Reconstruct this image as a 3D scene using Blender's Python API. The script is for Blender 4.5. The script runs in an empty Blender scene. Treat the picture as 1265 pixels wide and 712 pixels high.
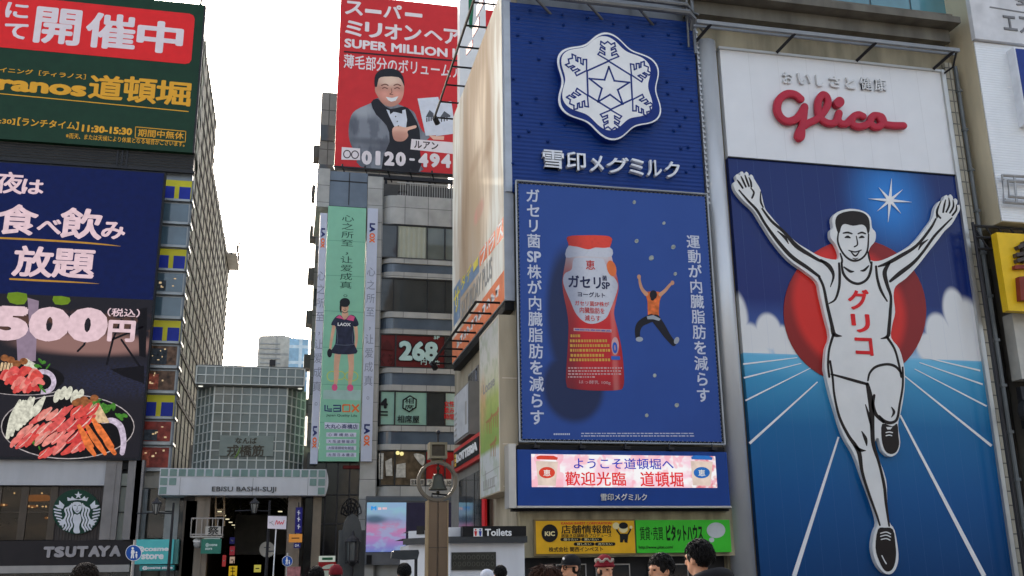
import bpy, bmesh, math, random
from mathutils import Vector, Matrix
RAD = math.radians
random.seed(11)
S = bpy.context.scene
COL = S.collection

# ------------------------------------------------------------------ camera, sky, sun, exposure
CAM = Vector((0, 0, 1.65))
FPX = 1226.21                                  # focal length in photo pixels (photo 1265 x 712)
CR = Vector((0.97608494, -0.21700102, -0.01299034)).normalized()
CU = Vector((-0.04706886, -0.26930139, 0.96190503)).normalized()
CD = Vector((0.21223269, 0.93828957, 0.27307503)).normalized()
cd = bpy.data.cameras.new('camera')
cam = bpy.data.objects.new('camera', cd)
COL.objects.link(cam)
cd.sensor_width = 36
cd.sensor_fit = 'HORIZONTAL'
cd.lens = FPX / 1265 * 36
cd.clip_end = 5000
cd.clip_start = 0.05
m = Matrix((CR, CU, -CD)).transposed().to_4x4()
m.translation = CAM
cam.matrix_world = m
S.camera = cam

SUN_EL, SUN_AZ = RAD(22), RAD(-11)              # azimuth measured from +Y (view direction) towards +X
W = bpy.data.worlds.new('World')
S.world = W
W.use_nodes = True
nt = W.node_tree
bg = nt.nodes['Background']
sky = nt.nodes.new('ShaderNodeTexSky')
sky.sky_type = 'NISHITA'
sky.sun_disc = False
sky.sun_elevation = SUN_EL
sky.sun_rotation = SUN_AZ
sky.air_density = 1.0
sky.dust_density = 7.0
sky.ozone_density = 1.0
hs = nt.nodes.new('ShaderNodeHueSaturation')          # hazy winter sky: little blue in it
hs.inputs['Saturation'].default_value = 0.58
nt.links.new(sky.outputs[0], hs.inputs['Color'])
nt.links.new(hs.outputs[0], bg.inputs[0])
bg.inputs[1].default_value = 0.15
sl = bpy.data.lights.new('sun', 'SUN')
sl.energy = 2.0
sl.angle = RAD(0.6)
sl.color = (1.0, 0.88, 0.7)
so = bpy.data.objects.new('sun', sl)
COL.objects.link(so)
sd = Vector((math.sin(SUN_AZ) * math.cos(SUN_EL), math.cos(SUN_AZ) * math.cos(SUN_EL), math.sin(SUN_EL)))
so.rotation_euler = sd.to_track_quat('Z', 'Y').to_euler()
so.location = (-40, 20, 60)
S.view_settings.view_transform = 'Standard'
S.view_settings.look = 'None'
S.view_settings.gamma = 1
EXPO = 1.72
S.view_settings.exposure = EXPO
S.cycles.max_bounces = 6
S.cycles.use_denoising = True

# ------------------------------------------------------------------ helpers: planes, meshes, text
Z = Vector((0, 0, 1))


def ray(x, y):
    return CD * FPX + CR * (x - 632.5) - CU * (y - 356)


class Pl:
    """A vertical wall plane with its own (a, b) = (metres along, height) coordinates."""

    def __init__(s, o, u, n):
        s.o, s.u, s.n = Vector(o), Vector(u).normalized(), Vector(n).normalized()

    def pt(s, x, y):
        v = ray(x, y)
        P = CAM + v * ((s.o - CAM).dot(s.n) / v.dot(s.n))
        return ((P - s.o).dot(s.u), P.z)

    def w(s, a, b, off=0.0):
        return s.o + s.u * a + Z * b + s.n * off

    def P(s, x, y, off=0.0):
        return s.w(*s.pt(x, y), off)

    def fwd(s, off):
        return Pl(s.o + s.n * off, s.u, s.n)


def FY(Y):
    return Pl((0, Y, 0), (1, 0, 0), (0, -1, 0))


def SXL(X):                                    # faces -X
    return Pl((X, 0, 0), (0, -1, 0), (-1, 0, 0))


def SXR(X):                                    # faces +X
    return Pl((X, 0, 0), (0, 1, 0), (1, 0, 0))


def catmull(pts, n=6, closed=False):
    pts = [tuple(p) for p in pts]
    N = len(pts)
    out = []
    rng = range(N if closed else N - 1)
    for i in rng:
        g = (lambda k: pts[k % N]) if closed else (lambda k: pts[min(max(k, 0), N - 1)])
        p0, p1, p2, p3 = g(i - 1), g(i), g(i + 1), g(i + 2)
        for j in range(n):
            t = j / n
            out.append(tuple(0.5 * ((2 * b) + (c - a) * t + (2 * a - 5 * b + 4 * c - d) * t * t + (3 * b - a - 3 * c + d) * t ** 3)
                             for a, b, c, d in zip(p0, p1, p2, p3)))
    if not closed:
        out.append(pts[-1])
    return out


class MB:
    def __init__(s):
        s.v, s.f, s.mi, s.cur = [], [], [], 0
        s.gi, s.gid, s.hold = [], 0, False

    def face(s, idx):
        s.f.append(tuple(idx))
        s.mi.append(s.cur)
        s.gi.append(s.gid)

    def add(s, verts, faces):
        k = len(s.v)
        s.v += [Vector(v) for v in verts]
        for f in faces:
            s.face([k + i for i in f])
        return s

    def box(s, a, b):
        (x0, y0, z0), (x1, y1, z1) = a, b
        x0, x1 = min(x0, x1), max(x0, x1)
        y0, y1 = min(y0, y1), max(y0, y1)
        z0, z1 = min(z0, z1), max(z0, z1)
        return s.add([(x0, y0, z0), (x1, y0, z0), (x1, y1, z0), (x0, y1, z0), (x0, y0, z1), (x1, y0, z1), (x1, y1, z1), (x0, y1, z1)],
                     [(0, 3, 2, 1), (4, 5, 6, 7), (0, 1, 5, 4), (1, 2, 6, 5), (2, 3, 7, 6), (3, 0, 4, 7)])

    def poly(s, pl, ab, o0, o1):
        ab = list(ab)
        A = sum(p[0] * q[1] - q[0] * p[1] for p, q in zip(ab, ab[1:] + ab[:1]))
        if A < 0:
            ab.reverse()
        n = len(ab)
        V = [pl.w(a, b, o1) for a, b in ab] + [pl.w(a, b, o0) for a, b in ab]
        Fs = [tuple(range(n)), tuple(range(2 * n - 1, n - 1, -1))]
        Fs += [(i, i + n, (i + 1) % n + n, (i + 1) % n) for i in range(n)]
        return s.add(V, Fs)

    def pp(s, pl, pts, o0, o1, smooth=0):
        """Prism over an outline given as sightings on the plane."""
        if smooth:
            pts = catmull(pts, smooth, True)
        return s.poly(pl, [pl.pt(*p) for p in pts], o0, o1)

    def rect(s, pl, x0, y0, x1, y1, o0, o1):
        a0, b0 = pl.pt(x0, y0)
        a1, b1 = pl.pt(x1, y1)
        return s.poly(pl, [(a0, b1), (a1, b1), (a1, b0), (a0, b0)], o0, o1)

    def ab(s, pl, a0, b0, a1, b1, o0, o1):
        return s.poly(pl, [(a0, b0), (a1, b0), (a1, b1), (a0, b1)], o0, o1)

    def ell(s, pl, cx, cy, rx, ry, o0, o1, n=28, rot=0):
        c, q = math.cos(rot), math.sin(rot)
        pts = []
        for i in range(n):
            t = 2 * math.pi * i / n
            x, y = rx * math.cos(t), ry * math.sin(t)
            pts.append((cx + x * c - y * q, cy + x * q + y * c))
        return s.pp(pl, pts, o0, o1)

    def ring(s, pl, cx, cy, rx, ry, w, o0, o1, n=40, t0=0, t1=2 * math.pi):
        pts = [(cx + rx * math.cos(t0 + (t1 - t0) * i / n), cy + ry * math.sin(t0 + (t1 - t0) * i / n)) for i in range(n + 1)]
        return s.ribbon(pl, pts, w, o0, o1, 0, caps=False)

    def ribbon(s, pl, pts, w, o0, o1, smooth=5, caps=True):
        """Flat stroke of width w (one value or one per point), with round ends."""
        ws = list(w) if isinstance(w, (list, tuple)) else [w] * len(pts)
        P = [(p[0], p[1], ww) for p, ww in zip(pts, ws)]
        if smooth:
            P = catmull(P, smooth)
        n = len(P)
        L, Rr = [], []
        for i in range(n):
            a, b = P[max(i - 1, 0)], P[min(i + 1, n - 1)]
            dx, dy = b[0] - a[0], b[1] - a[1]
            l = math.hypot(dx, dy) or 1
            nx, ny = -dy / l, dx / l
            h = max(P[i][2], 0.02) / 2
            L.append((P[i][0] + nx * h, P[i][1] + ny * h))
            Rr.append((P[i][0] - nx * h, P[i][1] - ny * h))
        if caps:
            def cap(c, q, sgn):
                h = max(c[2], 0.02) / 2
                th = math.atan2(c[1] - q[1], c[0] - q[0])
                return [(c[0] + h * math.cos(th + sgn * k * math.pi / 6), c[1] + h * math.sin(th + sgn * k * math.pi / 6)) for k in (2, 1, 0, -1, -2)]
            e1 = cap(P[-1], P[-2], 1)
            e0 = cap(P[0], P[1], 1)
        k = len(s.v)
        for i in range(n):
            for o in (o1, o0):
                s.v.append(pl.w(*pl.pt(*L[i]), o))
                s.v.append(pl.w(*pl.pt(*Rr[i]), o))
        for i in range(n - 1):
            a, b = k + 4 * i, k + 4 * i + 4
            s.face((a, b, b + 1, a + 1))
            s.face((a + 2, a, b, b + 2)[::-1])
            s.face((a + 1, a + 3, b + 3, b + 1)[::-1])
        s.face((k, k + 1, k + 3, k + 2))
        e = k + 4 * (n - 1)
        s.face((e, e + 2, e + 3, e + 1))
        if caps:
            for fan, i in ((e1, n - 1), (e0, 0)):
                outl = [L[i]] + fan + [Rr[i]]
                if i == 0:
                    outl = [Rr[i]] + fan + [L[i]]
                s.poly(pl, [pl.pt(*p) for p in outl], o0, o1)
        return s

    def tube(s, pts, r, n=6, closed=False):
        pts = [Vector(p) for p in pts]
        rs = list(r) if isinstance(r, (list, tuple)) else [r] * len(pts)
        N = len(pts)
        k = len(s.v)
        up = None
        for i in range(N):
            a = pts[(i - 1) % N] if closed or i > 0 else pts[i]
            b = pts[(i + 1) % N] if closed or i < N - 1 else pts[i]
            t = (b - a).normalized()
            if up is None:
                up = Vector((0, 0, 1)) if abs(t.z) < 0.9 else Vector((1, 0, 0))
            x = t.cross(up)
            if x.length < 1e-4:
                x = t.cross(Vector((0.3, 1, 0.2)))
            x.normalize()
            y = x.cross(t).normalized()
            up = y
            for j in range(n):
                th = 2 * math.pi * j / n
                s.v.append(pts[i] + x * (rs[i] * math.cos(th)) + y * (rs[i] * math.sin(th)))
        for i in range(N if closed else N - 1):
            for j in range(n):
                a, b = k + i * n, k + ((i + 1) % N) * n
                s.face((a + j, a + (j + 1) % n, b + (j + 1) % n, b + j))
        if not closed:
            s.face([k + j for j in range(n)][::-1])
            s.face([k + (N - 1) * n + j for j in range(n)])
        return s

    def lathe(s, c, prof, n=20):
        """prof = [(radius, height)] round the vertical through c."""
        c = Vector(c)
        k = len(s.v)
        for (r, h) in prof:
            for j in range(n):
                th = 2 * math.pi * j / n
                s.v.append(c + Vector((r * math.cos(th), r * math.sin(th), h)))
        for i in range(len(prof) - 1):
            for j in range(n):
                a, b = k + i * n, k + (i + 1) * n
                s.face((a + j, a + (j + 1) % n, b + (j + 1) % n, b + j))
        s.face([k + j for j in range(n)][::-1])
        s.face([k + (len(prof) - 1) * n + j for j in range(n)])
        return s

    def sph(s, c, r, nu=12, nv=8, sc=(1, 1, 1)):
        c = Vector(c)
        k = len(s.v)
        for i in range(1, nv):
            ph = math.pi * i / nv
            for j in range(nu):
                th = 2 * math.pi * j / nu
                s.v.append(c + Vector((r * sc[0] * math.sin(ph) * math.cos(th), r * sc[1] * math.sin(ph) * math.sin(th), r * sc[2] * math.cos(ph))))
        s.v += [c + Vector((0, 0, r * sc[2])), c - Vector((0, 0, r * sc[2]))]
        T, B = len(s.v) - 2, len(s.v) - 1
        for i in range(nv - 2):
            for j in range(nu):
                a, b = k + i * nu, k + (i + 1) * nu
                s.face((a + j, b + j, b + (j + 1) % nu, a + (j + 1) % nu))
        for j in range(nu):
            s.face((T, k + j, k + (j + 1) % nu))
            q = k + (nv - 2) * nu
            s.face((B, q + (j + 1) % nu, q + j))
        return s

    def text(s, pl, body, x0, y0, x1, y1, bold=0.02, o=0.006, th=0.006, rows=1, shear=0.0):
        """Lettering stretched into the rectangle from (x0,y0) to (x1,y1) sighted on the wall."""
        a0, b0 = pl.pt(x0, y0)
        a1, b1 = pl.pt(x1, y1)
        return s.text_ab(pl, body, a0, b1, a1, b0, bold, o, th, shear)

    def text_ab(s, pl, body, a0, b0, a1, b1, bold=0.02, o=0.006, th=0.006, shear=0.0, rot=False):
        V, Fc = glyphs(body, bold)
        if shear:
            V = [(x + shear * y, y, z) for x, y, z in V]
        if rot:
            V = [(y, -x, z) for x, y, z in V]
        if not s.hold:
            s.gid += 1
        xs, ys = [v[0] for v in V], [v[1] for v in V]
        X0, X1, Y0, Y1 = min(xs), max(xs), min(ys), max(ys)
        sx, sy = (a1 - a0) / (X1 - X0), (b1 - b0) / (Y1 - Y0)
        return s.add([pl.w(a0 + (v[0] - X0) * sx, b0 + (v[1] - Y0) * sy, o + dep(v[2], th)) for v in V], Fc)

    def vtext(s, pl, cells, x0, y0, x1, y1, bold=0.02, o=0.006, th=0.006, fill=0.96):
        a0, b0 = pl.pt(x0, y0)
        a1, b1 = pl.pt(x1, y1)
        s.gid += 1
        h = (b0 - b1) / len(cells)
        for i, c in enumerate(cells):
            V, Fc = glyphs(c, bold)
            xs = [v[0] for v in V]
            X0, X1 = min(xs), max(xs)
            ys = [v[1] for v in V]
            w = (a1 - a0)
            em = w / max(0.96, (X1 - X0))
            ez = h * fill
            cx = (a0 + a1) / 2
            zb = b0 - (i + 1) * h + 0.12 * h
            k = 1.0
            s.add([pl.w(cx + (v[0] - (X0 + X1) / 2) * em * k, zb + v[1] * ez, o + dep(v[2], th)) for v in V], Fc)
        return s


_G = {}


def dep(z, th):
    return th * (0.5 + 0.5 * min(z, 1)) + 0.0008 * max(z - 1, 0)


def glyphs(body, bold):
    if any(ord(c) > 0x4dff for c in body):
        bold *= 0.55
    elif any(ord(c) > 0x3000 for c in body):
        bold *= 0.8
    key = (body, bold)
    if key not in _G:
        cu = bpy.data.curves.new('lettering', 'FONT')
        cu.body = body
        cu.size = 1
        cu.extrude = 1
        cu.resolution_u = 3
        cu.space_line = 0.95
        ob = bpy.data.objects.new('lettering', cu)
        me = bpy.data.meshes.new_from_object(ob)
        V = [tuple(v.co) for v in me.vertices]
        Fc = [tuple(p.vertices) for p in me.polygons]
        bpy.data.objects.remove(ob)
        bpy.data.curves.remove(cu)
        bpy.data.meshes.remove(me)
        if bold:
            # embolden by striking the glyph several times round itself, each strike a hair prouder
            V0, F0, n0 = V, Fc, len(V)
            V, Fc = [], []
            nk = 12 if bold > 0.05 else 8 if bold > 0.025 else 4
            for q in range(nk):
                t = 2 * math.pi * q / nk + (0 if nk == 8 else math.pi / 4)
                V += [(x + bold * math.cos(t), y + bold * math.sin(t), z + q * (z > 0)) for x, y, z in V0]
                Fc += [tuple(i + q * n0 for i in f) for f in F0]
        _G[key] = (V, Fc)
    return _G[key]


def rootloc(o):
    L = Vector((0, 0, 0))
    while o is not None:
        L = L + o.location
        o = o.parent
    return L


def obj(name, mb, mat, parent=None, label=None, smooth=False, kind=None):
    if not mb.v:
        return None
    if 'lettering' in name and len(set(mb.gi)) > 1:
        first = None
        for gk in sorted(set(mb.gi)):
            q = MB()
            mp_ = {}
            for f, c, gg in zip(mb.f, mb.mi, mb.gi):
                if gg == gk:
                    for i in f:
                        if i not in mp_:
                            mp_[i] = len(q.v)
                            q.v.append(mb.v[i])
                    q.cur = c
                    q.face([mp_[i] for i in f])
            o = obj(name, q, mat, parent, label, smooth, kind)
            first = first or o
        return first
    if parent is None:
        xs, ys, zs = zip(*[tuple(v) for v in mb.v])
        L = Vector(((min(xs) + max(xs)) / 2, (min(ys) + max(ys)) / 2, min(zs)))
    else:
        L = rootloc(parent)
    me = bpy.data.meshes.new(name)
    me.from_pydata([tuple(v - L) for v in mb.v], [], mb.f)
    for mm in (mat if isinstance(mat, (list, tuple)) else [mat]):
        me.materials.append(mm)
    me.polygons.foreach_set('material_index', mb.mi)
    if smooth:
        me.polygons.foreach_set('use_smooth', [True] * len(me.polygons))
    o = bpy.data.objects.new(name, me)
    COL.objects.link(o)
    if parent is None:
        o.location = L
    else:
        o.parent = parent
    if label:
        o['label'] = label
    if kind:
        o['kind'] = kind
    return o


def tag(o, label, cat, group=None):
    o['label'] = label
    o['category'] = cat
    if group:
        o['group'] = group
    return o


def thing(name, label, cat, loc, group=None):
    o = bpy.data.objects.new(name, None)
    o.empty_display_size = 0.3
    COL.objects.link(o)
    o.location = loc
    return tag(o, label, cat, group)


# ------------------------------------------------------------------ materials
def lin(c):
    c = c / 255
    return c / 12.92 if c <= 0.04045 else ((c + 0.055) / 1.055) ** 2.4


def rgb(c, k=1.0):
    return tuple(min(lin(x) * k, 0.85) for x in c) + (1,)


_M = {}


def mat(name, col, rough=0.55, metal=0.0, var=0.12, scale=1.5, bump=0.0, spec=0.2, streak=0.0, bscale=30):
    """Principled surface whose colour wanders a little (dirt, weather) in the object's own space."""
    if name in _M:
        return _M[name]
    mt = bpy.data.materials.new(name)
    mt.use_nodes = True
    n, l = mt.node_tree.nodes, mt.node_tree.links
    b = n['Principled BSDF']
    b.inputs['Roughness'].default_value = rough
    b.inputs['Metallic'].default_value = metal
    b.inputs['Specular IOR Level'].default_value = spec
    c = col if len(col) == 4 else rgb(col, 1.25)
    tc = n.new('ShaderNodeTexCoord')
    mp = n.new('ShaderNodeMapping')
    mp.inputs['Scale'].default_value = (1, 1, 0.25 if streak else 1)
    l.new(tc.outputs['Object'], mp.inputs[0])
    ns = n.new('ShaderNodeTexNoise')
    ns.inputs['Scale'].default_value = scale
    ns.inputs['Detail'].default_value = 6
    l.new(mp.outputs[0], ns.inputs['Vector'])
    mr = n.new('ShaderNodeMapRange')
    mr.inputs[1].default_value, mr.inputs[2].default_value = 0.3, 0.7
    mr.inputs[3].default_value, mr.inputs[4].default_value = 1 - var - streak, 1 + var
    l.new(ns.outputs[0], mr.inputs[0])
    mx = n.new('ShaderNodeVectorMath')
    mx.operation = 'SCALE'
    mx.inputs[0].default_value = c[:3]
    l.new(mr.outputs[0], mx.inputs['Scale'])
    l.new(mx.outputs[0], b.inputs['Base Color'])
    if bump:
        nb = n.new('ShaderNodeTexNoise')
        nb.inputs['Scale'].default_value = bscale
        nb.inputs['Detail'].default_value = 4
        l.new(tc.outputs['Object'], nb.inputs['Vector'])
        bp = n.new('ShaderNodeBump')
        bp.inputs['Strength'].default_value = bump
        bp.inputs['Distance'].default_value = 0.02
        l.new(nb.outputs[0], bp.inputs['Height'])
        l.new(bp.outputs[0], b.inputs['Normal'])
    _M[name] = mt
    return mt


LEDK = 0.86 / 2 ** EXPO


def led(name, col, k=1.0, var=0.15, scale=3.0):
    """A lit screen colour."""
    if name in _M:
        return _M[name]
    mt = bpy.data.materials.new(name)
    mt.use_nodes = True
    n, l = mt.node_tree.nodes, mt.node_tree.links
    b = n['Principled BSDF']
    b.inputs['Base Color'].default_value = (0.006, 0.006, 0.007, 1)
    b.inputs['Roughness'].default_value = 0.6
    b.inputs['Specular IOR Level'].default_value = 0.12
    tc = n.new('ShaderNodeTexCoord')
    wv = n.new('ShaderNodeTexNoise')
    wv.inputs['Scale'].default_value = scale
    wv.inputs['Detail'].default_value = 5
    l.new(tc.outputs['Object'], wv.inputs['Vector'])
    mr = n.new('ShaderNodeMapRange')
    mr.inputs[1].default_value, mr.inputs[2].default_value = 0.3, 0.7
    mr.inputs[3].default_value, mr.inputs[4].default_value = (1 - var) * LEDK * k, (1 + var) * LEDK * k
    l.new(wv.outputs[0], mr.inputs[0])
    b.inputs['Emission Color'].default_value = rgb(col)
    l.new(mr.outputs[0], b.inputs['Emission Strength'])
    _M[name] = mt
    return mt


def glass(name, col, rough=0.06, spec=0.6, wav=0.02):
    if name in _M:
        return _M[name]
    mt = mat(name, col, rough, 0, 0.25, 0.6, 0, spec)
    n, l = mt.node_tree.nodes, mt.node_tree.links
    tc = n.new('ShaderNodeTexCoord')
    nb = n.new('ShaderNodeTexNoise')
    nb.inputs['Scale'].default_value = 0.8
    l.new(tc.outputs['Object'], nb.inputs['Vector'])
    bp = n.new('ShaderNodeBump')
    bp.inputs['Strength'].default_value = 0.25
    bp.inputs['Distance'].default_value = wav
    l.new(nb.outputs[0], bp.inputs['Height'])
    l.new(bp.outputs[0], n['Principled BSDF'].inputs['Normal'])
    return mt


def tiled(name, col, mortar, bw, bh, rough=0.5, ms=0.02, var=0.1, offset=0.0, axis='XZ', spec=0.4, metal=0, dirt=0.2):
    """Panels or tiles with joints, in metres, on a wall."""
    if name in _M:
        return _M[name]
    mt = bpy.data.materials.new(name)
    mt.use_nodes = True
    n, l = mt.node_tree.nodes, mt.node_tree.links
    b = n['Principled BSDF']
    b.inputs['Roughness'].default_value = rough
    b.inputs['Specular IOR Level'].default_value = spec
    b.inputs['Metallic'].default_value = metal
    tc = n.new('ShaderNodeTexCoord')
    sp = n.new('ShaderNodeSeparateXYZ')
    l.new(tc.outputs['Object'], sp.inputs[0])
    cb = n.new('ShaderNodeCombineXYZ')
    if axis == 'XZ':
        ad = n.new('ShaderNodeMath')
        l.new(sp.outputs[0], ad.inputs[0])
        l.new(sp.outputs[1], ad.inputs[1])
        l.new(ad.outputs[0], cb.inputs[0])
        l.new(sp.outputs[2], cb.inputs[1])
    else:
        l.new(sp.outputs[0], cb.inputs[0])
        l.new(sp.outputs[1], cb.inputs[1])
    br = n.new('ShaderNodeTexBrick')
    br.offset = offset
    c = rgb(col, 1.25) if len(col) == 3 else col
    br.inputs['Color1'].default_value = tuple(x * (1 - var) for x in c[:3]) + (1,)
    br.inputs['Color2'].default_value = tuple(min(x * (1 + var), 0.85) for x in c[:3]) + (1,)
    br.inputs['Mortar'].default_value = rgb(mortar, 1.25) if len(mortar) == 3 else mortar
    br.inputs['Scale'].default_value = 1
    br.inputs['Mortar Size'].default_value = ms
    br.inputs['Brick Width'].default_value = bw
    br.inputs['Row Height'].default_value = bh
    l.new(cb.outputs[0], br.inputs['Vector'])
    ns = n.new('ShaderNodeTexNoise')
    ns.inputs['Scale'].default_value = 1.2
    ns.inputs['Detail'].default_value = 7
    l.new(tc.outputs['Object'], ns.inputs['Vector'])
    mr = n.new('ShaderNodeMapRange')
    mr.inputs[1].default_value, mr.inputs[2].default_value = 0.3, 0.7
    mr.inputs[3].default_value, mr.inputs[4].default_value = 1 - dirt, 1 + dirt / 2
    l.new(ns.outputs[0], mr.inputs[0])
    mx = n.new('ShaderNodeVectorMath')
    mx.operation = 'SCALE'
    l.new(br.outputs[0], mx.inputs[0])
    l.new(mr.outputs[0], mx.inputs['Scale'])
    l.new(mx.outputs[0], b.inputs['Base Color'])
    bp = n.new('ShaderNodeBump')
    bp.inputs['Strength'].default_value = 0.4
    bp.inputs['Distance'].default_value = 0.01
    bp.invert = True
    l.new(br.outputs[1], bp.inputs['Height'])
    l.new(bp.outputs[0], b.inputs['Normal'])
    _M[name] = mt
    return mt


def ribbed(name, col, pitch, rough=0.45, axis=2, metal=0.0, depth=0.03, spec=0.4, var=0.05):
    """Corrugated sheet; ribs repeat along the given object axis."""
    if name in _M:
        return _M[name]
    mt = mat(name, col, rough, metal, var, 0.9, 0, spec)
    n, l = mt.node_tree.nodes, mt.node_tree.links
    tc = n.new('ShaderNodeTexCoord')
    wv = n.new('ShaderNodeTexWave')
    wv.bands_direction = 'XYZ'[axis]
    wv.inputs['Scale'].default_value = 0.314 / pitch
    l.new(tc.outputs['Object'], wv.inputs['Vector'])
    bp = n.new('ShaderNodeBump')
    bp.inputs['Strength'].default_value = 0.8
    bp.inputs['Distance'].default_value = depth
    l.new(wv.outputs[1], bp.inputs['Height'])
    l.new(bp.outputs[0], n['Principled BSDF'].inputs['Normal'])
    return mt


class Art:
    """Printed artwork computed from the object's own coordinates (x, z in metres from its origin)."""

    def __init__(s, name, rough=0.35, axis=0):
        s.m = bpy.data.materials.new(name)
        s.m.use_nodes = True
        s.n, s.l = s.m.node_tree.nodes, s.m.node_tree.links
        s.b = s.n['Principled BSDF']
        s.b.inputs['Roughness'].default_value = rough
        s.b.inputs['Specular IOR Level'].default_value = 0.25
        s.tc = s.n.new('ShaderNodeTexCoord')
        sp = s.n.new('ShaderNodeSeparateXYZ')
        s.l.new(s.tc.outputs['Object'], sp.inputs[0])
        s.x, s.z = sp.outputs[axis], sp.outputs[2]
        s.out = None

    def math(s, op, a, b=0.0, clamp=False):
        q = s.n.new('ShaderNodeMath')
        q.operation = op
        q.use_clamp = clamp
        for i, v in enumerate((a, b)):
            if isinstance(v, (int, float)):
                q.inputs[i].default_value = v
            else:
                s.l.new(v, q.inputs[i])
        return q.outputs[0]

    def step(s, v, lo, hi):
        q = s.n.new('ShaderNodeMapRange')
        q.interpolation_type = 'SMOOTHSTEP'
        s.l.new(v, q.inputs[0])
        q.inputs[1].default_value, q.inputs[2].default_value = lo, hi
        q.inputs[3].default_value, q.inputs[4].default_value = 0, 1
        return q.outputs[0]

    def blob(s, cx, cz, rx, rz, soft=0.3):
        dx = s.math('DIVIDE', s.math('SUBTRACT', s.x, cx), rx)
        dz = s.math('DIVIDE', s.math('SUBTRACT', s.z, cz), rz)
        r2 = s.math('SQRT', s.math('ADD', s.math('MULTIPLY', dx, dx), s.math('MULTIPLY', dz, dz)))
        return s.math('SUBTRACT', 1.0, s.step(r2, 1 - soft, 1 + soft))

    def noise(s, sc, lo=0.4, hi=0.6, detail=4, stretch=(1, 1, 1)):
        mp = s.n.new('ShaderNodeMapping')
        mp.inputs['Scale'].default_value = stretch
        s.l.new(s.tc.outputs['Object'], mp.inputs[0])
        q = s.n.new('ShaderNodeTexNoise')
        q.inputs['Scale'].default_value = sc
        q.inputs['Detail'].default_value = detail
        s.l.new(mp.outputs[0], q.inputs['Vector'])
        return s.step(q.outputs[0], lo, hi)

    def base(s, col):
        q = s.n.new('ShaderNodeRGB')
        q.outputs[0].default_value = rgb(col, s.k)
        s.out = q.outputs[0]
        return s

    k = 1.25

    def mix(s, fac, col):
        q = s.n.new('ShaderNodeMix')
        q.data_type = 'RGBA'
        if isinstance(fac, (int, float)):
            q.inputs[0].default_value = fac
        else:
            s.l.new(fac, q.inputs[0])
        s.l.new(s.out, q.inputs[6])
        q.inputs[7].default_value = rgb(col, s.k)
        s.out = q.outputs[2]
        return s

    def ramp(s, v, stops):
        q = s.n.new('ShaderNodeValToRGB')
        s.l.new(v, q.inputs[0])
        el = q.color_ramp.elements
        while len(el) < len(stops):
            el.new(0.5)
        for e, (p, c) in zip(el, stops):
            e.position = p
            e.color = rgb(c, s.k)
        s.out = q.outputs[0]
        return s

    def done(s, emit=0.0):
        if emit:
            s.b.inputs['Base Color'].default_value = (0.006, 0.006, 0.007, 1)
            s.b.inputs['Specular IOR Level'].default_value = 0.12
            s.l.new(s.out, s.b.inputs['Emission Color'])
            s.b.inputs['Emission Strength'].default_value = emit
        else:
            s.l.new(s.out, s.b.inputs['Base Color'])
        return s.m


WHITE = mat('white_paint', (215, 216, 218), 0.4, var=0.05)
INK = mat('black_print', (22, 22, 24), 0.5)
STEEL = mat('dark_steel', (45, 45, 48), 0.45, 0.3)
GALV = mat('galvanised_steel', (150, 150, 150), 0.4, 0.6)
DARK = mat('dark_recess', (18, 18, 20), 0.6)
BLUEP = mat('sign_blue', (14, 58, 132), 0.35)
REDP = mat('sign_red', (200, 34, 38), 0.4)


def zz(ox, oy, s, pts):
    return [(ox + p[0] / s, oy + p[1] / s) + tuple(p[2:]) for p in pts]


# ------------------------------------------------------------------ ground
g = MB()
g.add([(-1500, -1500, 0), (1500, -1500, 0), (1500, 1500, 0), (-1500, 1500, 0)], [(0, 1, 2, 3)])
obj('plaza_ground', g, tiled('plaza_paving', (0.2, 0.19, 0.18, 1), (0.1, 0.1, 0.095, 1), 0.6, 0.6, 0.75, 0.012, 0.12, 0.5, 'XY'), kind='structure')

# ------------------------------------------------------------------ right: tall building with the runner billboard
YA = 35.0
A0 = FY(YA)
AX0, _ = A0.pt(861, 60)
AX1, _ = A0.pt(1180, 120)
_, AZ = A0.pt(1000, 65)
root = thing('office_building', 'beige office building with teal glass upper floor behind the runner billboard', 'building', (AX0, YA, 0))
CREAM = mat('beige_cladding', (132, 123, 102), 0.6, var=0.18, streak=0.2)
b = MB()
b.box((AX0 - 0.1, YA + 0.3, 0), (AX1 + 0.3, YA + 14, AZ + 1.6))
obj('wall', b, CREAM, root)
b = MB()
b.box((AX0 - 0.6, YA + 0.45, AZ + 1.6), (AX1 - 0.15, YA + 14, AZ + 9))
obj('glazed_storey', b, mat('steel_spandrel', (78, 88, 92), 0.4, 0.2), root)
# the glass band above the cornice
gA = FY(YA + 0.45)
a0, z0 = gA.pt(866, 0)
a1, z1 = gA.pt(1176, 34)
n = 6
for i in range(n):
    w = (a1 - a0) / n
    for lvl in range(2):
        b = MB()
        b.ab(gA, a0 + i * w + 0.05, z1 + 0.03 + lvl * 3.1, a0 + (i + 1) * w - 0.05, z1 + 3.0 + lvl * 3.1, 0.0, 0.04)
        obj('window', b, glass('teal_glass', (70, 118, 128), 0.05, 0.9), root)
GREYBAND = mat('grey_cornice', (96, 92, 83), 0.5, var=0.18, streak=0.15)
b = MB()
b.box((AX0 - 0.6, YA - 0.55, z1 - 0.32), (AX1 + 0.05, YA + 0.4, z1))
b.box((AX0 - 0.5, YA - 0.95, z1 - 0.66), (AX1 + 0.1, YA + 0.35, z1 - 0.36))
b.box((AX0 - 0.5, YA - 0.35, z1 - 1.3), (AX1 - 0.1, YA + 0.32, z1 - 0.7))
obj('cornice', b, GREYBAND, root)
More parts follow.
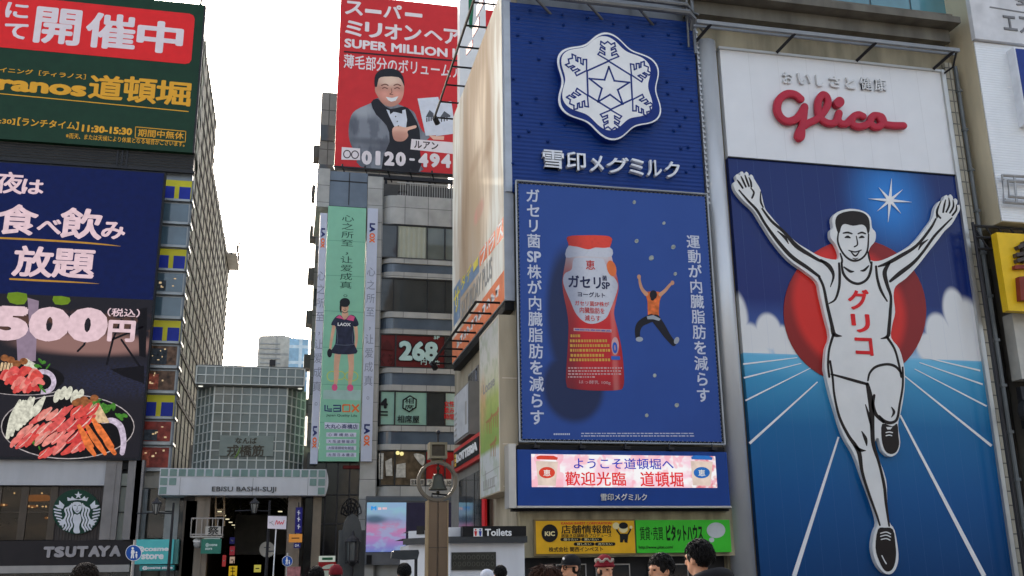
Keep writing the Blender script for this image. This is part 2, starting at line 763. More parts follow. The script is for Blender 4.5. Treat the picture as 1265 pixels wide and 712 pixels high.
# lighting gantry under the cornice
gt = thing('lighting_gantry', 'long galvanised lamp gantry on brackets above the runner billboard', 'gantry', (AX0, YA, AZ))
gp = FY(YA - 1.2)
b = MB()
p0, p1 = gp.P(861, 25), gp.P(1186, 63)
zg = (p0.z + p1.z) / 2
b.box((p0.x, gp.o.y, zg - 0.07), (p1.x, gp.o.y + 0.12, zg + 0.09))
b.box((p0.x, gp.o.y + 0.35, zg - 0.05), (p1.x, gp.o.y + 0.42, zg + 0.05))
obj('rail', b, mat('dull_galvanised', (122, 124, 126), 0.5, 0.3), gt)
for i in range(4):
    xx = p0.x + 0.65 + (p1.x - p0.x - 0.9) * i / 3
    b = MB()
    b.tube([(xx, YA - 1.15, zg - 0.03), (xx - 0.45, YA + 0.3, zg - 0.5)], 0.09, 4)
    obj('bracket', b, STEEL, gt)
b = MB()
b.tube([(p1.x - 0.1, YA - 1.1, zg), (p1.x + 0.02, YA - 0.6, zg - 0.5), (p1.x - 0.1, YA + 0.3, zg - 0.55)], 0.05)
obj('end_stay', b, STEEL, gt)

# --- runner billboard
GP = FY(YA)
root = thing('runner_billboard', 'giant billboard of an athlete running on a blue track, white header with red script', 'billboard', (GP.pt(1050, 600)[0], YA, 0))
gx0, gz1 = GP.pt(889, 60)
gx1, _ = GP.pt(1161, 89)
_, gzb = GP.pt(1040, 205)
gz1 = GP.pt(1020, 75)[1]
b = MB()
b.ab(GP, gx0, gzb, gx1, gz1, -0.28, 0.0)
HDR = tiled('header_panel', (0.76, 0.765, 0.78, 1), (0.66, 0.66, 0.67, 1), 1.35, 30, 0.3, 0.01, 0.01, 0, 'XZ', 0.5, 0, 0.03)
obj('header_panel', b, HDR, root)
# the printed picture: sky, cloud banks, star glow, track, all in object space
L0 = rootloc(root)
def lo(x, y):
    a, z = GP.pt(x, y)
    return a - L0.x, z
A = Art('track_picture', 0.22)
zh = lo(950, 437)[1]
zt, zb_ = gzb, 0.3
v = A.math('DIVIDE', A.math('SUBTRACT', A.z, zb_), zt - zb_)
hz = (zh - zb_) / (zt - zb_)
A.ramp(v, [(0.0, (6, 50, 96)), (0.22, (10, 76, 132)), (hz * 0.7, (14, 94, 144)), (hz - 0.004, (64, 150, 188)), (hz + 0.004, (150, 180, 205)), (hz + 0.05, (54, 84, 146)), (0.66, (16, 38, 100)), (1.0, (12, 34, 92))])
up = A.step(A.z, zh - 0.01, zh + 0.02)
sx_, sz_ = lo(1099, 248)
A.mix(A.math('MULTIPLY', A.math('MULTIPLY', A.blob(sx_, sz_, 1.35, 1.6, 0.95), 0.8), up), (40, 130, 210))
cl = None
for (x, y, rx, ry) in [(905, 392, 26, 46), (925, 425, 30, 34), (950, 410, 22, 30), (968, 425, 20, 30), (900, 430, 40, 40),
                       (1180, 385, 22, 40), (910, 435, 60, 36), (1190, 436, 60, 34), (1160, 412, 24, 34), (1196, 412, 40, 60), (1150, 430, 26, 26), (1175, 430, 40, 40), (985, 437, 30, 22)]:
    cx, cz = lo(x, y)
    q = A.blob(cx, cz, rx / 40, ry / 40, 0.16)
    cl = q if cl is None else A.math('MAXIMUM', cl, q)
A.mix(A.math('MULTIPLY', cl, up), (205, 206, 206))
A.mix(A.math('MULTIPLY', A.math('MULTIPLY', A.blob(lo(1060, 440)[0], zh, 6.5, 0.6, 0.9), 0.6), A.math('SUBTRACT', 1.0, up)), (120, 185, 214))
# faint vertical joints of the light panels
jx = A.math('ABSOLUTE', A.math('SUBTRACT', A.math('FRACT', A.math('DIVIDE', A.x, 0.72)), 0.5))
A.mix(A.math('MULTIPLY', A.step(jx, 0.492, 0.499), 0.35), (90, 120, 170))
PIC = A.done()
b = MB()
b.ab(GP, gx0, 0.3, gx1, gzb - 0.03, -0.28, -0.02)
obj('picture_panel', b, PIC, root)
b = MB()
b.ab(GP, gx0, gzb - 0.05, gx1, gzb + 0.0, -0.01, 0.05)
obj('divider_strip', b, STEEL, root)
# frame at the right, plain margin left and top
ALU = mat('brushed_aluminium', (172, 172, 170), 0.35, 0.5, var=0.06)
b = MB()
b.ab(GP, gx1, 0, gx1 + 0.12, gz1 + 0.1, -0.28, 0.12)
b.ab(GP, gx1 + 0.14, 0, gx1 + 0.26, gz1 + 0.1, -0.28, 0.04)
b.ab(GP, gx0 - 0.08, gz1, gx1, gz1 + 0.1, -0.28, 0.1)
obj('frame', b, ALU, root)
# lanes
for k, pts in enumerate([((1036, 540), (981, 712)), ((1010, 472), (926, 548)), ((1003, 454), (921, 495)), ((990, 449), (919, 467)), ((985, 442), (918, 450)),
                         ((1112, 513), (1216, 712)), ((1118, 465), (1225, 551)), ((1130, 456), (1219, 502)), ((1136, 448), (1214, 475)), ((1140, 441), (1211, 458))]):
    w = [2.2, 5.5] if k in (0, 5) else ([1.4, 3.2] if k in (1, 6) else [0.9, 2])
    b = MB()
    b.ribbon(GP, pts, w, -0.01, 0.0, 0, caps=False)
    obj('lane_line', b, WHITE, root)
b = MB()
b.ell(GP, 1056, 385, 88, 89, -0.01, 0.012, 56, 0.3)
A = Art('sun_disc_print', 0.3)
A.base((196, 40, 34))
dx, dz = lo(1054, 384)
A.mix(A.math('MULTIPLY', A.math('SUBTRACT', 1.0, A.blob(dx - .15, dz + .15, 2.5, 2.62, 0.1)), .75), (90, 22, 26))
obj('sun_disc', b, A.done(), root)
b = MB()
sc_ = (1099, 248)
pts = []
for k in range(16):
    th = math.pi * k / 8 - math.pi / 2 + 0.08
    rr = 4.6 if k % 2 else (27 if k % 4 == 0 else 21)
    pts.append((sc_[0] + rr * math.cos(th), sc_[1] + rr * math.sin(th)))
b.pp(GP, pts, 0.0, 0.03)
obj('star', b, WHITE, root)
# the athlete, a thick white relief with dark contour strokes
top = zz(880, 190, 2.636, [(345, 340), (300, 315), (262, 290), (215, 245), (180, 205), (163, 180), (150, 125), (136, 100), (129, 88), (124, 77), (117, 74), (113, 82), (110, 70), (103, 65), (97, 73), (92, 65), (84, 66), (83, 77), (75, 72), (69, 79), (73, 92), (64, 98), (62, 110), (72, 132), (98, 162), (126, 188), (150, 225), (190, 288), (240, 348), (290, 385), (332, 420), (342, 460), (358, 530), (374, 598), (361, 640), (357, 700)])
low = zz(880, 440, 2.618, [(358, 60), (372, 120), (390, 180), (415, 258), (450, 320), (480, 400), (510, 480), (525, 540), (515, 570), (508, 618), (520, 668), (545, 701), (570, 704), (587, 680), (592, 640), (580, 565), (562, 535), (556, 470), (552, 400), (528, 330), (517, 280), (528, 268), (541, 308), (565, 327), (589, 315), (598, 280), (591, 225), (601, 180), (612, 110), (612, 45)])
up2 = zz(880, 190, 2.636, [(600, 640), (573, 603), (577, 560), (586, 520), (581, 470), (588, 436), (622, 410), (662, 366), (690, 330), (725, 286), (746, 258), (770, 235), (788, 204), (797, 186), (795, 172), (787, 172), (789, 158), (781, 151), (775, 160), (773, 146), (765, 138), (759, 147), (754, 140), (746, 144), (741, 158), (730, 160), (716, 180), (708, 214), (690, 240), (640, 300), (560, 345), (520, 355), (499, 343), (504, 312), (521, 290), (523, 262), (511, 246), (506, 212), (482, 192), (440, 185), (400, 195), (382, 215), (385, 245), (376, 256), (378, 280), (393, 300), (405, 332), (395, 350)])
b = MB()
b.pp(GP, top + low + up2, -0.01, 0.20, 3)
WREL = mat('white_relief', (206, 206, 204), 0.4, var=0.04)
run = obj('runner_relief', b, WREL, root)
b = MB()
INK2 = mat('contour_black', (34, 28, 26), 0.45)
O0, O1 = 0.20, 0.21
def st(ox, oy, s, pts, w, o=0.0):
    b.ribbon(GP, zz(ox, oy, s, pts), [q * 1.05 for q in w], O0, O1 + o)
Z7 = (880, 190, 2.636)
Z8 = (880, 440, 2.618)
# arms: upper and lower contour
st(*Z7, [(80, 125), (110, 160), (138, 190), (165, 235), (205, 290), (250, 340), (300, 375), (340, 405)], [1.5, 2.5, 3, 3, 4, 4.5, 4, 3])
st(*Z7, [(155, 185), (185, 225), (225, 260), (265, 305), (310, 335), (345, 355), (362, 358)], [2, 3, 3.5, 5, 4, 3, 1.5])
st(*Z7, [(205, 258), (228, 278), (240, 298)], [1, 3, 1])
st(*Z7, [(718, 218), (700, 250), (655, 305), (600, 340), (560, 362), (532, 372)], [2, 3, 3.5, 4.5, 4, 2])
st(*Z7, [(770, 215), (740, 245), (712, 275), (680, 320), (645, 360), (600, 395), (570, 420)], [1.5, 2.5, 3, 3, 4, 5, 3])
st(*Z7, [(692, 285), (672, 300), (662, 318)], [1, 3, 1])
# hands: four fingers and a thumb each
for f in ([(92, 118), (80, 100), (74, 92)], [(102, 114), (92, 92), (86, 80)], [(112, 112), (104, 90), (99, 76)], [(120, 114), (118, 98), (112, 84)], [(122, 150), (128, 132), (118, 118)]):
    st(*Z7, f, [2, 2.2, 1])
for f in ([(752, 195), (762, 172), (760, 150)], [(764, 198), (775, 178), (774, 158)], [(772, 206), (784, 190), (785, 172)], [(742, 196), (746, 172), (750, 156)], [(733, 215), (722, 200), (728, 178)]):
    st(*Z7, f, [2, 2.2, 1])
st(*Z7, [(150, 130), (150, 160), (158, 180)], [1, 2.2, 1.5])
st(*Z7, [(735, 160), (722, 190), (722, 214)], [1, 2.2, 1.5])
# vest: neckline, arm holes, sides
st(*Z7, [(404, 362), (406, 400), (404, 440), (392, 478), (372, 492)], [2.5, 3, 3, 2.5, 1.5])
st(*Z7, [(412, 358), (418, 395), (440, 420), (468, 428), (494, 414), (506, 388), (510, 358)], [2, 3, 3, 3, 3, 3, 2])
st(*Z7, [(524, 372), (528, 410), (540, 450), (560, 485)], [2.5, 3, 3, 1.5])
st(*Z7, [(345, 352), (372, 372), (386, 402), (376, 438)], [3, 5, 3, 1])
st(*Z7, [(340, 408), (354, 440), (366, 500), (380, 560), (388, 592), (412, 598)], [3, 3, 3.5, 4, 5, 1])
st(*Z7, [(568, 360), (552, 390), (560, 432), (572, 470), (570, 520), (566, 570), (562, 598), (540, 606)], [3, 5, 4, 3, 3.5, 4, 4, 1])
st(*Z7, [(386, 592), (372, 640), (368, 690), (372, 730)], [3, 2.5, 2.5, 2.5])
st(*Z7, [(560, 602), (584, 640), (598, 690), (606, 730)], [3, 2.5, 2.5, 2.5])
st(*Z7, [(420, 374), (440, 388), (452, 388)], [1.5, 3, 1])
st(*Z7, [(500, 370), (486, 384), (474, 386)], [1.5, 3, 1])
# shorts and legs
st(*Z8, [(376, 62), (420, 74), (462, 86), (492, 94)], [2, 3, 3.5, 3])
st(*Z8, [(372, 20), (380, 70), (386, 130), (402, 200), (430, 258), (452, 290), (466, 318), (476, 380), (498, 450), (520, 510), (532, 548)], [2.5, 2.5, 2.5, 3, 3.5, 4.5, 5, 3.5, 3, 2.5, 2])
st(*Z8, [(492, 94), (500, 130), (506, 180), (508, 240), (512, 290), (530, 350), (546, 420), (552, 480), (562, 550)], [4, 6, 6, 5, 4.5, 3, 3.5, 3, 2])
st(*Z8, [(494, 82), (500, 58), (520, 38), (556, 30), (584, 38), (602, 60)], [2, 2.5, 3, 3, 3, 2])
st(*Z8, [(606, 40), (606, 100), (596, 160), (588, 205), (570, 218), (548, 214), (530, 196)], [2, 2.5, 2.5, 3, 3.5, 4, 2])
st(*Z8, [(514, 130), (510, 160), (520, 192), (544, 216)], [3, 4, 4, 3])
st(*Z8, [(570, 168), (578, 184), (570, 200)], [1, 3, 1])
st(*Z8, [(474, 246), (486, 270), (490, 292)], [1, 4, 1])
st(*Z8, [(452, 292), (468, 306), (486, 308)], [2, 4, 1])
st(*Z8, [(486, 160), (498, 200), (506, 240)], [1, 3, 1])
obj('contour', b, INK2, run)
b = MB()
b.pp(GP, zz(*Z8, [(540, 222), (572, 230), (588, 222), (592, 260), (594, 288), (585, 312), (566, 319), (548, 306), (538, 270)]), O0, O1, 3)
obj('shoe', b, INK2, run)
b = MB()
b.pp(GP, zz(*Z8, [(526, 562), (548, 556), (574, 562), (582, 610), (584, 645), (578, 678), (566, 695), (548, 694), (530, 664), (518, 620)]), O0, O1, 3)
obj('shoe', b, INK2, run)
b = MB()
for s_ in ([(534, 574), (552, 570), (566, 576)], [(534, 584), (552, 580), (566, 586)], [(536, 594), (552, 591), (564, 596)], [(552, 250), (562, 248), (572, 250)], [(552, 260), (562, 258), (570, 260)], [(538, 646), (546, 662), (552, 672)]):
    b.ribbon(GP, zz(*Z8, s_), 1.3, O1, O1 + 0.01)
b.pp(GP, zz(*Z8, [(552, 232), (572, 232), (566, 240), (556, 240)]), O1, O1 + 0.01)
obj('lace', b, WREL, run)
# plain head: short hair, brows, eyes, nose, mouth
b = MB()
b.pp(GP, zz(*Z7, [(400, 262), (392, 232), (398, 208), (420, 196), (450, 192), (482, 198), (500, 216), (504, 248), (498, 268), (492, 246), (478, 236), (450, 240), (424, 234), (412, 242), (406, 262)]), O0, O1, 3)
obj('hair', b, INK2, run)
b = MB()
st(*Z7, [(402, 262), (400, 290), (410, 318), (428, 342), (452, 354), (478, 346), (496, 320), (500, 268)], [1.5, 2, 2, 2.2, 2.5, 2.2, 2, 1.5])
st(*Z7, [(418, 264), (432, 262), (446, 266)], [1.5, 2.2, 1.5])
st(*Z7, [(466, 266), (478, 262), (490, 266)], [1.5, 2.2, 1.5])
st(*Z7, [(424, 278), (432, 276), (440, 279)], [1.4, 3, 1.4])
st(*Z7, [(470, 279), (478, 276), (485, 278)], [1.4, 3, 1.4])
st(*Z7, [(460, 274), (464, 300), (454, 308)], [1, 1.6, 1.6])
st(*Z7, [(436, 320), (456, 325), (476, 319)], [1.2, 1.6, 1.2])
st(*Z7, [(442, 323), (457, 338), (471, 322)], [1, 2, 1])
st(*Z7, [(448, 345), (457, 348), (466, 345)], [.6, 1.4, .6])
st(*Z7, [(408, 330), (414, 352), (412, 372)], [1.5, 2.2, 1])
st(*Z7, [(498, 325), (502, 345), (506, 362)], [1.5, 2.2, 1])
obj('face', b, INK2, run)
b = MB()
b.hold = True
for c, y0, y1 in (('グ', 444, 515), ('リ', 525, 588), ('コ', 602, 662)):
    q = zz(*Z7, [(428 if c == 'グ' else 440 if c == 'リ' else 452, y0), (506 if c == 'グ' else 508 if c == 'リ' else 516, y1)])
    b.text(GP, c, *q[0], *q[1], 0.035, 0.212, 0.012)
obj('lettering', b, REDP, run)
# header lettering
b = MB()
b.hold = True
ZH = (840, 0, 2.976)
for i, c in enumerate('おいしさと健康'):
    xs = [(372, 412), (428, 480), (495, 525), (543, 588), (603, 642), (655, 702), (708, 757)][i]
    yt = 264 + (xs[0] - 370) * 0.083
    q = zz(*ZH, [(xs[0], yt + (4 if i < 5 else 0)), (xs[1], yt + 46 + 3)])
    b.text(GP, c, *q[0], *q[1], 0.025, 0.02, 0.1)
obj('lettering', b, mat('silver_letter', (196, 196, 196), 0.35, 0.1), root)
b = MB()
SCR = mat('script_red', (166, 40, 58), 0.35, var=0.05)
def sg(pts, w, o=0.0):
    P = catmull(zz(*ZH, pts), 14)
    r_ = (GP.pt(1001, 150)[0] - GP.pt(1000, 150)[0]) * w / 2.976 / 2
    k0 = len(b.v)
    Q = [GP.P(p[0], p[1], 0) for p in P]
    b.tube(Q, r_, 14)
    for e in (Q[0], Q[-1]):
        b.sph(e, r_ * .995, 14, 10)
    for v in b.v[k0:]:                                   # flatten the round stroke into a thick slab with soft shoulders
        t = (YA - v.y) / r_
        v.y = YA - 0.16 - o - math.copysign(abs(t) ** 0.35, t) * 0.11
sg([(436, 372), (415, 356), (385, 354), (358, 374), (350, 408), (362, 438), (388, 454), (418, 446), (438, 424), (450, 404)], 27)
sg([(450, 400), (446, 440), (440, 480), (438, 508), (430, 516), (426, 504), (436, 482), (462, 462), (494, 446), (520, 420), (536, 388), (530, 362), (514, 358), (500, 384), (502, 430), (522, 454), (546, 462), (564, 456), (574, 432)], 25, 0.004)
sg([(576, 424), (572, 446), (584, 462), (604, 462), (620, 446)], 25, 0.008)
sg([(664, 436), (648, 430), (628, 438), (622, 458), (638, 472), (662, 472), (690, 460)], 25, 0.012)
sg([(722, 434), (702, 434), (690, 452), (700, 472), (722, 474), (738, 456), (732, 438), (724, 440), (740, 462), (770, 469), (812, 470)], 25, 0.016)
b.ell(GP, 840 + 574 / 2.976, 386 / 2.976, 6.2, 6.4, 0.03, 0.28)
obj('script_logo', b, SCR, root)

# --- silver half-round column left of the billboard
b = MB()
cx = (A0.pt(905, 700)[0] + A0.pt(935, 700)[0]) / 2 - 0.02
b.lathe((cx, YA + 0.1, 0), [(0.45, 0), (0.45, AZ - 0.05)], 32)
o = obj('metal_column', b, mat('silver_column', (186, 188, 190), 0.34, 0.35, var=0.05, streak=0.05), smooth=True)
tag(o, 'tall smooth silver column between the yogurt poster and the runner billboard', 'column')

# --- tiled edge, pipe and dark gap right of the billboard
b = MB()
b.box((gx1 + 0.27, YA - 0.05, 0), (gx1 + 0.62, YA + 6, AZ + 0.2))
o = obj('tiled_pier', b, tiled('pale_pier_tile', (150, 145, 130), (90, 88, 82), 0.3, 0.55, 0.5, 0.03))
tag(o, 'narrow pier of pale tiles between the runner billboard and the drain pipe', 'pier')
b = MB()
xp = gx1 + 0.75
b.tube([(xp, YA - 0.1, 0), (xp, YA - 0.1, AZ)], 0.09, 8)
for k in range(12):
    b.box((xp - 0.12, YA - 0.2, 1 + k * 1.9), (xp + 0.12, YA, 1.12 + k * 1.9))
o = obj('drain_pipe', b, mat('grey_pipe', (92, 96, 98), 0.45, 0.2))
tag(o, 'grey drain pipe with brackets running down beside the tiled pier', 'pipe')
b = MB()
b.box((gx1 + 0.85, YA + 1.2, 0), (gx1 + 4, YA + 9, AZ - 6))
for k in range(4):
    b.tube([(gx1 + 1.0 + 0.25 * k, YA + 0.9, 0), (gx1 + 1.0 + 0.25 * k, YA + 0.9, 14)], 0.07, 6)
o = obj('service_shaft', b, mat('dark_shaft_wall', (46, 42, 38), 0.7, var=0.25))  # dark brown wall colour, varied at random
tag(o, 'dark recessed service shaft with vertical pipes right of the runner billboard', 'building')

# --- far right building: metal side, ribbed white front, signs
YR = 34.0
R0 = FY(YR)
xr, zr_t = R0.pt(1200, 40)
zr_b = R0.pt(1235, 274)[1]
root = thing('metal_clad_building', 'building clad in brushed metal and white ribbed sheet beyond the tiled pier', 'building', (xr + 3, YR, 0))
b = MB()
b.box((xr, YR + 0.02, zr_b), (xr + 12, YR + 10, zr_t + 8))
obj('wall', b, mat('brushed_side_metal', (206, 194, 166), 0.35, 0.3, var=0.12, scale=0.8, streak=0.1), root)
b = MB()
b.box((xr + 0.02, YR - 0.06, zr_b + 0.02), (xr + 12, YR, zr_t - 0.5))
obj('ribbed_front', b, ribbed('white_ribbed_sheet', (206, 208, 210), 0.12, 0.35, 2, 0.1, 0.012), root)
b = MB()
b.box((xr - 0.05, YR - 0.25, zr_t - 0.45), (xr + 12, YR - 0.0, zr_t + 8))
obj('top_panel', b, mat('pale_grey_panel', (188, 188, 190), 0.4), root)
RT = FY(YR - 0.25)
b = MB()
b.text(RT, 'エステ', 1237, 17, 1296, 46, 0.02, 0.004, 0.03)
b.ribbon(RT, [(1223, 9), (1290, 20)], 1.4, 0.004, 0.02, 0)
b.text(RT, '夢', 1251, -14, 1280, 10, 0.02, 0.004, 0.03)
obj('lettering', b, mat('grey_lettering', (110, 110, 112), 0.5), root)
b = MB()
b.box((xr + 0.9, YR + 1.0, 0), (xr + 12, YR + 10, zr_b - 0.01))
obj('lower_wall', b, mat('grey_lower_wall', (120, 116, 108), 0.6, var=0.2, streak=0.15), root)
bs = thing('blue_box_sign', 'white sided box sign with dark blue face on the ribbed white wall', 'sign', R0.w(*R0.pt(1262, 130)))
b = MB()
RB = FY(YR - 0.5)
a0, z1q = RB.pt(1252, 58)
_, z0q = RB.pt(1262, 152)
b.box((a0, YR - 0.5, z0q), (a0 + 3.5, YR - 0.06, z1q))
obj('case', b, mat('white_case', (200, 203, 208), 0.4), bs)
b = MB()
b.ab(RB, a0 + 0.08, z0q + 0.1, a0 + 3.4, z1q - 0.08, 0, 0.02)
obj('face_panel', b, mat('navy_face', (28, 50, 120), 0.35), bs)
# open outline emblem
b = MB()
pe = FY(YR - 0.3)
for ins in (0, 7):
    q = [(1238 + ins, 217 + ins), (1240 + ins * 0.9, 250 - ins), (1290, 254 - ins), (1290, 220 + ins)]
    b.tube([pe.P(*p) for p in q], 0.07, 6, closed=True)
b.tube([pe.P(1253, 218), pe.P(1256, 252)], 0.05)
for p in ((1240, 222), (1242, 246)):
    b.tube([pe.P(*p), R0.P(*p)], 0.03)
o = obj('tube_emblem', b, GALV)
tag(o, 'open square emblem of metal tube standing off the ribbed white wall', 'sign')
# bracket truss below
b = MB()
pe = FY(YR + 0.3)
xb, zb0 = pe.pt(1208, 285)
for k in range(3):
    zk = zr_b - 0.15 - 0.5 * k
    b.tube([(xb - 0.2, YR + 0.3, zk), (xb + 6, YR + 0.3, zk)], 0.06)
for k in range(10):
    b.tube([(xb - 0.2 + 0.6 * k, YR + 0.3, zr_b - 0.15), (xb + 0.4 + 0.6 * k, YR + 0.3, zr_b - 1.15)], 0.04)
b.tube([(xb - 0.2, YR + 0.3, zr_b), (xb - 0.2, YR + 0.3, 1)], 0.06)
b.tube([(xb + 0.05, YR + 0.5, zr_b), (xb + 0.05, YR + 0.5, 1)], 0.05)
o = obj('steel_bracket_frame', b, STEEL)
tag(o, 'dark steel bracket frame hanging below the ribbed white wall', 'frame')
# yellow sign
YS = YR - 0.3
RS = FY(YS)
root = thing('yellow_sign', 'yellow sign with brown and red relief blocks under the bracket frame', 'sign', RS.w(*RS.pt(1250, 385)))
a0, z1q = RS.pt(1231, 287)
_, z0q = RS.pt(1250, 384)
b = MB()
b.box((a0, YS, z0q), (a0 + 3.4, YS + 0.35, z1q))
obj('panel', b, mat('sign_yellow', (226, 176, 34), 0.4, var=0.08), root)
b = MB()
for q in ([(1253, 308), (1275, 297)], [(1251, 317), (1280, 312)], [(1262, 300), (1262, 326)], [(1252, 324), (1268, 320)]):
    b.ribbon(RS, q, 4.5, 0.01, 0.25, 0, caps=False)
obj('block_relief', b, mat('brown_block', (70, 62, 58), 0.5), root)
b = MB()
b.pp(RS, [(1250, 329.5), (1290, 327), (1290, 332), (1250, 334)], 0.01, 0.2)
b.pp(RS, [(1254, 344), (1290, 341), (1290, 372), (1256, 373)], 0.01, 0.25)
obj('block_relief', b, mat('red_brown_block', (120, 50, 40), 0.5), root)
ww = thing('wall_cabinet', 'white cabinet with rounded dark vent under the yellow sign', 'cabinet', RS.w(*RS.pt(1262, 470)))
b = MB()
RC = FY(YR + 0.5)
b.rect(RC, 1248, 388, 1300, 470, -0.5, 0.1)
obj('case', b, mat('cabinet_white', (170, 168, 160), 0.5), ww)
b = MB()
b.ell(RC, 1263, 507, 7, 13, 0.05, 0.4)
b.rect(RC, 1259, 478, 1300, 530, -0.2, 0.08)
obj('vent', b, STEEL, ww)

# ------------------------------------------------------------------ corner building with the dairy signs
N0 = FY(YA)
xe = N0.pt(638, 480)[0]                        # street corner of the building
xE = N0.pt(874, 300)[0]
zt = N0.pt(700, 2)[1]
root = thing('corner_building', 'cream corner building carrying the blue dairy signs and the street posters', 'building', (xe, YA, 0))
b = MB()
fzt, fzb = N0.pt(770, 629)[1], N0.pt(770, 688)[1]
b.box((xe, YA + 0.25, fzb), (xE + 0.25, 0.985 * -SXL(N0.pt(623.6, 345)[0]).pt(559, 446)[0] * xe / N0.pt(623.6, 345)[0], zt + 1.2))
obj('wall', b, mat('cream_wall', (160, 152, 134), 0.8, var=0.16, streak=0.22, spec=.05), root)
b = MB()
b.box((xe + 0.3, YA + 0.6, 0), (xE + 0.2, YA + 17, fzb - .01))
obj('ground_floor_wall', b, mat('dark_shop_wall', (40, 40, 42), 0.5, var=0.2), root)
b = MB()
b.box((xe + 0.02, YA - 0.12, fzb), (xE + 0.35, YA + 0.24, fzt))
fb = obj('fascia', b, mat('stained_fascia', (150, 141, 116), 0.6, var=0.2, streak=0.25, scale=2.5), root)
GF = FY(YA + 0.55)
for (x0, y0, x1, y1) in ((686, 697, 724, 712), (735, 697, 778, 712), (800, 697, 850, 712)):
    b = MB()
    b.rect(GF, x0, y0, x1, 716, 0.0, 0.08)
    f = obj('window_frame', b, GALV, root)
    b = MB()
    b.rect(GF, x0 + 1.5, y0 + 1.5, x1 - 1.5, 715, 0.08, 0.1)
    obj('pane', b, glass('dark_shop_glass', (30, 32, 34), 0.06), f)
for (z0_, z1_) in ((0.3, 1.0), (1.2, 1.9)):
    b = MB()
    b.ab(GF, xe + 0.6, z0_, xE, z0_ + 0.05, 0.0, 0.12)
    obj('ledge', b, STEEL, root)

# --- blue ribbed panel with crystal emblem
root = thing('crystal_sign', 'deep blue ribbed sign with a white snow crystal emblem above the yogurt poster', 'sign', (N0.pt(750, 200)[0], YA, N0.pt(750, 235)[1]))
BP = FY(YA - 0.1)
a0 = BP.pt(631, 120)[0]
a1 = BP.pt(863, 130)[0]
zt_, zb_ = BP.pt(740, 15)[1], BP.pt(750, 245)[1]
b = MB()
b.ab(BP, a0, zb_, a1, zt_, -0.3, 0.0)
obj('ribbed_panel', b, ribbed('blue_ribbed_sheet', (6, 46, 112), 0.17, 0.4, 2, 0.0, 0.03, 0.3), root)
b = MB()
for (x, y) in zz(600, 0, 2.967, [(163, 38), (118, 68), (280, 55), (117, 130), (208, 140), (165, 155), (285, 92), (195, 218), (101, 290), (115, 378), (185, 362), (130, 420), (205, 452), (158, 482), (122, 500), (290, 458), (372, 65), (468, 88), (520, 100), (577, 132), (670, 128), (715, 160), (690, 200), (738, 250), (665, 300), (722, 325), (668, 345), (755, 370), (700, 405), (732, 430), (712, 462), (690, 480), (742, 540), (715, 545), (765, 610), (735, 632), (228, 520), (100, 600), (620, 85), (740, 115)]):
    b = MB()
    b.sph(BP.P(x, y, 0.02), 0.075, 8, 5)
    obj('bolt', b, mat('blue_bolt', (8, 42, 104), 0.4), root)
b = MB()
b.ab(BP, a0 - 0.25, zb_, a0, zt_, -0.3, 0.03)
obj('edge_trim', b, mat('pale_trim', (160, 168, 178), 0.4), root)
b = MB()
xk = a1 + 0.05
pts = [(xk, YA - 0.05, zb_)]
b.box((xk, YA - 0.2, zb_), (xk + 0.05, YA - 0.12, zt_))
for k in range(int((zt_ - zb_) / 0.24)):
    b.box((xk - 0.01, YA - 0.24, zb_ + 0.24 * k), (xk + 0.09, YA - 0.2, zb_ + 0.24 * k + 0.1))
obj('lamp_strip', b, GALV, root)
ca, cb_ = BP.pt(600 + 442 / 2.967, 331 / 2.967)
pxm = (BP.pt(816, 110)[0] - BP.pt(683, 110)[0]) / 133 / 2.967     # metres per zoomed pixel
def wavy(k, ox=0, oy=0, amp=17, R0_=188):
    return [(ca + (ox + k * (R0_ + amp * math.cos(6 * (t - math.pi / 2))) * math.cos(t)) * pxm, cb_ + (oy + k * (R0_ + amp * math.cos(6 * (t - math.pi / 2))) * math.sin(t)) * pxm) for t in [2 * math.pi * i / 120 for i in range(120)]]
em = MB()
em.poly(BP, wavy(1.0), 0.0, 0.38)
EB = mat('emblem_blue', (10, 38, 108), 0.35)
e = obj('emblem', em, EB, root)
em = MB()
em.poly(BP, wavy(1.0), 0.384, 0.42)
obj('white_rim', em, WHITE, e)
em = MB()
em.poly(BP, wavy(0.965, 1, -1), 0.424, 0.43)
obj('blue_band', em, EB, e)
em = MB()
em.poly(BP, wavy(0.875, -9, 9), 0.434, 0.44)
obj('white_field', em, WHITE, e)
# crystal drawn as blue strokes
em = MB()
def seg(pts, w, closed=False, o=0.0):
    n = len(pts)
    for i in range(n if closed else n - 1):
        p, q = Vector(pts[i]), Vector(pts[(i + 1) % n])
        d = (q - p).normalized()
        nn = Vector((-d.y, d.x)) * w / 2
        p, q = p - d * w / 2, q + d * w / 2
        em.poly(BP, [(ca + v.x * pxm, cb_ + v.y * pxm) for v in (p - nn, q - nn, q + nn, p + nn)], 0.44, 0.446 + 0.0007 * ((i * 7 + len(em.v)) % 9))
def hexp(r, k=0):
    return [(r * math.cos(math.radians(90 + 60 * i + k)), r * math.sin(math.radians(90 + 60 * i + k))) for i in range(6)]
seg(hexp(92), 6, True)
star = []
for i in range(10):
    rr = 76 if i % 2 == 0 else 30
    t = math.radians(90 + 36 * i)
    star.append((rr * math.cos(t), rr * math.sin(t) - 6))
seg(star, 6, True)
half = [(0, 94), (38, 114), (31, 124), (13, 115), (13, 124), (30, 134), (26, 144), (12, 136), (12, 143), (27, 153), (25, 166), (12, 158), (0, 168)]
arm = half + [(-x, y) for x, y in half[::-1][1:]]
for k in range(6):
    t = math.radians(60 * k)
    seg([(x * math.cos(t) - y * math.sin(t), x * math.sin(t) + y * math.cos(t)) for x, y in arm[:-1]], 5, True)
obj('crystal', em, EB, e)
b = MB()
b.hold = True
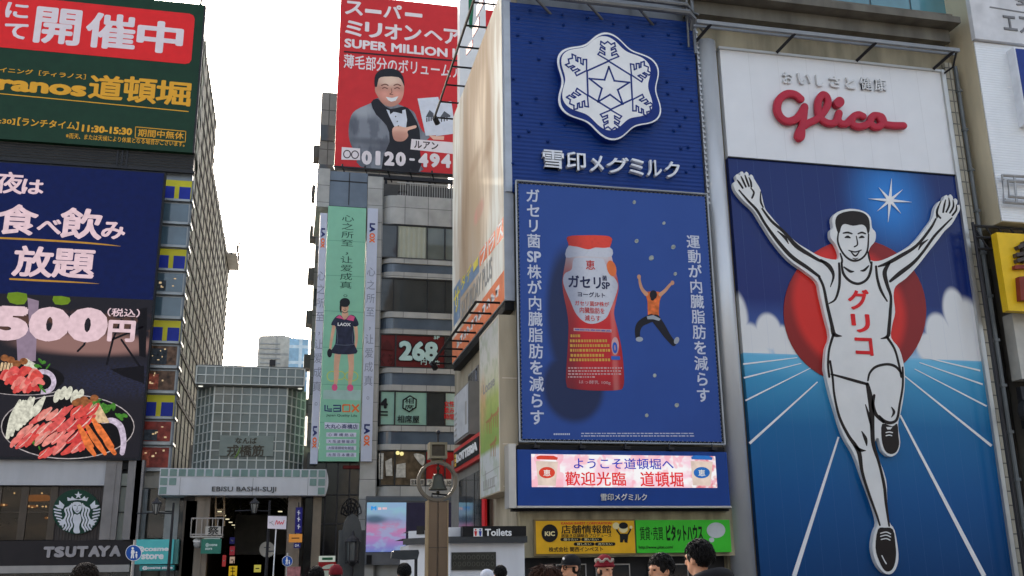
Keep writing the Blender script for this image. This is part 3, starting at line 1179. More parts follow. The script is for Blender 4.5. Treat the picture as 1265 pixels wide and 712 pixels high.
for c, x0, x1, k in (('雪', 203, 282, .1), ('印', 290, 362, .1), ('メ', 376, 428, .0), ('グ', 436, 520, .0), ('ミ', 520, 575, .0), ('ル', 582, 640, .0), ('ク', 648, 706, .0)):
    yt = 556 + (x0 - 203) * 0.082 + (6 if k == 0 else 0)
    q = zz(600, 0, 2.967, [(x0, yt), (x1, yt + 66 + (0 if k else -8) + (x1 - x0) * .08)])
    b.text(BP, c, *q[0], *q[1], 0.035 if k else 0.02, 0.03, 0.2)
obj('lettering', b, mat('white_letters', (205, 208, 214), 0.35), root)

# --- pipes and lamp gantry on the roof edge
b = MB()
tp = FY(YA - 0.9)
P0, P1 = tp.P(690, 3), tp.P(858, 14)
zz0 = (P0.z + P1.z) / 2
for k, (dy, dz, r_) in enumerate(((0, 0.05, 0.13), (0.15, 0.5, 0.1), (0.5, 0.75, 0.08))):
    b.tube([(P0.x - 2, YA - 0.9 + dy, zz0 + dz), (P1.x - 0.25, YA - 0.9 + dy, zz0 + dz), (P1.x, YA - 0.75 + dy, zz0 + dz - 0.15), (P1.x + 0.05, YA - 0.4 + dy, zz0 + dz - 0.5)], r_, 8)
b.box((xe + .3, YA + .15, zt - .4), (xE, YA + .24, zt + 1.9))  # backing sheet added to stand in for the shaded void of the roof space
for k in range(4):
    xx = P0.x - 1.0 + k * (P1.x - P0.x + .8) / 3
    b.tube([(xx, YA - 0.85, zz0), (xx + 0.9, YA - 0.05, zz0 - 0.2)], 0.06, 6)
    b.tube([(xx + 0.4, YA - 0.85, zz0 + 0.05), (xx, YA + 0.15, zz0 + 0.8)], 0.05, 6)
b.tube([(P1.x + .1, YA - 0.5, zz0 + 1.2), (P1.x + .1, YA - 0.5, zz0 - 1.6)], 0.07, 8)
b.tube([(P1.x - 0.3, YA - 0.85, zz0 + 1.2), (P1.x - 0.1, YA - 0.3, zz0 - 1.2)], 0.05, 8)
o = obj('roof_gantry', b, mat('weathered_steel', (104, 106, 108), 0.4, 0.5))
tag(o, 'tangle of grey steel pipes along the top of the snow crystal sign', 'gantry')

# --- yogurt poster
PY = YA - 0.5
PP_ = FY(PY)
a0 = PP_.pt(640, 400)[0]
a1 = PP_.pt(885, 400)[0]
zt_ = (PP_.pt(640, 222)[1] + PP_.pt(870, 241)[1]) / 2
zb_ = (PP_.pt(641, 546)[1] + PP_.pt(893, 549)[1]) / 2
root = thing('yogurt_poster', 'large blue poster of a red and white yogurt bottle and a climber in orange', 'billboard', ((a0 + a1) / 2, PY, zb_))
b = MB()
b.ab(PP_, a0 + 0.02, zb_ + 0.02, a1 - 0.02, zt_ - 0.02, -0.36, -0.06)
obj('case', b, DARK, root)
b = MB()
for (p, q) in (((a0, zb_), (a1, zb_)), ((a0, zt_), (a1, zt_)), ((a0, zb_), (a0, zt_)), ((a1, zb_), (a1, zt_))):
    b.tube([PP_.w(*p, 0.0), PP_.w(*q, 0.0)], 0.035, 6)
def lace(p, q, n, dx, dz):
    pts = []
    for i in range(n + 1):
        t = i / n
        aa, zz_ = p[0] + (q[0] - p[0]) * t, p[1] + (q[1] - p[1]) * t
        k = i % 2
        pts.append(PP_.w(aa + dx * k, zz_ + dz * k, -0.03))
    b.tube(pts, 0.012, 4)
lace((a0, zb_), (a0, zt_), 130, 0.11, 0)
lace((a1, zb_), (a1, zt_), 130, -0.11, 0)
lace((a0, zt_), (a1, zt_), 90, 0, -0.11)
lace((a0, zb_), (a1, zb_), 90, 0, 0.11)
obj('frame', b, mat('pale_tube', (150, 154, 158), 0.4, 0.3), root)
SH = PP_.fwd(-0.04)
L0 = rootloc(root)
A = Art('poster_print', 0.4)
cx, cz = SH.pt(760, 380)
A.base((38, 68, 134))
A.mix(A.math('MULTIPLY', A.blob(cx - L0.x, cz - L0.z - 3, 6, 7, 0.9), 0.6), (38, 74, 146))
A.mix(A.math('MULTIPLY', A.noise(0.5), 0.25), (32, 62, 126))
# bottle's printed cast shape
sx1, sz1 = SH.pt(700, 430)
q1 = A.blob(SH.pt(703, 400)[0] - L0.x, SH.pt(700, 390)[1] - L0.z, 0.85, 2.6, 0.22)
q2 = A.blob(SH.pt(708, 470)[0] - L0.x, SH.pt(700, 478)[1] - L0.z, 1.15, 1.3, 0.16)
A.mix(A.math('MULTIPLY', A.math('MAXIMUM', q1, q2), 0.82), (26, 32, 52))
b = MB()
b.ab(SH, a0 + 0.1, zb_ + 0.1, a1 - 0.1, zt_ - 0.1, -0.01, 0.0)
obj('print', b, A.done(), root)
PWH = mat('print_white', (188, 192, 204), 0.4, var=0.04)
b = MB()
b.vtext(SH, ['ガ', 'セ', 'リ', '菌', 'SP', '株', 'が', '内', '臓', '脂', '肪', 'を', '減', 'ら', 'す'], 649.5, 232, 673, 526, 0.03, 0.004, 0.004)
b.vtext(SH, list('運動が内臓脂肪を減らす'), 847.5, 289, 878, 498, 0.03, 0.004, 0.004)
for row in (535.0, 538.2):
    b.gid += 1
    x = 718
    while x < 855:
        w = random.uniform(1.5, 6)
        b.rect(SH, x, row, x + w, row + 1.2, 0.002, 0.005)
        x += w + random.uniform(0.6, 1.6)
x = 684
b.gid += 1
while x < 704:
    b.rect(SH, x, 535.5, x + 1.6, 537.6, 0.002, 0.005)
    x += 2.3
obj('lettering', b, PWH, root)
# bottle
ZB = (680, 280, 3.236)
bt = MB()
outl = [(70, 40), (72, 72), (66, 100), (58, 150), (48, 215), (52, 270), (66, 340), (72, 400), (68, 500), (62, 590), (64, 630), (80, 648), (180, 656), (270, 654), (290, 642), (294, 600), (286, 500), (270, 420), (254, 350), (262, 300), (272, 250), (268, 210), (252, 150), (240, 100), (238, 78), (242, 44), (160, 36)]
bt.pp(SH, zz(*ZB, outl), 0.002, 0.008, 4)
A = Art('bottle_print', 0.4)
za, zb2 = SH.pt(730, 292)[1], SH.pt(735, 482)[1]
v = A.math('DIVIDE', A.math('SUBTRACT', A.z, zb2 - L0.z), za - zb2)
A.ramp(v, [(0.0, (150, 36, 44)), (0.1, (176, 34, 42)), (0.42, (190, 40, 44)), (0.5, (198, 60, 56)), (0.72, (196, 90, 80)), (0.86, (190, 186, 190)), (0.925, (186, 188, 196)), (0.93, (196, 50, 44)), (1, (206, 56, 46))])
xa, xb = SH.pt(702, 400)[0], SH.pt(772, 400)[0]
t = A.math('DIVIDE', A.math('SUBTRACT', A.x, xa - L0.x), xb - xa)
A.mix(A.math('MULTIPLY', A.math('SUBTRACT', 1.0, A.step(t, 0.02, 0.3)), .6), (70, 30, 44))
A.mix(A.math('MULTIPLY', A.step(t, 0.8, 1.0), .45), (96, 26, 38))
A.mix(A.math('MULTIPLY', A.math('MULTIPLY', A.step(t, 0.72, 0.78), A.math('SUBTRACT', 1.0, A.step(t, 0.8, 0.88))), .3), (236, 150, 140))
bo = obj('bottle_print', bt, A.done(), root)
def bottle_shade(nm, base_c, dark_c):
    A = Art(nm, .4)
    A.base(base_c)
    tt = A.math('DIVIDE', A.math('SUBTRACT', A.x, xa - L0.x), xb - xa)
    A.mix(A.math('MULTIPLY', A.math('SUBTRACT', 1.0, A.step(tt, 0.0, 0.42)), .65), dark_c)
    A.mix(A.math('MULTIPLY', A.step(tt, 0.72, 1.0), .5), dark_c)
    A.mix(A.math('MULTIPLY', A.noise(9, .5, .7), .12), dark_c)
    return A.done()
bt = MB()
bt.pp(SH, zz(*ZB, [(92, 132), (120, 126), (200, 128), (216, 140), (232, 180), (262, 215), (268, 250), (240, 330), (220, 368), (180, 388), (140, 384), (104, 352), (80, 300), (52, 230), (56, 190), (84, 172)]), 0.01, 0.012, 4)
bt.pp(SH, zz(*ZB, [(70, 80), (110, 84), (160, 92), (238, 84), (246, 118), (200, 122), (120, 118), (62, 124)]), 0.01, 0.012, 3)
obj('label_field', bt, bottle_shade('label_shaded', (190, 192, 200), (104, 112, 136)), bo)
bt = MB()
bt.pp(SH, zz(*ZB, [(72, 42), (120, 36), (200, 36), (242, 44), (239, 78), (215, 86), (180, 84), (150, 92), (110, 82), (84, 78), (72, 70)]), 0.013, 0.015, 3)
obj('cap', bt, bottle_shade('cap_shaded', (214, 66, 50), (120, 28, 34)), bo)
bt = MB()
bt.text(SH, '恵', 680 + 140 / 3.236, 280 + 134 / 3.236, 680 + 178 / 3.236, 280 + 174 / 3.236, 0.03, 0.016, 0.003)
bt.text(SH, 'ガセリ菌SP株が', *zz(*ZB, [(97, 296), (234, 322)])[0], *zz(*ZB, [(97, 296), (234, 322)])[1], 0.02, 0.016, 0.003)
bt.text(SH, '内臓脂肪を', *zz(*ZB, [(116, 322)])[0], *zz(*ZB, [(216, 350)])[0], 0.02, 0.016, 0.003)
bt.text(SH, '減らす', *zz(*ZB, [(136, 354)])[0], *zz(*ZB, [(200, 380)])[0], 0.02, 0.016, 0.003)
obj('red_lettering', bt, mat('print_red', (186, 44, 40), 0.4), bo)
bt = MB()
bt.text(SH, 'ガセリ', *zz(*ZB, [(70, 194)])[0], *zz(*ZB, [(202, 250)])[0], 0.035, 0.016, 0.003)
bt.text(SH, '菌', *zz(*ZB, [(206, 196)])[0], *zz(*ZB, [(226, 218)])[0], 0.03, 0.016, 0.003)
bt.text(SH, 'SP', *zz(*ZB, [(204, 222)])[0], *zz(*ZB, [(238, 252)])[0], 0.03, 0.016, 0.003)
bt.text(SH, 'ヨーグルト', *zz(*ZB, [(108, 260)])[0], *zz(*ZB, [(218, 286)])[0], 0.03, 0.016, 0.003)
obj('navy_lettering', bt, mat('print_navy', (34, 40, 72), 0.4), bo)
bt = MB()
for i, (y, w0, w1) in enumerate(((438, 80, 118), (458, 78, 226), (477, 78, 232), (496, 78, 236), (516, 80, 214), (534, 76, 238))):
    x = w0
    bt.gid += 1
    while x < w1:
        w = random.uniform(5, 11)
        bt.rect(SH, *zz(*ZB, [(x, y - 6), (x + w, y + 5)])[0], *zz(*ZB, [(x + w, y + 5)])[0], 0.016, 0.018)
        x += w + 3
obj('yellow_lettering', bt, mat('print_yellow', (196, 150, 70), 0.4), bo)
bt = MB()
bt.text(SH, 'はっ酵乳 100g', *zz(*ZB, [(114, 614)])[0], *zz(*ZB, [(240, 634)])[0], 0.01, 0.016, 0.003)
for y in (566, 578, 590, 602):
    bt.gid += 1
    x = 70
    while x < (280 if y < 600 else 180):
        w = random.uniform(4, 12)
        bt.rect(SH, *zz(*ZB, [(x, y - 3)])[0], *zz(*ZB, [(x + w, y + 3)])[0], 0.016, 0.018)
        x += w + 4
bt.gid += 1
bt.rect(SH, *zz(*ZB, [(92, 406)])[0], *zz(*ZB, [(244, 424)])[0], 0.016, 0.018)
bt.gid += 1
bt.ell(SH, 680 + 258 / 3.236, 280 + 478 / 3.236, 4.6, 11, 0.016, 0.018)
obj('pale_lettering', bt, mat('print_pale', (190, 150, 150), 0.4), bo)
bt = MB()
bt.text(SH, '0', *zz(*ZB, [(246, 462)])[0], *zz(*ZB, [(268, 508)])[0], 0.05, 0.02, 0.003)
bt.rect(SH, *zz(*ZB, [(242, 518)])[0], *zz(*ZB, [(278, 534)])[0], 0.016, 0.02)
bt.text(SH, '機能性表示食品', *zz(*ZB, [(96, 409)])[0], *zz(*ZB, [(240, 421)])[0], 0.02, 0.019, 0.003)
obj('blue_lettering', bt, mat('print_blue', (50, 90, 170), 0.4), bo)
bt = MB()
bt.ell(SH, 680 + 244 / 3.236, 280 + 168 / 3.236, 5.6, 10, 0.016, 0.019, 24, -0.25)
obj('orange_badge', bt, mat('print_orange', (214, 110, 60), 0.4), bo)
# climber (printed figure) and holds
ZC = (630, 215, 4.068)
ZD = (630, 380, 3.957)
c = MB()
c.pp(SH, zz(*ZC, [(680, 598), (700, 592), (738, 592), (764, 602), (752, 640), (748, 690), (746, 735), (700, 735), (692, 690), (690, 640)]), 0.004, 0.008, 3)
cl_ = obj('climber_print', c, mat('print_orange_shirt', (206, 104, 52), 0.4, var=.35, scale=5), root)
c = MB()
c.ribbon(SH, zz(*ZC, [(684, 604), (664, 580), (654, 552), (650, 524)]), [5, 4, 3.4, 2.6], 0.004, 0.01)
c.ribbon(SH, zz(*ZC, [(756, 606), (780, 586), (800, 562), (816, 546)]), [5, 4, 3.4, 2.6], 0.004, 0.01)
c.ell(SH, 630 + 648 / 4.068, 215 + 518 / 4.068, 2.3, 2.8, 0.004, 0.011)
c.ell(SH, 630 + 816 / 4.068, 215 + 548 / 4.068, 2.3, 2.8, 0.004, 0.011)
obj('arm', c, mat('print_skin', (190, 140, 110), 0.4), cl_)
c = MB()
c.ell(SH, 630 + 720 / 4.068, 215 + 608 / 4.068, 4.6, 5.6, 0.006, 0.012)
c.ell(SH, 630 + 716 / 4.068, 215 + 628 / 4.068, 2.4, 2.2, 0.005, 0.0115)
c.ribbon(SH, zz(*ZD, [(690, 52), (640, 78), (624, 110), (624, 146)]), [10, 8.5, 7, 5.5], 0.006, 0.01)
c.ribbon(SH, zz(*ZD, [(712, 56), (738, 92), (768, 138), (800, 178)]), [11, 10, 8, 6], 0.006, 0.011)
obj('trousers', c, mat('print_black', (26, 26, 34), 0.4), cl_)
c = MB()
c.ell(SH, 630 + 632 / 3.957, 380 + 156 / 3.957, 4.5, 3, 0.01, 0.014)
obj('shoe', c, mat('print_grey', (150, 156, 164), 0.4), cl_)
c = MB()
c.ell(SH, 630 + 814 / 3.957, 380 + 162 / 3.957, 3, 4.6, 0.01, 0.014, 20, .4)
obj('shoe', c, mat('print_grey', (150, 156, 164), 0.4), cl_)
c = MB()
c.pp(SH, zz(*ZD, [(668, 44), (700, 38), (736, 56), (728, 66), (700, 58), (672, 58)]), 0.012, 0.015)
obj('waistband', c, mat('print_grey', (150, 156, 164), 0.4), cl_)
for (x, y, r_) in [(*p, 2.4) for p in zz(*ZC, [(624, 143), (773, 248), (636, 338), (820, 368), (710, 423), (830, 503)])] + [(*p, 2.6) for p in zz(*ZD, [(707, 333), (815, 478), (668, 528)])]:
    c = MB()
    rr = r_ * random.uniform(0.75, 1.25)
    c.ell(SH, x, y, rr, rr * 1.15, 0.004, 0.02, 9, random.random())
    obj('climbing_hold', c, mat('print_stone', (150, 156, 150), 0.5, var=0.4, scale=9), root)

# --- led welcome sign
LY = YA - 0.75
LP = FY(LY)
a0 = (LP.pt(639, 560)[0] + LP.pt(640, 625)[0]) / 2
a1 = (LP.pt(897, 560)[0] + LP.pt(903, 625)[0]) / 2
zt_, zb_ = LP.pt(760, 557)[1], LP.pt(760, 625)[1]
root = thing('led_welcome_sign', 'blue box sign with a lit pink led screen of welcome text below the yogurt poster', 'sign', ((a0 + a1) / 2, LY, zb_))
b = MB()
b.box((a0, LY, zb_), (a1, LY + 0.8, zt_))
obj('case', b, mat('case_blue', (6, 56, 128), 0.4, var=0.06, spec=.3), root)
b = MB()
b.box((a0 - 0.03, LY - 0.03, zb_ - 0.07), (a1 + 0.03, LY + 0.82, zb_ - 0.005))
b.box((a0 - 0.3, LY + 0.05, zb_ - 0.07), (a0 - 0.04, LY + 0.8, zt_ + 0.2))
obj('trim', b, ALU, root)
b = MB()
b.box((a0 - 0.1, LY + 0.35, zb_ - 0.16), (a1 + 0.1, LY + 0.8, zb_ - 0.08))
b.box((a0 + 0.1, LY + 0.15, zt_ + 0.02), (a1, LY + 0.8, zt_ + 0.2))
obj('support', b, DARK, root)
for k in range(5):
    b = MB()
    xx = a0 + 0.7 + k * (a1 - a0 - 1.2) / 4
    b.box((xx - 0.1, LY - 0.1, zt_ + 0.06), (xx + 0.1, LY + 0.2, zt_ + 0.16))
    b.tube([(xx, LY + 0.1, zt_ + 0.05), (xx, LY + 0.15, zt_ + 0.3)], 0.03)
    obj('lamp', b, STEEL, root)
x0s, x1s = LP.pt(656.5, 580)[0], LP.pt(884.5, 582)[0]
zst, zsb = LP.pt(770, 562.5)[1], LP.pt(770, 602.4)[1]
L0 = rootloc(root)
A = Art('led_pink_picture', 0.4)
A.k = 1.0
A.base((246, 200, 214))
A.mix(A.noise(1.3, 0.42, 0.58, 3, (1, 1, 1.6)), (250, 236, 240))
A.mix(A.math('MULTIPLY', A.noise(2.2, 0.55, 0.6, 2, (1, 1, 0.7)), 0.6), (244, 160, 176))
A.mix(A.math('MULTIPLY', A.step(A.x, x1s - L0.x - 1.2, x1s - L0.x - .8), A.noise(3, .4, .6)), (214, 120, 130))
b = MB()
b.ab(LP, x0s, zsb, x1s, zst, -0.02, 0.02)
sc_ = obj('screen', b, A.done(LEDK * 1.25), root)
LS = LP.fwd(0.02)
Z5 = (560, 540, 3.514)
b = MB()
b.text(LS, 'ようこそ道頓堀へ', *zz(*Z5, [(522, 90)])[0], *zz(*Z5, [(957, 142)])[0], 0.02, 0.004, 0.004)
obj('blue_lettering', b, led('led_blue', (40, 60, 190)), sc_)
b = MB()
b.text(LS, '歡迎光臨', *zz(*Z5, [(485, 150)])[0], *zz(*Z5, [(750, 213)])[0], 0.03, 0.004, 0.004)
b.text(LS, '道頓堀', *zz(*Z5, [(810, 150)])[0], *zz(*Z5, [(1000, 217)])[0], 0.03, 0.004, 0.004)
obj('red_lettering', b, led('led_red', (236, 50, 50)), sc_)
for (xc, colr) in ((406, (220, 70, 50)), (1078, (40, 110, 190))):
    b = MB()
    b.pp(LS, zz(*Z5, [(xc - 48, 104), (xc + 48, 108), (xc + 38, 212), (xc - 38, 210)]), 0.004, 0.006)
    cu = obj('cup_picture', b, led('led_cup', (236, 214, 200)), sc_)
    b = MB()
    b.pp(LS, zz(*Z5, [(xc - 46, 86), (xc - 30, 80), (xc + 30, 82), (xc + 48, 90), (xc + 44, 100), (xc - 44, 97)]), 0.008, 0.01)
    b.ell(LS, *zz(*Z5, [(xc, 155)])[0], 10, 7, 0.008, 0.01)
    obj('cup_lid', b, led('led_lid%d' % xc, colr), cu)
    b = MB()
    b.text(LS, '恵', *zz(*Z5, [(xc - 16, 142)])[0], *zz(*Z5, [(xc + 16, 170)])[0], 0.03, 0.012, 0.003)
    obj('cup_mark', b, led('led_white', (240, 236, 232)), cu)
b = MB()
b.text(LP, '雪印メグミルク', *zz(*Z5, [(638, 246)])[0], *zz(*Z5, [(840, 277)])[0], 0.03, 0.01, 0.04)
obj('lettering', b, mat('silver_letter', (168, 168, 168)), root)

# --- two shop signs below
SGY = YA - 0.25
SG = FY(SGY)
a0, a1 = SG.pt(662, 660)[0], SG.pt(785, 660)[0]
a2 = SG.pt(902, 660)[0]
zt_, zb_ = SG.pt(780, 643.5)[1], SG.pt(780, 683.5)[1]
root = thing('yellow_shop_sign', 'yellow shop sign with black lettering and a small cartoon man raising both arms', 'sign', ((a0 + a1) / 2, SGY, zb_))
b = MB()
b.box((a0 - 0.06, SGY + 0.01, zb_ - 0.06), (a1, SGY + 0.13, zt_ + 0.05))
obj('frame', b, mat('brown_frame', (120, 104, 72), 0.5), root)
b = MB()
b.box((a0, SGY - 0.02, zb_), (a1 - 0.04, SGY + 0.01, zt_))
obj('panel', b, mat('panel_yellow', (212, 160, 32), 0.45, var=0.1), root)
SP = SG.fwd(0.02)
b = MB()
b.text(SP, '店舗情報館', *zz(*Z5, [(468, 383)])[0], *zz(*Z5, [(686, 419)])[0], 0.035, 0.004, 0.004)
b.text(SP, '居抜き店舗総合プロデュース', *zz(*Z5, [(468, 421)])[0], *zz(*Z5, [(686, 435)])[0], 0.025, 0.004, 0.004)
b.text(SP, '株式会社 関西インベスト', *zz(*Z5, [(414, 478)])[0], *zz(*Z5, [(650, 497)])[0], 0.03, 0.004, 0.004)
for (x0, x1, y) in ((472, 546, 445), (562, 640, 445), (530, 606, 465), (622, 696, 465)):
    b.ribbon(SP, zz(*Z5, [(x0, y), (x1, y)]), 4.2, 0.004, 0.006, 0)
b.ell(SP, *zz(*Z5, [(418, 418)])[0], 10, 11, 0.004, 0.03)
b.pp(SP, zz(*Z5, [(722, 420), (760, 420), (756, 460), (744, 458), (740, 444), (736, 458), (724, 458)]), 0.004, 0.008)
b.ribbon(SP, zz(*Z5, [(724, 424), (712, 408), (708, 398)]), 2, 0.004, 0.009)
b.ribbon(SP, zz(*Z5, [(757, 424), (766, 408), (770, 396)]), 2, 0.004, 0.01)
b.ell(SP, *zz(*Z5, [(738, 385)])[0], 5.6, 4, 0.012, 0.016)
obj('lettering', b, INK, root)
b = MB()
b.text(SP, 'KANSAI INVEST CORPORATION', *zz(*Z5, [(468, 370)])[0], *zz(*Z5, [(686, 380)])[0], 0.02, 0.004, 0.004)
obj('red_lettering', b, REDP, root)
b = MB()
b.ell(SP, *zz(*Z5, [(738, 398)])[0], 5.4, 5.2, 0.008, 0.011)
b.ell(SP, *zz(*Z5, [(706, 386)])[0], 4.2, 4.2, 0.008, 0.011)
b.ell(SP, *zz(*Z5, [(771, 392)])[0], 1.8, 2, 0.008, 0.012)
for (x0, y, s_) in ((478, 445, '借りたい'), (568, 445, '買いたい'), (536, 465, '貸したい'), (628, 465, '売りたい')):
    b.text(SP, s_, *zz(*Z5, [(x0, y - 5)])[0], *zz(*Z5, [(x0 + 62, y + 5)])[0], 0.02, 0.008, 0.003)
b.text(SP, 'KIC', *zz(*Z5, [(396, 410)])[0], *zz(*Z5, [(440, 430)])[0], 0.04, 0.031, 0.004)
obj('pale_print', b, mat('print_cream', (220, 200, 150), 0.4), root)
root = thing('green_shop_sign', 'bright green shop sign with tall black lettering and a pale balloon shape', 'sign', ((a1 + a2) / 2, SGY, zb_))
b = MB()
b.box((a1 + 0.02, SGY - 0.02, zb_), (a2, SGY + 0.13, zt_ + 0.02))
obj('panel', b, mat('panel_green', (58, 176, 46), 0.4, var=0.06), root)
b = MB()
b.text(SP, '賃貸･売買', *zz(*Z5, [(808, 390)])[0], *zz(*Z5, [(912, 448)])[0], 0.01, 0.004, 0.004)
b.text(SP, 'ピタットハウス', *zz(*Z5, [(922, 381)])[0], *zz(*Z5, [(1085, 453)])[0], 0.05, 0.004, 0.004)
b.text(SP, 'http://www.pitat.com/', *zz(*Z5, [(805, 472)])[0], *zz(*Z5, [(955, 488)])[0], 0.02, 0.004, 0.004)
obj('lettering', b, mat('print_dark_green', (14, 34, 16), 0.4), root)
b = MB()
b.ell(SP, *zz(*Z5, [(1140, 405)])[0], 11.5, 9.6, 0.004, 0.01)
b.ell(SP, *zz(*Z5, [(1121, 447)])[0], 3.2, 3, 0.004, 0.01)
obj('balloon', b, mat('print_pale_grey', (176, 180, 180), 0.4), root)

# ------------------------------------------------------------------ street side of the corner building
xP = N0.pt(623.6, 345)[0]                       # face poster, set out from the wall
SP0 = SXL(xP)
far = SP0.pt(559, 446)[0]                       # a = -Y
near = -YA - 0.0
# top and bottom edges, horizontal on the side plane
zb_ = (SP0.pt(560, 450)[1] + SP0.pt(623, 371)[1]) / 2
zt_ = SP0.pt(562, 152)[1]
zt2 = SP0.pt(610, 0)[1]
zt_ = (zt_ + zt2) / 2
root = thing('portrait_poster', 'huge pale poster of a faded portrait with an orange band on the street side wall', 'billboard', (xP, -(near + far) / 2, zb_))
b = MB()
b.box((xP, -near, zb_), (xe - 0.01, -far, zt_))
obj('case', b, mat('poster_case', (150, 156, 166), 0.45), root)
L0 = rootloc(root)
def ls(x, y):
    a, z = SP0.pt(x, y)
    return -a - L0.y, z - L0.z
A = Art('portrait_print', 0.85, axis=1)
A.b.inputs['Specular IOR Level'].default_value = 0.04
A.base((226, 218, 206))
for (x, y, rx, ry, col, k, sf) in ((590, 120, 3.4, 6.0, (176, 152, 126), .8, .35), (596, 205, 2.2, 4.0, (222, 200, 178), .9, .3), (580, 300, 3.2, 4.0, (160, 138, 112), .75, .4), (604, 150, 0.7, 2.4, (150, 126, 104), .7, .5), (575, 240, 1.0, 5.5, (140, 116, 92), .7, .5), (592, 262, 1.1, .4, (196, 140, 130), .7, .4), (588, 200, 1.3, .35, (150, 122, 100), .45, .7), (603, 184, 1.1, .35, (150, 122, 100), .45, .7), (571, 370, 1.2, 1.6, (168, 150, 130), .6, .5)):
    y_, z_ = ls(x, y)
    A.mix(A.math('MULTIPLY', A.blob(y_, z_, rx, ry, sf), k), col)
A.mix(A.math('MULTIPLY', A.noise(0.8, .42, .6, 6, (1, 2.2, .35)), .5), (170, 150, 126))
b = MB()
b.ab(SP0, far + 0.02, zb_ + 0.02, near, zt_, 0.0, 0.02)
obj('print', b, A.done(), root)
PF = SP0.fwd(0.02)
zo = (PF.pt(560, 419)[1] + PF.pt(623, 334)[1]) / 2
b = MB()
b.ab(PF, far + 0.05, zb_ + 0.03, near - 0.01, zo, 0.0, 0.005)
b.pp(PF, [(592.5, 312), (602, 298), (602, 318), (592.5, 330)], 0.0, 0.005)
b.pp(PF, [(603.5, 297), (612, 284), (612, 305), (603.5, 317)], 0.0, 0.005)
b.pp(PF, [(613.5, 282), (622, 268), (622, 293), (613.5, 304)], 0.0, 0.005)
obj('orange_band', b, mat('print_orange_band', (218, 118, 76), 0.4), root)
def q_text(b, s_, p00, p11, bold=0.03, o=0.008):
    b.text(PF, s_, *p00, *p11, bold, o, 0.004)
b = MB()
q_text(b, 'プ', (594, 311), (601, 318)); q_text(b, 'ラ', (604.5, 297), (611, 304)); q_text(b, 'ス', (614.5, 281), (621.5, 291))
a_, z_ = PF.pt(564, 430)
a2_, _ = PF.pt(618, 360)
for k in range(11):
    aa = a_ + (a2_ - a_) * k / 11
    w_ = (a2_ - a_) / 11
    for q in range(3):
        b.ab(PF, aa + .1 * w_, zb_ + .5 + q * (zo - zb_ - .9) / 3, aa + (.85 - .2 * ((k + q) % 3)) * w_, zb_ + .68 + q * (zo - zb_ - .9) / 3, .006, .01)
    b.ab(PF, aa + (.3 + .2 * (k % 3)) * w_, zb_ + .45, aa + (.42 + .2 * (k % 3)) * w_, zo - .4, .006, .012)
obj('white_lettering', b, WHITE, root)
b = MB()
q_text(b, 'サ', (561, 362), (568, 380)); q_text(b, 'タ', (570, 345), (575, 352)); q_text(b, 'デ', (577, 334), (582, 343)); q_text(b, 'ー', (585, 326), (591, 327.5))
obj('yellow_lettering', b, mat('print_lemon', (206, 190, 70), 0.4), root)
b = MB()
b.pp(PF, [(560.5, 358), (568.5, 344), (568.5, 392), (560.5, 404)], 0.0, 0.004)
b.pp(PF, [(569, 350), (592, 318), (592, 336), (569, 368)], 0.0, 0.004)
obj('blue_patch', b, mat('print_steel_blue', (106, 128, 158), 0.4), root)
b = MB()
a_, z_ = PF.pt(570, 384)
a2_, z2_ = PF.pt(608, 330)
b.text_ab(PF, 'SATURDAY PLUS', a_, (z_ + z2_) / 2 - .45, a2_, (z_ + z2_) / 2 + .45, 0.02, 0.008, 0.004)
obj('grey_lettering', b, mat('print_grey_ink', (140, 138, 136), 0.4), root)
# lamp rails of the poster
for nm, (zr, lab, dn) in {'t': (zt_ + 0.1, 'black lamp rail on short arms along the top of the portrait poster', 0), 'b': (zb_ + 0.1, 'black lamp rail on short arms along the bottom of the portrait poster', 1)}.items():
    rt = thing('lamp_rail', lab, 'lamp rail', (xP - 0.5, -(near + far) / 2, zr))
    b = MB()
    xo = xP - 0.95
    y0_, y1_ = -near + (0.8 if dn else -0.6), -far + 0.3
    b.tube([(xo, y0_, zr), (xo, y1_, zr)], 0.06)
    obj('rail', b, INK, rt)
    b = MB()
    b.tube([(xo, y1_, zr), (xo + 0.2, y1_ + 0.3, zr - 0.2)], 0.16, 6)
    obj('floodlight', b, STEEL, rt)
    for k in range(8):
        yy = y0_ + (y1_ - y0_) * k / 7
        b = MB()
        b.tube([(xo, yy, zr), (xP + 0.1, yy, zr)], 0.045)
        obj('arm', b, INK, rt)
# lamps under the poster and soffit
b = MB()
b.box((xP + 0.02, -near + 0.1, zb_ - 0.35), (xe - 0.02, -far - 0.2, zb_ - 0.02))
o = obj('poster_soffit', b, DARK)
tag(o, 'dark soffit closing the underside of the portrait poster', 'soffit')
# green poster box
xG = N0.pt(616.5, 395)[0]
G0 = SXL(xG)
gn = -YA - 0.02
gf = G0.pt(593.3, 520)[0]
zt_ = (G0.pt(593, 417)[1] + G0.pt(616.5, 388)[1]) / 2
zb_ = (G0.pt(594.7, 617)[1] + G0.pt(620, 606)[1]) / 2
root = thing('savanna_poster', 'tall box poster of green savanna with brown animals under the portrait poster', 'billboard', (xG, -(gn + gf) / 2, zb_))
b = MB()
b.box((xG, -gn, zb_), (xe + 0.05, -gf, zt_))
obj('case', b, mat('beige_case', (164, 152, 130), 0.5, var=0.12, streak=0.12), root)
b = MB()
for zz_ in (zt_ - 2.4, zt_ - 4.8, zt_ - 6.3):
    b.box((xG + 0.1, -gn - 0.012, zz_), (xe + 0.04, -gn - 0.0, zz_ + 0.03))
b.box((xG - 0.025, -gn, zb_), (xG - 0.005, -gn + 0.05, zt_))
b.box((xG - 0.025, -gf - 0.05, zb_), (xG - 0.005, -gf, zt_))
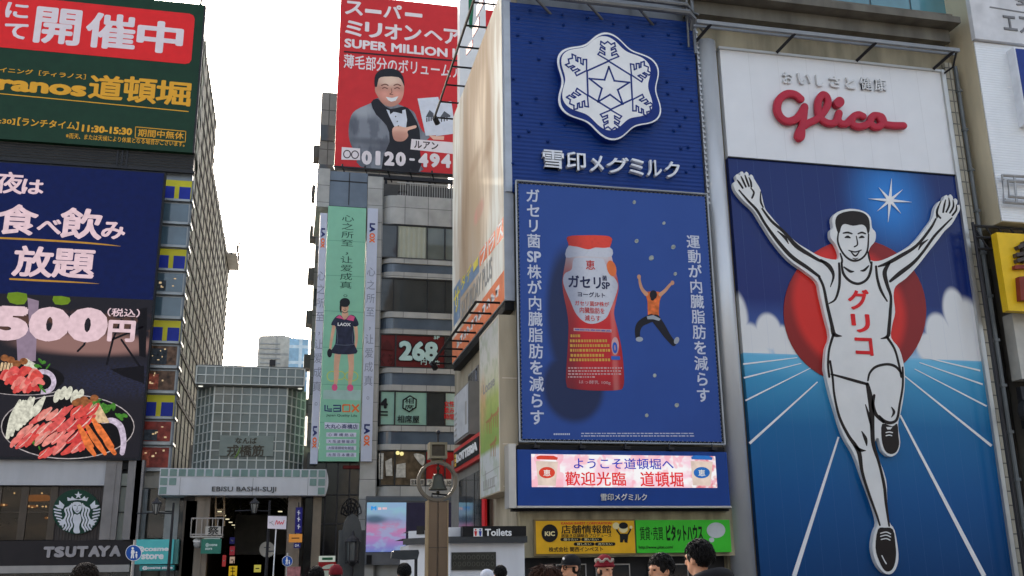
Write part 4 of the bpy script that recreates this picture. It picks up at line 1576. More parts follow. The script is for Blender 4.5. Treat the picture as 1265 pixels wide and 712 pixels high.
b.box((xG - 0.025, -gn + 0.05, zt_ - 0.06), (xG - 0.005, -gf - 0.05, zt_))
obj('trim', b, mat('cream_trim', (196, 186, 168), 0.5), root)
L0 = rootloc(root)
A = Art('savanna_print', 0.4, axis=1)
def lg(x, y):
    a, z = G0.pt(x, y)
    return -a - L0.y, z - L0.z
H = zt_ - zb_
v = A.math('DIVIDE', A.z, H)
A.ramp(v, [(0.0, (178, 182, 182)), (0.24, (180, 184, 184)), (0.27, (128, 152, 74)), (0.42, (134, 158, 76)), (0.55, (160, 170, 96)), (0.64, (186, 184, 156)), (0.8, (190, 188, 180)), (1, (178, 178, 176))])
y_, z_ = lg(597, 500)
A.mix(A.math('MULTIPLY', A.blob(y_, z_, .6, 1.0, .6), .6), (200, 146, 110))
A.mix(A.math('MULTIPLY', A.noise(1.6, .45, .62, 5), .35), (110, 134, 70))
b = MB()
b.ab(G0, gf + 0.06, zb_ + 0.04, gn - 0.06, zt_ - 0.06, 0.0, 0.01)
obj('print', b, A.done(), root)
GF_ = G0.fwd(0.01)
b = MB()
for (x, y) in ((604, 520), (612, 512), (609, 548)):
    b.ribbon(GF_, [(x - 3, y + 2), (x, y), (x + 3, y - 4), (x + 3.5, y - 9)], [2, 3.2, 2.4, 1], 0.0, 0.004)
    for dx in (-2.4, 0.5, 2.6):
        b.ribbon(GF_, [(x + dx, y), (x + dx + 0.2, y + 16)], [1.0, 0.5], 0.0, 0.005, 0)
obj('animal_print', b, mat('print_tan', (150, 110, 70), 0.4), root)
b = MB()
for (x0, y0, x1, y1) in ((597, 588, 617, 576), (600, 582, 600.2, 600), (606, 592, 614, 588)):
    b.ribbon(GF_, [(x0, y0), (x1, y1)], 0.7, 0.0, 0.004, 0)
a_, z_ = GF_.pt(597, 610)
a2_, z2_ = GF_.pt(612, 600)
for k in range(7):
    aa = a_ + (a2_ - a_) * k / 7
    b.ab(GF_, aa, zb_ + .25, aa + (a2_ - a_) / 9, zb_ + .32, 0, .005)
    b.ab(GF_, aa + .02, zb_ + .34, aa + (a2_ - a_) / 16, zb_ + .62, 0, .006)
a_, z_ = GF_.pt(597, 485); a2_, z2_ = GF_.pt(611, 466)
b.text_ab(GF_, 'Loose', a_, (z_ + z2_) / 2 - .2, a2_, (z_ + z2_) / 2 + .2, 0.02, 0.002, 0.004)
obj('lettering', b, mat('print_grey_ink', (140, 138, 136), 0.4), root)
# shopfront further down the street side
WS = SXL(xe)
root = thing('street_shopfront', 'narrow shopfront with dark glazing and a red framed burger shop sign down the street side', 'shopfront', (xe, YA + 6, 0))
b = MB()
def xs_(px, py):
    return -WS.pt(px, py)[0]
y0_, y1_ = xs_(596, 600), xs_(566, 600)
b.box((xe - 0.25, y0_ - 0.5, 0), (xe + 0.1, y1_ + 0.5, WS.pt(580, 560)[1]))
obj('frame', b, mat('pale_shop_frame', (120, 118, 112), 0.5), root)
WP = WS.fwd(0.26)
ya, yb = -WP.pt(598, 600)[0], -WP.pt(567, 600)[0]
zt_, zb_ = WP.pt(580, 582)[1], WP.pt(580, 660)[1]
for k in range(3):
    b = MB()
    w = (yb - ya) / 3
    b.ab(WP, -yb + k * w + .08, 2.6, -yb + (k + 1) * w - .08, zt_ - .2, 0, 0.02)
    obj('window', b, glass('dark_shop_glass', (30, 32, 34), .06), root)
b = MB()
b.ab(WP, -yb, 0.2, -ya, 2.5, 0, 0.05)
obj('panel', b, mat('rose_panel', (120, 84, 86), .5), root)
b = MB()
b.ab(WP, -ya, 0.2, -ya + 0.6, zt_ - 0.3, 0, 0.1)
obj('red_post', b, REDP, root)
zs1 = (WP.pt(566, 556)[1] + WP.pt(594, 536)[1]) / 2
zs0 = (WP.pt(567, 582)[1] + WP.pt(594, 571)[1]) / 2
sroot = thing('burger_shop_sign', 'red framed black shop sign with white lettering over the street shopfront', 'sign', (xe - 0.4, (ya + yb) / 2, zs0))
b = MB()
b.box((xe - 0.45, ya - .3, zs0), (xe - 0.26, yb + .4, zs1))
obj('case', b, mat('case_red', (180, 44, 40), .4), sroot)
b = MB()
SS = SXL(xe - 0.45)
dz = (zs1 - zs0) * .16
b.ab(SS, -yb - .1, zs0 + dz, -ya + .0, zs1 - dz, 0, .03)
obj('panel', b, INK, sroot)
b = MB()
LW = -ya - .25 - (-yb + .55)
b.text_ab(SS, 'LOTTERIA', -yb + .75, zs0 + dz * 2.0, -ya - .25, zs1 - dz * 2.0, .05, .034, .03)
obj('lettering', b, WHITE, sroot)
b = MB()
zc_ = (zs0 + zs1) / 2
for k in range(3):
    b.ab(SS, -yb + .15, zc_ - .3 + k * .2, -yb + .55, zc_ - .15 + k * .2, .03, .05)
obj('emblem', b, mat('emblem_yellow', (220, 170, 60), .4), sroot)
# small white box sign further along
X2 = SXL(xe - 0.5)
a0_, a1_ = X2.pt(561, 520)[0], X2.pt(579, 520)[0]
zt_ = (X2.pt(561, 486)[1] + X2.pt(578, 475)[1]) / 2
zb_ = (X2.pt(561, 548)[1] + X2.pt(579, 538)[1]) / 2
root = thing('white_box_sign', 'small pale box sign above the burger shop sign on the street side', 'sign', (xe - .5, -(a0_ + a1_) / 2, zb_))
b = MB()
b.box((xe - .48, -a1_, zb_), (xe + .3, -a0_, zt_))
obj('case', b, mat('grey_box', (120, 118, 114), .5), root)
b = MB()
b.ab(X2, a0_ + .1, zb_ + .1, a1_ - .1, zt_ - .1, 0, .02)
obj('panel', b, mat('pale_print', (176, 178, 182), .4, var=.15, scale=2), root)
b = MB()
X3 = X2.fwd(.02)
for k in range(5):
    b.ab(X3, a0_ + .25, zb_ + .3 + k * .25, a0_ + .9, zb_ + .4 + k * .25, 0, .005)
b.ab(X3, a1_ - .8, zb_ + .5, a1_ - .4, zt_ - .8, 0, .005)
obj('figure_print', b, mat('print_grey_ink', (140, 138, 136), .4), root)
# dark upper windows on the street wall
root = thing('street_window_band', 'dark window band with light frames between the box posters on the street side', 'window', (xe, YA + 5, 7))
b = MB()
WB = WS.fwd(0.0)
a0_, a1_ = WB.pt(580, 500)[0], WB.pt(592, 500)[0]
zt_, zb_ = WB.pt(588, 455)[1], WB.pt(588, 545)[1]
b.ab(WB, a0_, zb_, a1_, zt_, 0, .06)
obj('frame', b, GALV, root)
b = MB()
w = (a1_ - a0_)
for k in range(2):
    b.ab(WB, a0_ + .1 + k * w / 2, zb_ + .1, a0_ + (k + 1) * w / 2 - .1, zt_ - .1, .06, .08)
obj('pane', b, glass('dark_shop_glass', (30, 32, 34), .06), root)
# white cabinet with green stripe on the roof
root = thing('roof_sign_tower', 'white roof sign with a green stripe rising beside the red hair billboard', 'sign', (xe, YA + 14, 20))
b = MB()
W9 = FY(YA + 17)
b.rect(W9, 568, -30, 601, 170, -.8, 0)
obj('case', b, WHITE, root)
b = MB()
b.pp(W9, [(578, -30), (588, -30), (583, 36), (579.5, 34)], 0, .03)
obj('stripe', b, mat('stripe_green', (30, 100, 70), .4), root)
b = MB()
WT = SXL(xe - 0.05)
for (x, y, s_) in ((589, 35, 8), (594, 8, 9), (581, 60, 6)):
    b.pp(WT, [(x - 4, y + s_ * 1.5), (x + 4, y - s_ * .2), (x + 4, y - s_ * 1.8), (x - 4, y + s_ * .1)], .02, .06)
obj('red_panel', b, mat('print_dull_red', (150, 60, 66), .4), root)

# ------------------------------------------------------------------ unseen buildings added behind the camera to shade and reflect in the fronts
for (x0, x1, y, h, col, lab) in ((-46, -24, -16, 22, (140, 130, 118), 'tan office building across the water facing the dark glazed store'),
                                 (-23, -7, -20, 27, (112, 112, 116), 'slate grey office building across the water facing the arcade'),
                                 (8, 26, -18, 24, (150, 146, 138), 'pale stone office building across the water facing the yogurt poster'),
                                 (27, 52, -16, 29, (120, 106, 96), 'brown office building across the water facing the runner billboard')):
    rt_ = thing('office_building', lab, 'building', ((x0 + x1) / 2, y, 0))
    b = MB()
    b.box((x0, y - 12, 0), (x1, y, h))
    obj('wall', b, tiled('shade_block_wall_%d' % h, col, (80, 78, 74), 1.6, .8, .6, .02, .06), rt_)
    for fl_ in range(int(h / 3.4)):
        b = MB()
        b.box((x0 + .8, y, 1.2 + fl_ * 3.4), (x1 - .8, y + .06, 3.2 + fl_ * 3.4))
        obj('window_band', b, glass('shade_block_glass', (60, 70, 78), .06, .6), rt_)

# ------------------------------------------------------------------ public toilet block and bell monument
YT = 30.0
T0 = FY(YT)
tx0, tx1 = T0.pt(556, 690)[0], T0.pt(648, 690)[0]
tz = T0.pt(600, 671)[1]
tz2 = T0.pt(600, 663)[1]
root = thing('toilet_block', 'low white public toilet block with a dark eave beside the corner building', 'kiosk', ((tx0 + tx1) / 2, YT, 0))
b = MB()
tl = T0.pt(513, 690)[0]
TW = mat('toilet_white', (196, 198, 202), 0.5, var=.06, streak=.06)
b.box((tx0, YT, 0), (tx1, YT + 4, tz))
b.add([(tl, YT + 1.6, 0), (tx0, YT, 0), (tx0, YT, tz), (tl, YT + 1.6, tz), (tl, YT + 4, 0), (tl, YT + 4, tz), (tx0, YT + 4, 0), (tx0, YT + 4, tz)], [(0, 1, 2, 3), (0, 3, 5, 4), (3, 2, 7, 5), (4, 5, 7, 6)])
obj('wall', b, TW, root)
b = MB()
b.box((tx0 - .05, YT - .2, tz + .002), (tx1 + .05, YT + 4, tz2))
b.add([(tl - .2, YT + 1.5, tz + .002), (tx0 - .05, YT - .2, tz + .002), (tx0 - .05, YT - .2, tz2), (tl - .2, YT + 1.5, tz2), (tl - .2, YT + 4, tz2), (tx0 - .05, YT + 4, tz2)], [(0, 1, 2, 3), (3, 2, 5, 4)])
obj('eave', b, mat('dark_eave', (58, 60, 62), .5), root)
b = MB()
zt_ = T0.pt(600, 651)[1]
b.box((tx0, YT + .2, tz2 + .002), (tx1 - .1, YT + 3.5, zt_))
b.add([(tl, YT + 1.8, tz2), (tx0, YT + .2, tz2), (tx0, YT + .2, zt_ - .05), (tl, YT + 1.8, zt_ - .05), (tl, YT + 3.5, zt_ - .05), (tx0, YT + 3.5, zt_ - .05)], [(0, 1, 2, 3), (3, 2, 5, 4)])
obj('parapet', b, TW, root)
b = MB()
for k in range(3):
    f = .2 + .26 * k
    p = Vector((tl + (tx0 - tl) * f, YT + 1.75 - 1.6 * f, tz2 + .12))
    q = Vector((tl + (tx0 - tl) * (f + .2), YT + 1.75 - 1.6 * (f + .2), tz2 + .12))
    b.add([p, q, q + Vector((0, 0, .25)), p + Vector((0, 0, .25))], [(0, 1, 2, 3)])
obj('vent_window', b, DARK, root)
sg_ = thing('toilets_sign', 'black sign reading Toilets with two small figure icons above the white block', 'sign', (T0.pt(609, 660)[0], YT - .25, tz2))
b = MB()
x0, x1 = T0.pt(570, 658)[0], T0.pt(648, 658)[0]
zs0 = tz2 + .004
zs1 = T0.pt(609, 650.5)[1]
b.box((x0, YT - .22, zs0), (x1, YT + .15, zs1))
obj('panel', b, INK, sg_)
TP = FY(YT - .22)
b = MB()
b.text(TP, 'Toilets', 599, 653.5, 632, 662.3, .03, .005, .01)
b.rect(TP, 585, 652.8, 596, 663, .003, .006)
obj('lettering', b, WHITE, sg_)
for dx, c in ((587.6, (190, 40, 40)), (593.2, (40, 60, 140))):
    b = MB()
    b.ell(TP, dx, 654.7, 1.1, 1.1, .008, .012, 12)
    b.pp(TP, [(dx - 1.8, 656.3), (dx + 1.8, 656.3), (dx + .9, 662.4), (dx - .9, 662.4)], .008, .012)
    obj('icon', b, mat('icon%d' % c[0], c), sg_)
b = MB()
b.rect(T0, 557.5, 682.6, 612.5, 704, .003, .05)
pq = obj('plaque', b, mat('bronze_plaque', (52, 52, 48), .45, .3, var=.3, scale=6))
tag(pq, 'dark bronze relief plaque fixed to the white toilet block', 'plaque')
b = MB()
for i in range(9):
    for j in range(2):
        b.ring(T0, 561.5 + 5.8 * i, 688.5 + 8.5 * j, 1.9, 2.6, .6, .05, .065, 12)
obj('relief', b, mat('bronze_light', (84, 84, 78), .4, .3), pq)

YB = 25.0
B0 = FY(YB)
bx0, bx1 = B0.pt(529, 660)[0], B0.pt(553.5, 660)[0]
bc = (bx0 + bx1) / 2
root = thing('bell_monument', 'brown stone pillar monument with a metal ring holding a bell', 'monument', (bc, YB, 0))
zr0 = B0.pt(541, 619)[1]
zt_ = B0.pt(541, 545)[1]
BRN = tiled('brown_granite', (98, 80, 62), (66, 54, 44), .6, 1.1, .35, .012, .12)
b = MB()
b.box((bx0 + .015, YB + .02, 0), (bc - .012, YB + .5, zr0))
b.box((bc + .012, YB + .02, 0), (bx1 - .015, YB + .5, zr0))
b.box((bc - .012, YB + .06, 0), (bc + .012, YB + .46, zr0 - .01))
obj('pillar', b, BRN, root)
b = MB()
for x in (bx0 - .01, bx1 - .015):
    b.box((x, YB, 0), (x + .024, YB + .52, zr0 + .02))
obj('edge_trim', b, mat('bronze_trim', (132, 116, 90), .4, .4), root)
b = MB()
zc_ = B0.pt(541.5, 593.5)[1]
rr = (B0.pt(566, 593)[0] - B0.pt(517, 593)[0]) / 2 - .03
cc = B0.pt(541.5, 593.5)[0]
RIM = mat('ring_metal', (98, 92, 82), .45, .35)
outer = [(rr + .035, -.13), (rr + .035, .13), (rr - .035, .13), (rr - .035, -.13)]
k = len(b.v)
N = 48
for i in range(N):
    t = 2 * math.pi * i / N
    for (r_, y_) in outer:
        b.v.append(Vector((cc + r_ * math.cos(t), YB + .25 + y_, zc_ + r_ * math.sin(t))))
for i in range(N):
    for j in range(4):
        b.face((k + 4 * i + j, k + 4 * i + (j + 1) % 4, k + 4 * ((i + 1) % N) + (j + 1) % 4, k + 4 * ((i + 1) % N) + j))
obj('ring', b, RIM, root)
b = MB()
hb = (zt_ - zc_) * .0
zb0_ = B0.pt(541, 605)[1]
zb1_ = B0.pt(541, 584)[1]
h = zb1_ - zb0_
b.lathe((cc + .03, YB + .25, zb0_), [(.235, 0), (.24, .02), (.19, h * .25), (.15, h * .55), (.14, h * .8), (.09, h * .97), (.01, h)], 20)
b.lathe((cc + .03, YB + .25, zb1_ - .01), [(.03, 0), (.03, .1), (.055, .12), (.02, .2), (.02, .3)], 10)
b.sph((cc + .03, YB + .25, zb0_ - .05), .045, 8, 6)
bell = obj('bell', b, mat('bell_bronze', (66, 66, 58), .4, .6), root, smooth=True)
b = MB()
b.tube([(cc + .03, YB + .25, zb1_ + .2), (cc + .03, YB + .25, zc_ + rr)], .02, 6)
b.tube([(cc + .03, YB + .25, zb0_ - .05), (cc + .03, YB + .25, zb0_ - .16)], .012, 5)
b.tube([(cc - .12, YB + .25, zc_ - rr + .03), (cc - .12, YB + .25, zc_ - rr + .16), (cc + .3, YB + .25, zc_ - rr + .12)], .025, 6)
obj('hanger', b, STEEL, root)
b = MB()
x0, x1 = B0.pt(531, 555)[0], B0.pt(553, 555)[0]
z0_, z1_ = B0.pt(541, 566)[1], B0.pt(541, 546)[1]
b.box((x0, YB + .05, z0_), (x1, YB + .45, z0_ + .06))
b.box((x0, YB + .05, z1_ - .06), (x1, YB + .45, z1_))
b.box((x0, YB + .05, z0_ + .06), (x0 + .06, YB + .45, z1_ - .06))
b.box((x1 - .06, YB + .05, z0_ + .06), (x1, YB + .45, z1_ - .06))
b.box((x0 + .08, YB + .2, zc_ + rr), (x1 - .08, YB + .4, z0_))
hd = obj('head_box', b, mat('sand_metal', (112, 106, 88), .5, .2), root)
b = MB()
b.box((x0 + .06, YB + .1, z0_ + .06), (x1 - .06, YB + .4, z1_ - .06))
obj('face_panel', b, mat('dull_face', (66, 60, 50), .5, var=.3, scale=4), hd)
b = MB()
b.tube([(B0.pt(543, 546)[0], YB + .25, z1_), (B0.pt(543, 546)[0], YB + .25, z1_ + .25)], .03, 6)
b.sph((B0.pt(543, 546)[0], YB + .25, z1_ + .27), .06, 8, 6)
obj('finial', b, STEEL, hd)

# ------------------------------------------------------------------ building with the green banner
YL = 60.0
L_ = FY(YL)
lx0, lx1 = L_.pt(468, 400)[0], L_.pt(560, 400)[0] + 6
def zrow(y):
    return L_.pt(512, y)[1]
root = thing('banner_building', 'stone faced shop building with rounded corner and stacked window bands behind the bell', 'building', (lx0 + 3, YL, 0))
STONE = tiled('stone_cladding', (154, 154, 151), (88, 89, 88), 1.5, 1.15, .5, .018, .06, 0)
RC_ = 0.9
def plan(off=0.0, x0=None):
    x0 = lx0 if x0 is None else x0
    pts = []
    for k in range(9):
        t = math.pi - k * math.pi / 16
        pts.append((x0 + RC_ + (RC_ + off) * math.cos(t), YL + RC_ - (RC_ + off) * math.sin(t)))
    pts.append((lx1, YL - off))
    return pts
def band(z0, z1, off, m_, nm, parent=None, lab=None):
    b = MB()
    p = plan(off)
    n = len(p)
    V = [(x, y, z0) for x, y in p] + [(x, y, z1) for x, y in p] + [(lx1, YL + 8, z0), (p[0][0], YL + 8, z0), (lx1, YL + 8, z1), (p[0][0], YL + 8, z1)]
    Fs = [(i, i + 1, n + i + 1, n + i) for i in range(n - 1)]
    Fs.append((2 * n + 1, 0, n, 2 * n + 3))
    Fs.append(tuple(range(n, 2 * n)) + (2 * n + 2, 2 * n + 3))
    Fs.append(tuple(reversed(tuple(range(n)) + (2 * n, 2 * n + 1))))
    b.add(V, Fs)
    return obj(nm, b, m_, parent or root, lab)
rows = [('b', 243, 278), ('w', 278, 320), ('b', 320, 326), ('s', 326, 337), ('b', 337, 344), ('w', 344, 386), ('b', 386, 393), ('s', 393, 407), ('b', 407, 413),
        ('w', 413, 455), ('b', 455, 461), ('s', 461, 476), ('b', 476, 483), ('w', 483, 526.5), ('b', 526.5, 533), ('s', 533, 549), ('b', 549, 556), ('w', 556, 601), ('b', 601, 712)]
NAVYG = glass('navy_glass', (72, 84, 98), .08, .6)
DKG = glass('dim_window_glass', (46, 50, 52), .06, .5)
wrows = []
for t, ya_, yb_ in rows:
    z1_, z0_ = zrow(ya_), zrow(yb_) if yb_ < 712 else 0
    if t == 'b':
        band(z0_, z1_, .0, STONE, 'stone_band')
    elif t == 's':
        band(z0_ + .002, z1_ - .002, -.12, NAVYG, 'spandrel_glass')
    else:
        band(z0_ + .002, z1_ - .002, -.55, mat('room_dark', (46, 47, 47), .7, var=.3), 'window_recess')
        wrows.append((z0_, z1_, ya_, yb_))
LG = FY(YL + .12)
px_cols = [467.5, 476, 486, 528, 558, 570, 592]
for wi, (z0_, z1_, ya_, yb_) in enumerate(wrows):
    cols = [[469, 490, 527, 549, 580, 610], [469, 486, 528, 550, 580, 610], [469, 488, 549, 580, 610], [469, 487, 527, 549, 580, 610], [469, 487, 525, 549, 580, 610]][wi]
    for c0, c1 in zip(cols, cols[1:]):
        a0_, a1_ = LG.pt(c0, (ya_ + yb_) / 2)[0], LG.pt(c1, (ya_ + yb_) / 2)[0]
        b = MB()
        b.ab(LG, a0_, z0_ + .01, a0_ + .07, z1_ - .01, -.08, .08)
        b.ab(LG, a0_ + .08, z1_ - .08, a1_ - .01, z1_ - .01, -.08, .06)
        b.ab(LG, a0_ + .08, z0_ + .01, a1_ - .01, z0_ + .08, -.08, .06)
        f = obj('window_frame', b, mat('dark_metal_frame', (52, 53, 54), .4, .3), root)
        pm = DKG
        if wi == 0 and c0 == 490:
            pm = ribbed('curtained_pane', (150, 152, 136), .32, .4, 0, 0, .05)
        elif wi == 0 and c0 in (527, 549):
            pm = glass('pale_pane', (90, 96, 92), .06, .4)
        elif wi == 3 and c0 in (469, 487):
            pm = mat('mint_film', (128, 164, 150), .3, var=.06)
        elif wi == 3 and c0 == 549:
            pm = mat('mint_film2', (150, 172, 166), .3, var=.06)
        elif wi == 2 and c0 in (488, 469):
            pm = mat('red_film', (132, 26, 30) if c0 == 488 else (88, 28, 28), .35, var=.08)
        elif wi == 4 and c0 in (525, 549):
            pm = mat('red_shop_film', (140, 30, 30), .35, var=.25)
        elif wi == 4:
            pm = mat('lit_shop_film', (86, 74, 58), .35, var=.6, scale=2.2)
        b = MB()
        b.ab(LG, a0_ + .08, z0_ + .09, a1_ - .01, z1_ - .09, -.04, 0)
        obj('pane', b, pm, f)
LQ = FY(YL + .05)
b = MB()
b.text(LQ, '268', 493, 421, 541, 447, .05, 0, .02)
b.text(LQ, '円', 520, 444, 527, 451, .03, 0, .02)
b.text(LQ, '5F', 536, 415, 543, 419.5, .03, 0, .02)
b.text(LQ, '税抜', 530, 445, 543, 451, .02, 0, .02)
obj('lettering', b, mat('mint_letters', (164, 190, 186), .4), root)
b = MB()
b.text(LQ, '268', 492, 420, 542, 448, .09, -.03, .02)
obj('letter_outline', b, INK, root)
b = MB()
b.text(LQ, 'くろ', 470, 436, 486, 452, .03, 0, .02)
b.pp(LQ, [(471, 432), (474, 424), (478, 420), (482, 424), (486, 433)], 0, .02)
obj('dark_lettering', b, mat('maroon_print', (70, 22, 22), .4), root)
b = MB()
b.text(LQ, '相席屋', 491, 513, 518, 523, .02, 0, .02)
b.ell(LQ, 506, 499, 10, 11, -.01, .0, 6, math.pi / 6)
b.text(LQ, '4', 469, 492, 479, 505, .05, 0, .02)
b.rect(LQ, 470, 508, 479, 510, 0, .02)
b.rect(LQ, 470, 512, 479, 514, 0, .02)
obj('black_lettering', b, INK, root)
b = MB()
b.ell(LQ, 506, 499, 8, 9, .0, .005, 6, math.pi / 6)
obj('hexagon_field', b, mat('mint_film', (128, 164, 150)), root)
b = MB()
b.text(LQ, '相', 500, 492, 511, 499, .02, .006, .01)
b.text(LQ, '席', 500, 500, 511, 506, .02, .006, .01)
obj('hexagon_lettering', b, INK, root)
b = MB()
b.vtext(LQ, ['女性', '飲み', '時間'], 549, 495, 561, 519, .03, 0, .02)
b.pp(LQ, [(562, 600), (576, 600), (585, 585), (570, 575)], 0, .02)
obj('red_lettering', b, REDP, root)
b = MB()
b.pp(LQ, [(511, 561), (524, 563), (523, 575), (518, 572)], 0, .02, 3)
b.rect(LQ, 507, 592, 524, 600, 0, .02)
b.rect(LQ, 527, 592, 600, 600, 0, .02)
b.pp(LQ, [(468, 560), (474, 560), (473, 592), (468, 592)], 0, .01)
b.pp(LQ, [(476, 570), (484, 566), (485, 588), (477, 588)], 0, .01)
b.pp(LQ, [(490, 574), (501, 572), (501, 590), (489, 590)], 0, .01)
obj('white_print', b, mat('film_white', (170, 168, 160), .4, var=.3, scale=5), root)
b = MB()
b.text(LQ, '営業時間', 508, 593, 523, 599, .02, .021, .01)
b.text(LQ, 'ランチ11:30～', 529, 593.5, 562, 599, .02, .021, .01)
obj('small_lettering', b, INK, root)
# warm lamp in the lit floor
for (x, y) in ((491, 560), (496, 561)):
    b = MB()
    b.sph(LG.P(x, y, .12), .12, 8, 6)
    obj('window_lamp', b, led('warm_lamp', (255, 224, 150), 1.4), root)
# roof railing, roof plant
b = MB()
z1_ = zrow(243)
for k in range(60):
    xx = lx0 + 1.2 + k * .16
    b.box((xx, YL + .3, z1_), (xx + .03, YL + .33, z1_ + 1.0))
b.box((lx0 + 1.0, YL + .29, z1_ + 1.0), (lx1, YL + .34, z1_ + 1.06))
b.box((lx0 + 1.0, YL + .29, z1_ + .1), (lx1, YL + .34, z1_ + .14))
obj('roof_railing', b, mat('pale_railing', (158, 158, 154), .45, .2), root)
b = MB()
b.box((lx0 - .1, YL + 2.5, z1_), (lx1, YL + 8, zrow(212)))
for xx, w, h in ((lx0 + 1.5, .9, .7), (lx0 + 3.5, 1.2, .9), (lx0 + 5.5, .8, .6)):
    b.box((xx, YL + 1.2, z1_), (xx + w, YL + 2.2, z1_ + h))
b.lathe((lx0 + 1.4, YL + .8, z1_), [(.5, 0), (.35, .3), (.22, .5), (.3, .55), (.3, .75)], 14)
obj('roof_plant', b, mat('roof_plant_grey', (70, 68, 66), .6, var=.2), root)
# stone pier band left with dark glass over and under the banner
px0 = L_.pt(391, 500)[0]
b = MB()
b.box((L_.pt(454.5, 230)[0], YL - .04, 0), (lx0 + .08, YL + 6, zrow(222)))
b.box((L_.pt(397, 235)[0] - .3, YL - .04, zrow(263)), (L_.pt(407, 235)[0], YL + 6, zrow(216)))
obj('pier', b, STONE, root)
b = MB()
xa_, xb_ = L_.pt(407, 235)[0] + .01, L_.pt(454, 235)[0]
b.box((xa_, YL + .1, zrow(260)), (xb_, YL + 6, zrow(218)))
ob_ = obj('navy_glazing', b, NAVYG, root)
b = MB()
b.box((xa_, YL + .06, zrow(230)), (xb_, YL + .11, zrow(229)))
b.box((xa_ + 1.2, YL + .06, zrow(258)), (xa_ + 1.26, YL + .11, zrow(219)))
obj('mullion', b, STEEL, root)
b = MB()
b.box((px0 - .4, YL + .25, 0), (L_.pt(446, 590)[0], YL + 6, zrow(560)))
obj('entrance_glazing', b, glass('entrance_glass', (26, 26, 28), .08, .4), root)
b = MB()
zz1 = zrow(571)
for k in range(5):
    xx = px0 + k * (L_.pt(446, 590)[0] - px0) / 4
    b.box((xx, YL + .14, 0), (xx + .08, YL + .25, zz1))
for y in (612, 648):
    b.box((px0, YL + .16, L_.pt(420, y)[1]), (L_.pt(446, 590)[0], YL + .25, L_.pt(420, y)[1] + .08))
# arched window lattice
for k in range(7):
    t = math.pi * k / 6
    b.tube([L_.P(434, 640, .1), L_.P(434 + 12 * math.cos(t), 634 - 18 * math.sin(t), .1)], .025, 4)
for r_ in (.45, .72, 1):
    b.tube([L_.P(434 + 12 * r_ * math.cos(math.pi * k / 12), 634 - 18 * r_ * math.sin(math.pi * k / 12), .1) for k in range(13)], .025, 4)
obj('entrance_frame', b, STEEL, root)
b = MB()
b.box((L_.pt(386, 640)[0], YL - .3, 0), (L_.pt(396.5, 640)[0], YL + .2, L_.pt(390, 612)[1]))
obj('entrance_pier', b, mat('tan_stone', (120, 110, 96), .55, var=.12), root)
# maroon awning strip just under the banner
b = MB()
b.box((L_.pt(424, 575)[0], YL + .05, L_.pt(430, 579)[1]), (L_.pt(445, 575)[0], YL + .24, L_.pt(430, 575)[1]))
obj('awning_strip', b, mat('maroon_awning', (90, 30, 30), .6), root)

# --- banners
BN = FY(YL - .35)
def banner_corners(x0t, x1t, yt, yb):
    return BN.pt(x0t, yt)[0], BN.pt(x1t, yt)[0], (BN.pt((x0t + x1t) / 2, yt)[1]), BN.pt((x0t + x1t) / 2 - 7, yb)[1]
a0_, a1_, zt_, zb_ = banner_corners(405.5, 452.5, 256, 570)
root = thing('green_banner', 'tall mint green banner with vertical characters and a player in a navy kit', 'banner', ((a0_ + a1_) / 2, YL - .35, zb_))
MINT = mat('banner_mint', (126, 180, 154), .45, var=.04)
b = MB()
b.ab(BN, a0_, zb_, a1_, zt_, -.28, 0)
obj('panel', b, MINT, root)
b = MB()
n_ = 7
for k in range(1, n_):
    z_ = zb_ + (zt_ - zb_) * k / n_
    b.ab(BN, a0_, z_ - .012, a1_, z_ + .012, 0, .004)
obj('panel_joint', b, mat('joint_green', (84, 140, 116), .5), root)
b = MB()
b.vtext(BN, list('心之所至，让爱成真。'), 422.5, 264, 434.5, 368, .0, .003, .004, .9)
b.text(BN, 'Japan Quality Life', 403, 511.5, 441, 516, .01, .003, .004)
obj('dark_lettering', b, mat('banner_dark_green', (36, 72, 62), .4), root)
b = MB()
b.pp(BN, [(399.5, 482), (446, 482), (445.5, 495), (399, 493)], .002, .004)
obj('pale_zone', b, mat('banner_pale', (150, 178, 172), .45), root)
ZL = (395, 480, 7.125)
b = MB()
NAVY2 = mat('logo_navy', (30, 40, 96), .4)
ORG = mat('logo_orange', (222, 104, 50), .4)
def logoLA(b, pl, zf, o):
    b.ribbon(pl, zf([(46, 146), (46, 196), (86, 200), (108, 200)]), 12 / 7.125, o, o + .004, 0, caps=False)
    b.ribbon(pl, zf([(68, 150), (68, 182), (108, 182)]), 10 / 7.125, o + .001, o + .005, 0, caps=False)
    b.ribbon(pl, zf([(118, 150), (182, 150), (182, 206)]), 12 / 7.125, o, o + .004, 0, caps=False)
    b.ribbon(pl, zf([(182, 200), (122, 202), (122, 176), (176, 176)]), 11 / 7.125, o + .001, o + .005, 0, caps=False)
logoLA(b, BN, lambda p: zz(*ZL, p), .006)
obj('navy_logo', b, NAVY2, root)
b = MB()
b.ribbon(BN, zz(*ZL, [(204, 146), (264, 146), (264, 204), (204, 204), (204, 146)]), 14 / 7.125, .006, .01, 0, caps=False)
b.ribbon(BN, zz(*ZL, [(284, 142), (344, 208)]), 16 / 7.125, .006, .01, 0, caps=False)
b.ribbon(BN, zz(*ZL, [(344, 142), (284, 208)]), 16 / 7.125, .007, .011, 0, caps=False)
obj('orange_logo', b, ORG, root)
b = MB()
b.pp(BN, zz(*ZL, [(42, 298), (346, 308), (344, 362), (42, 356)]), .004, .006)
for y in (388, 446, 504, 564):
    b.pp(BN, zz(*ZL, [(58, y), (322, y + 2), (320, y + 40), (56, y + 38)]), .004, .006)
obj('white_bar', b, mat('banner_white', (190, 194, 210), .45), root)
b = MB()
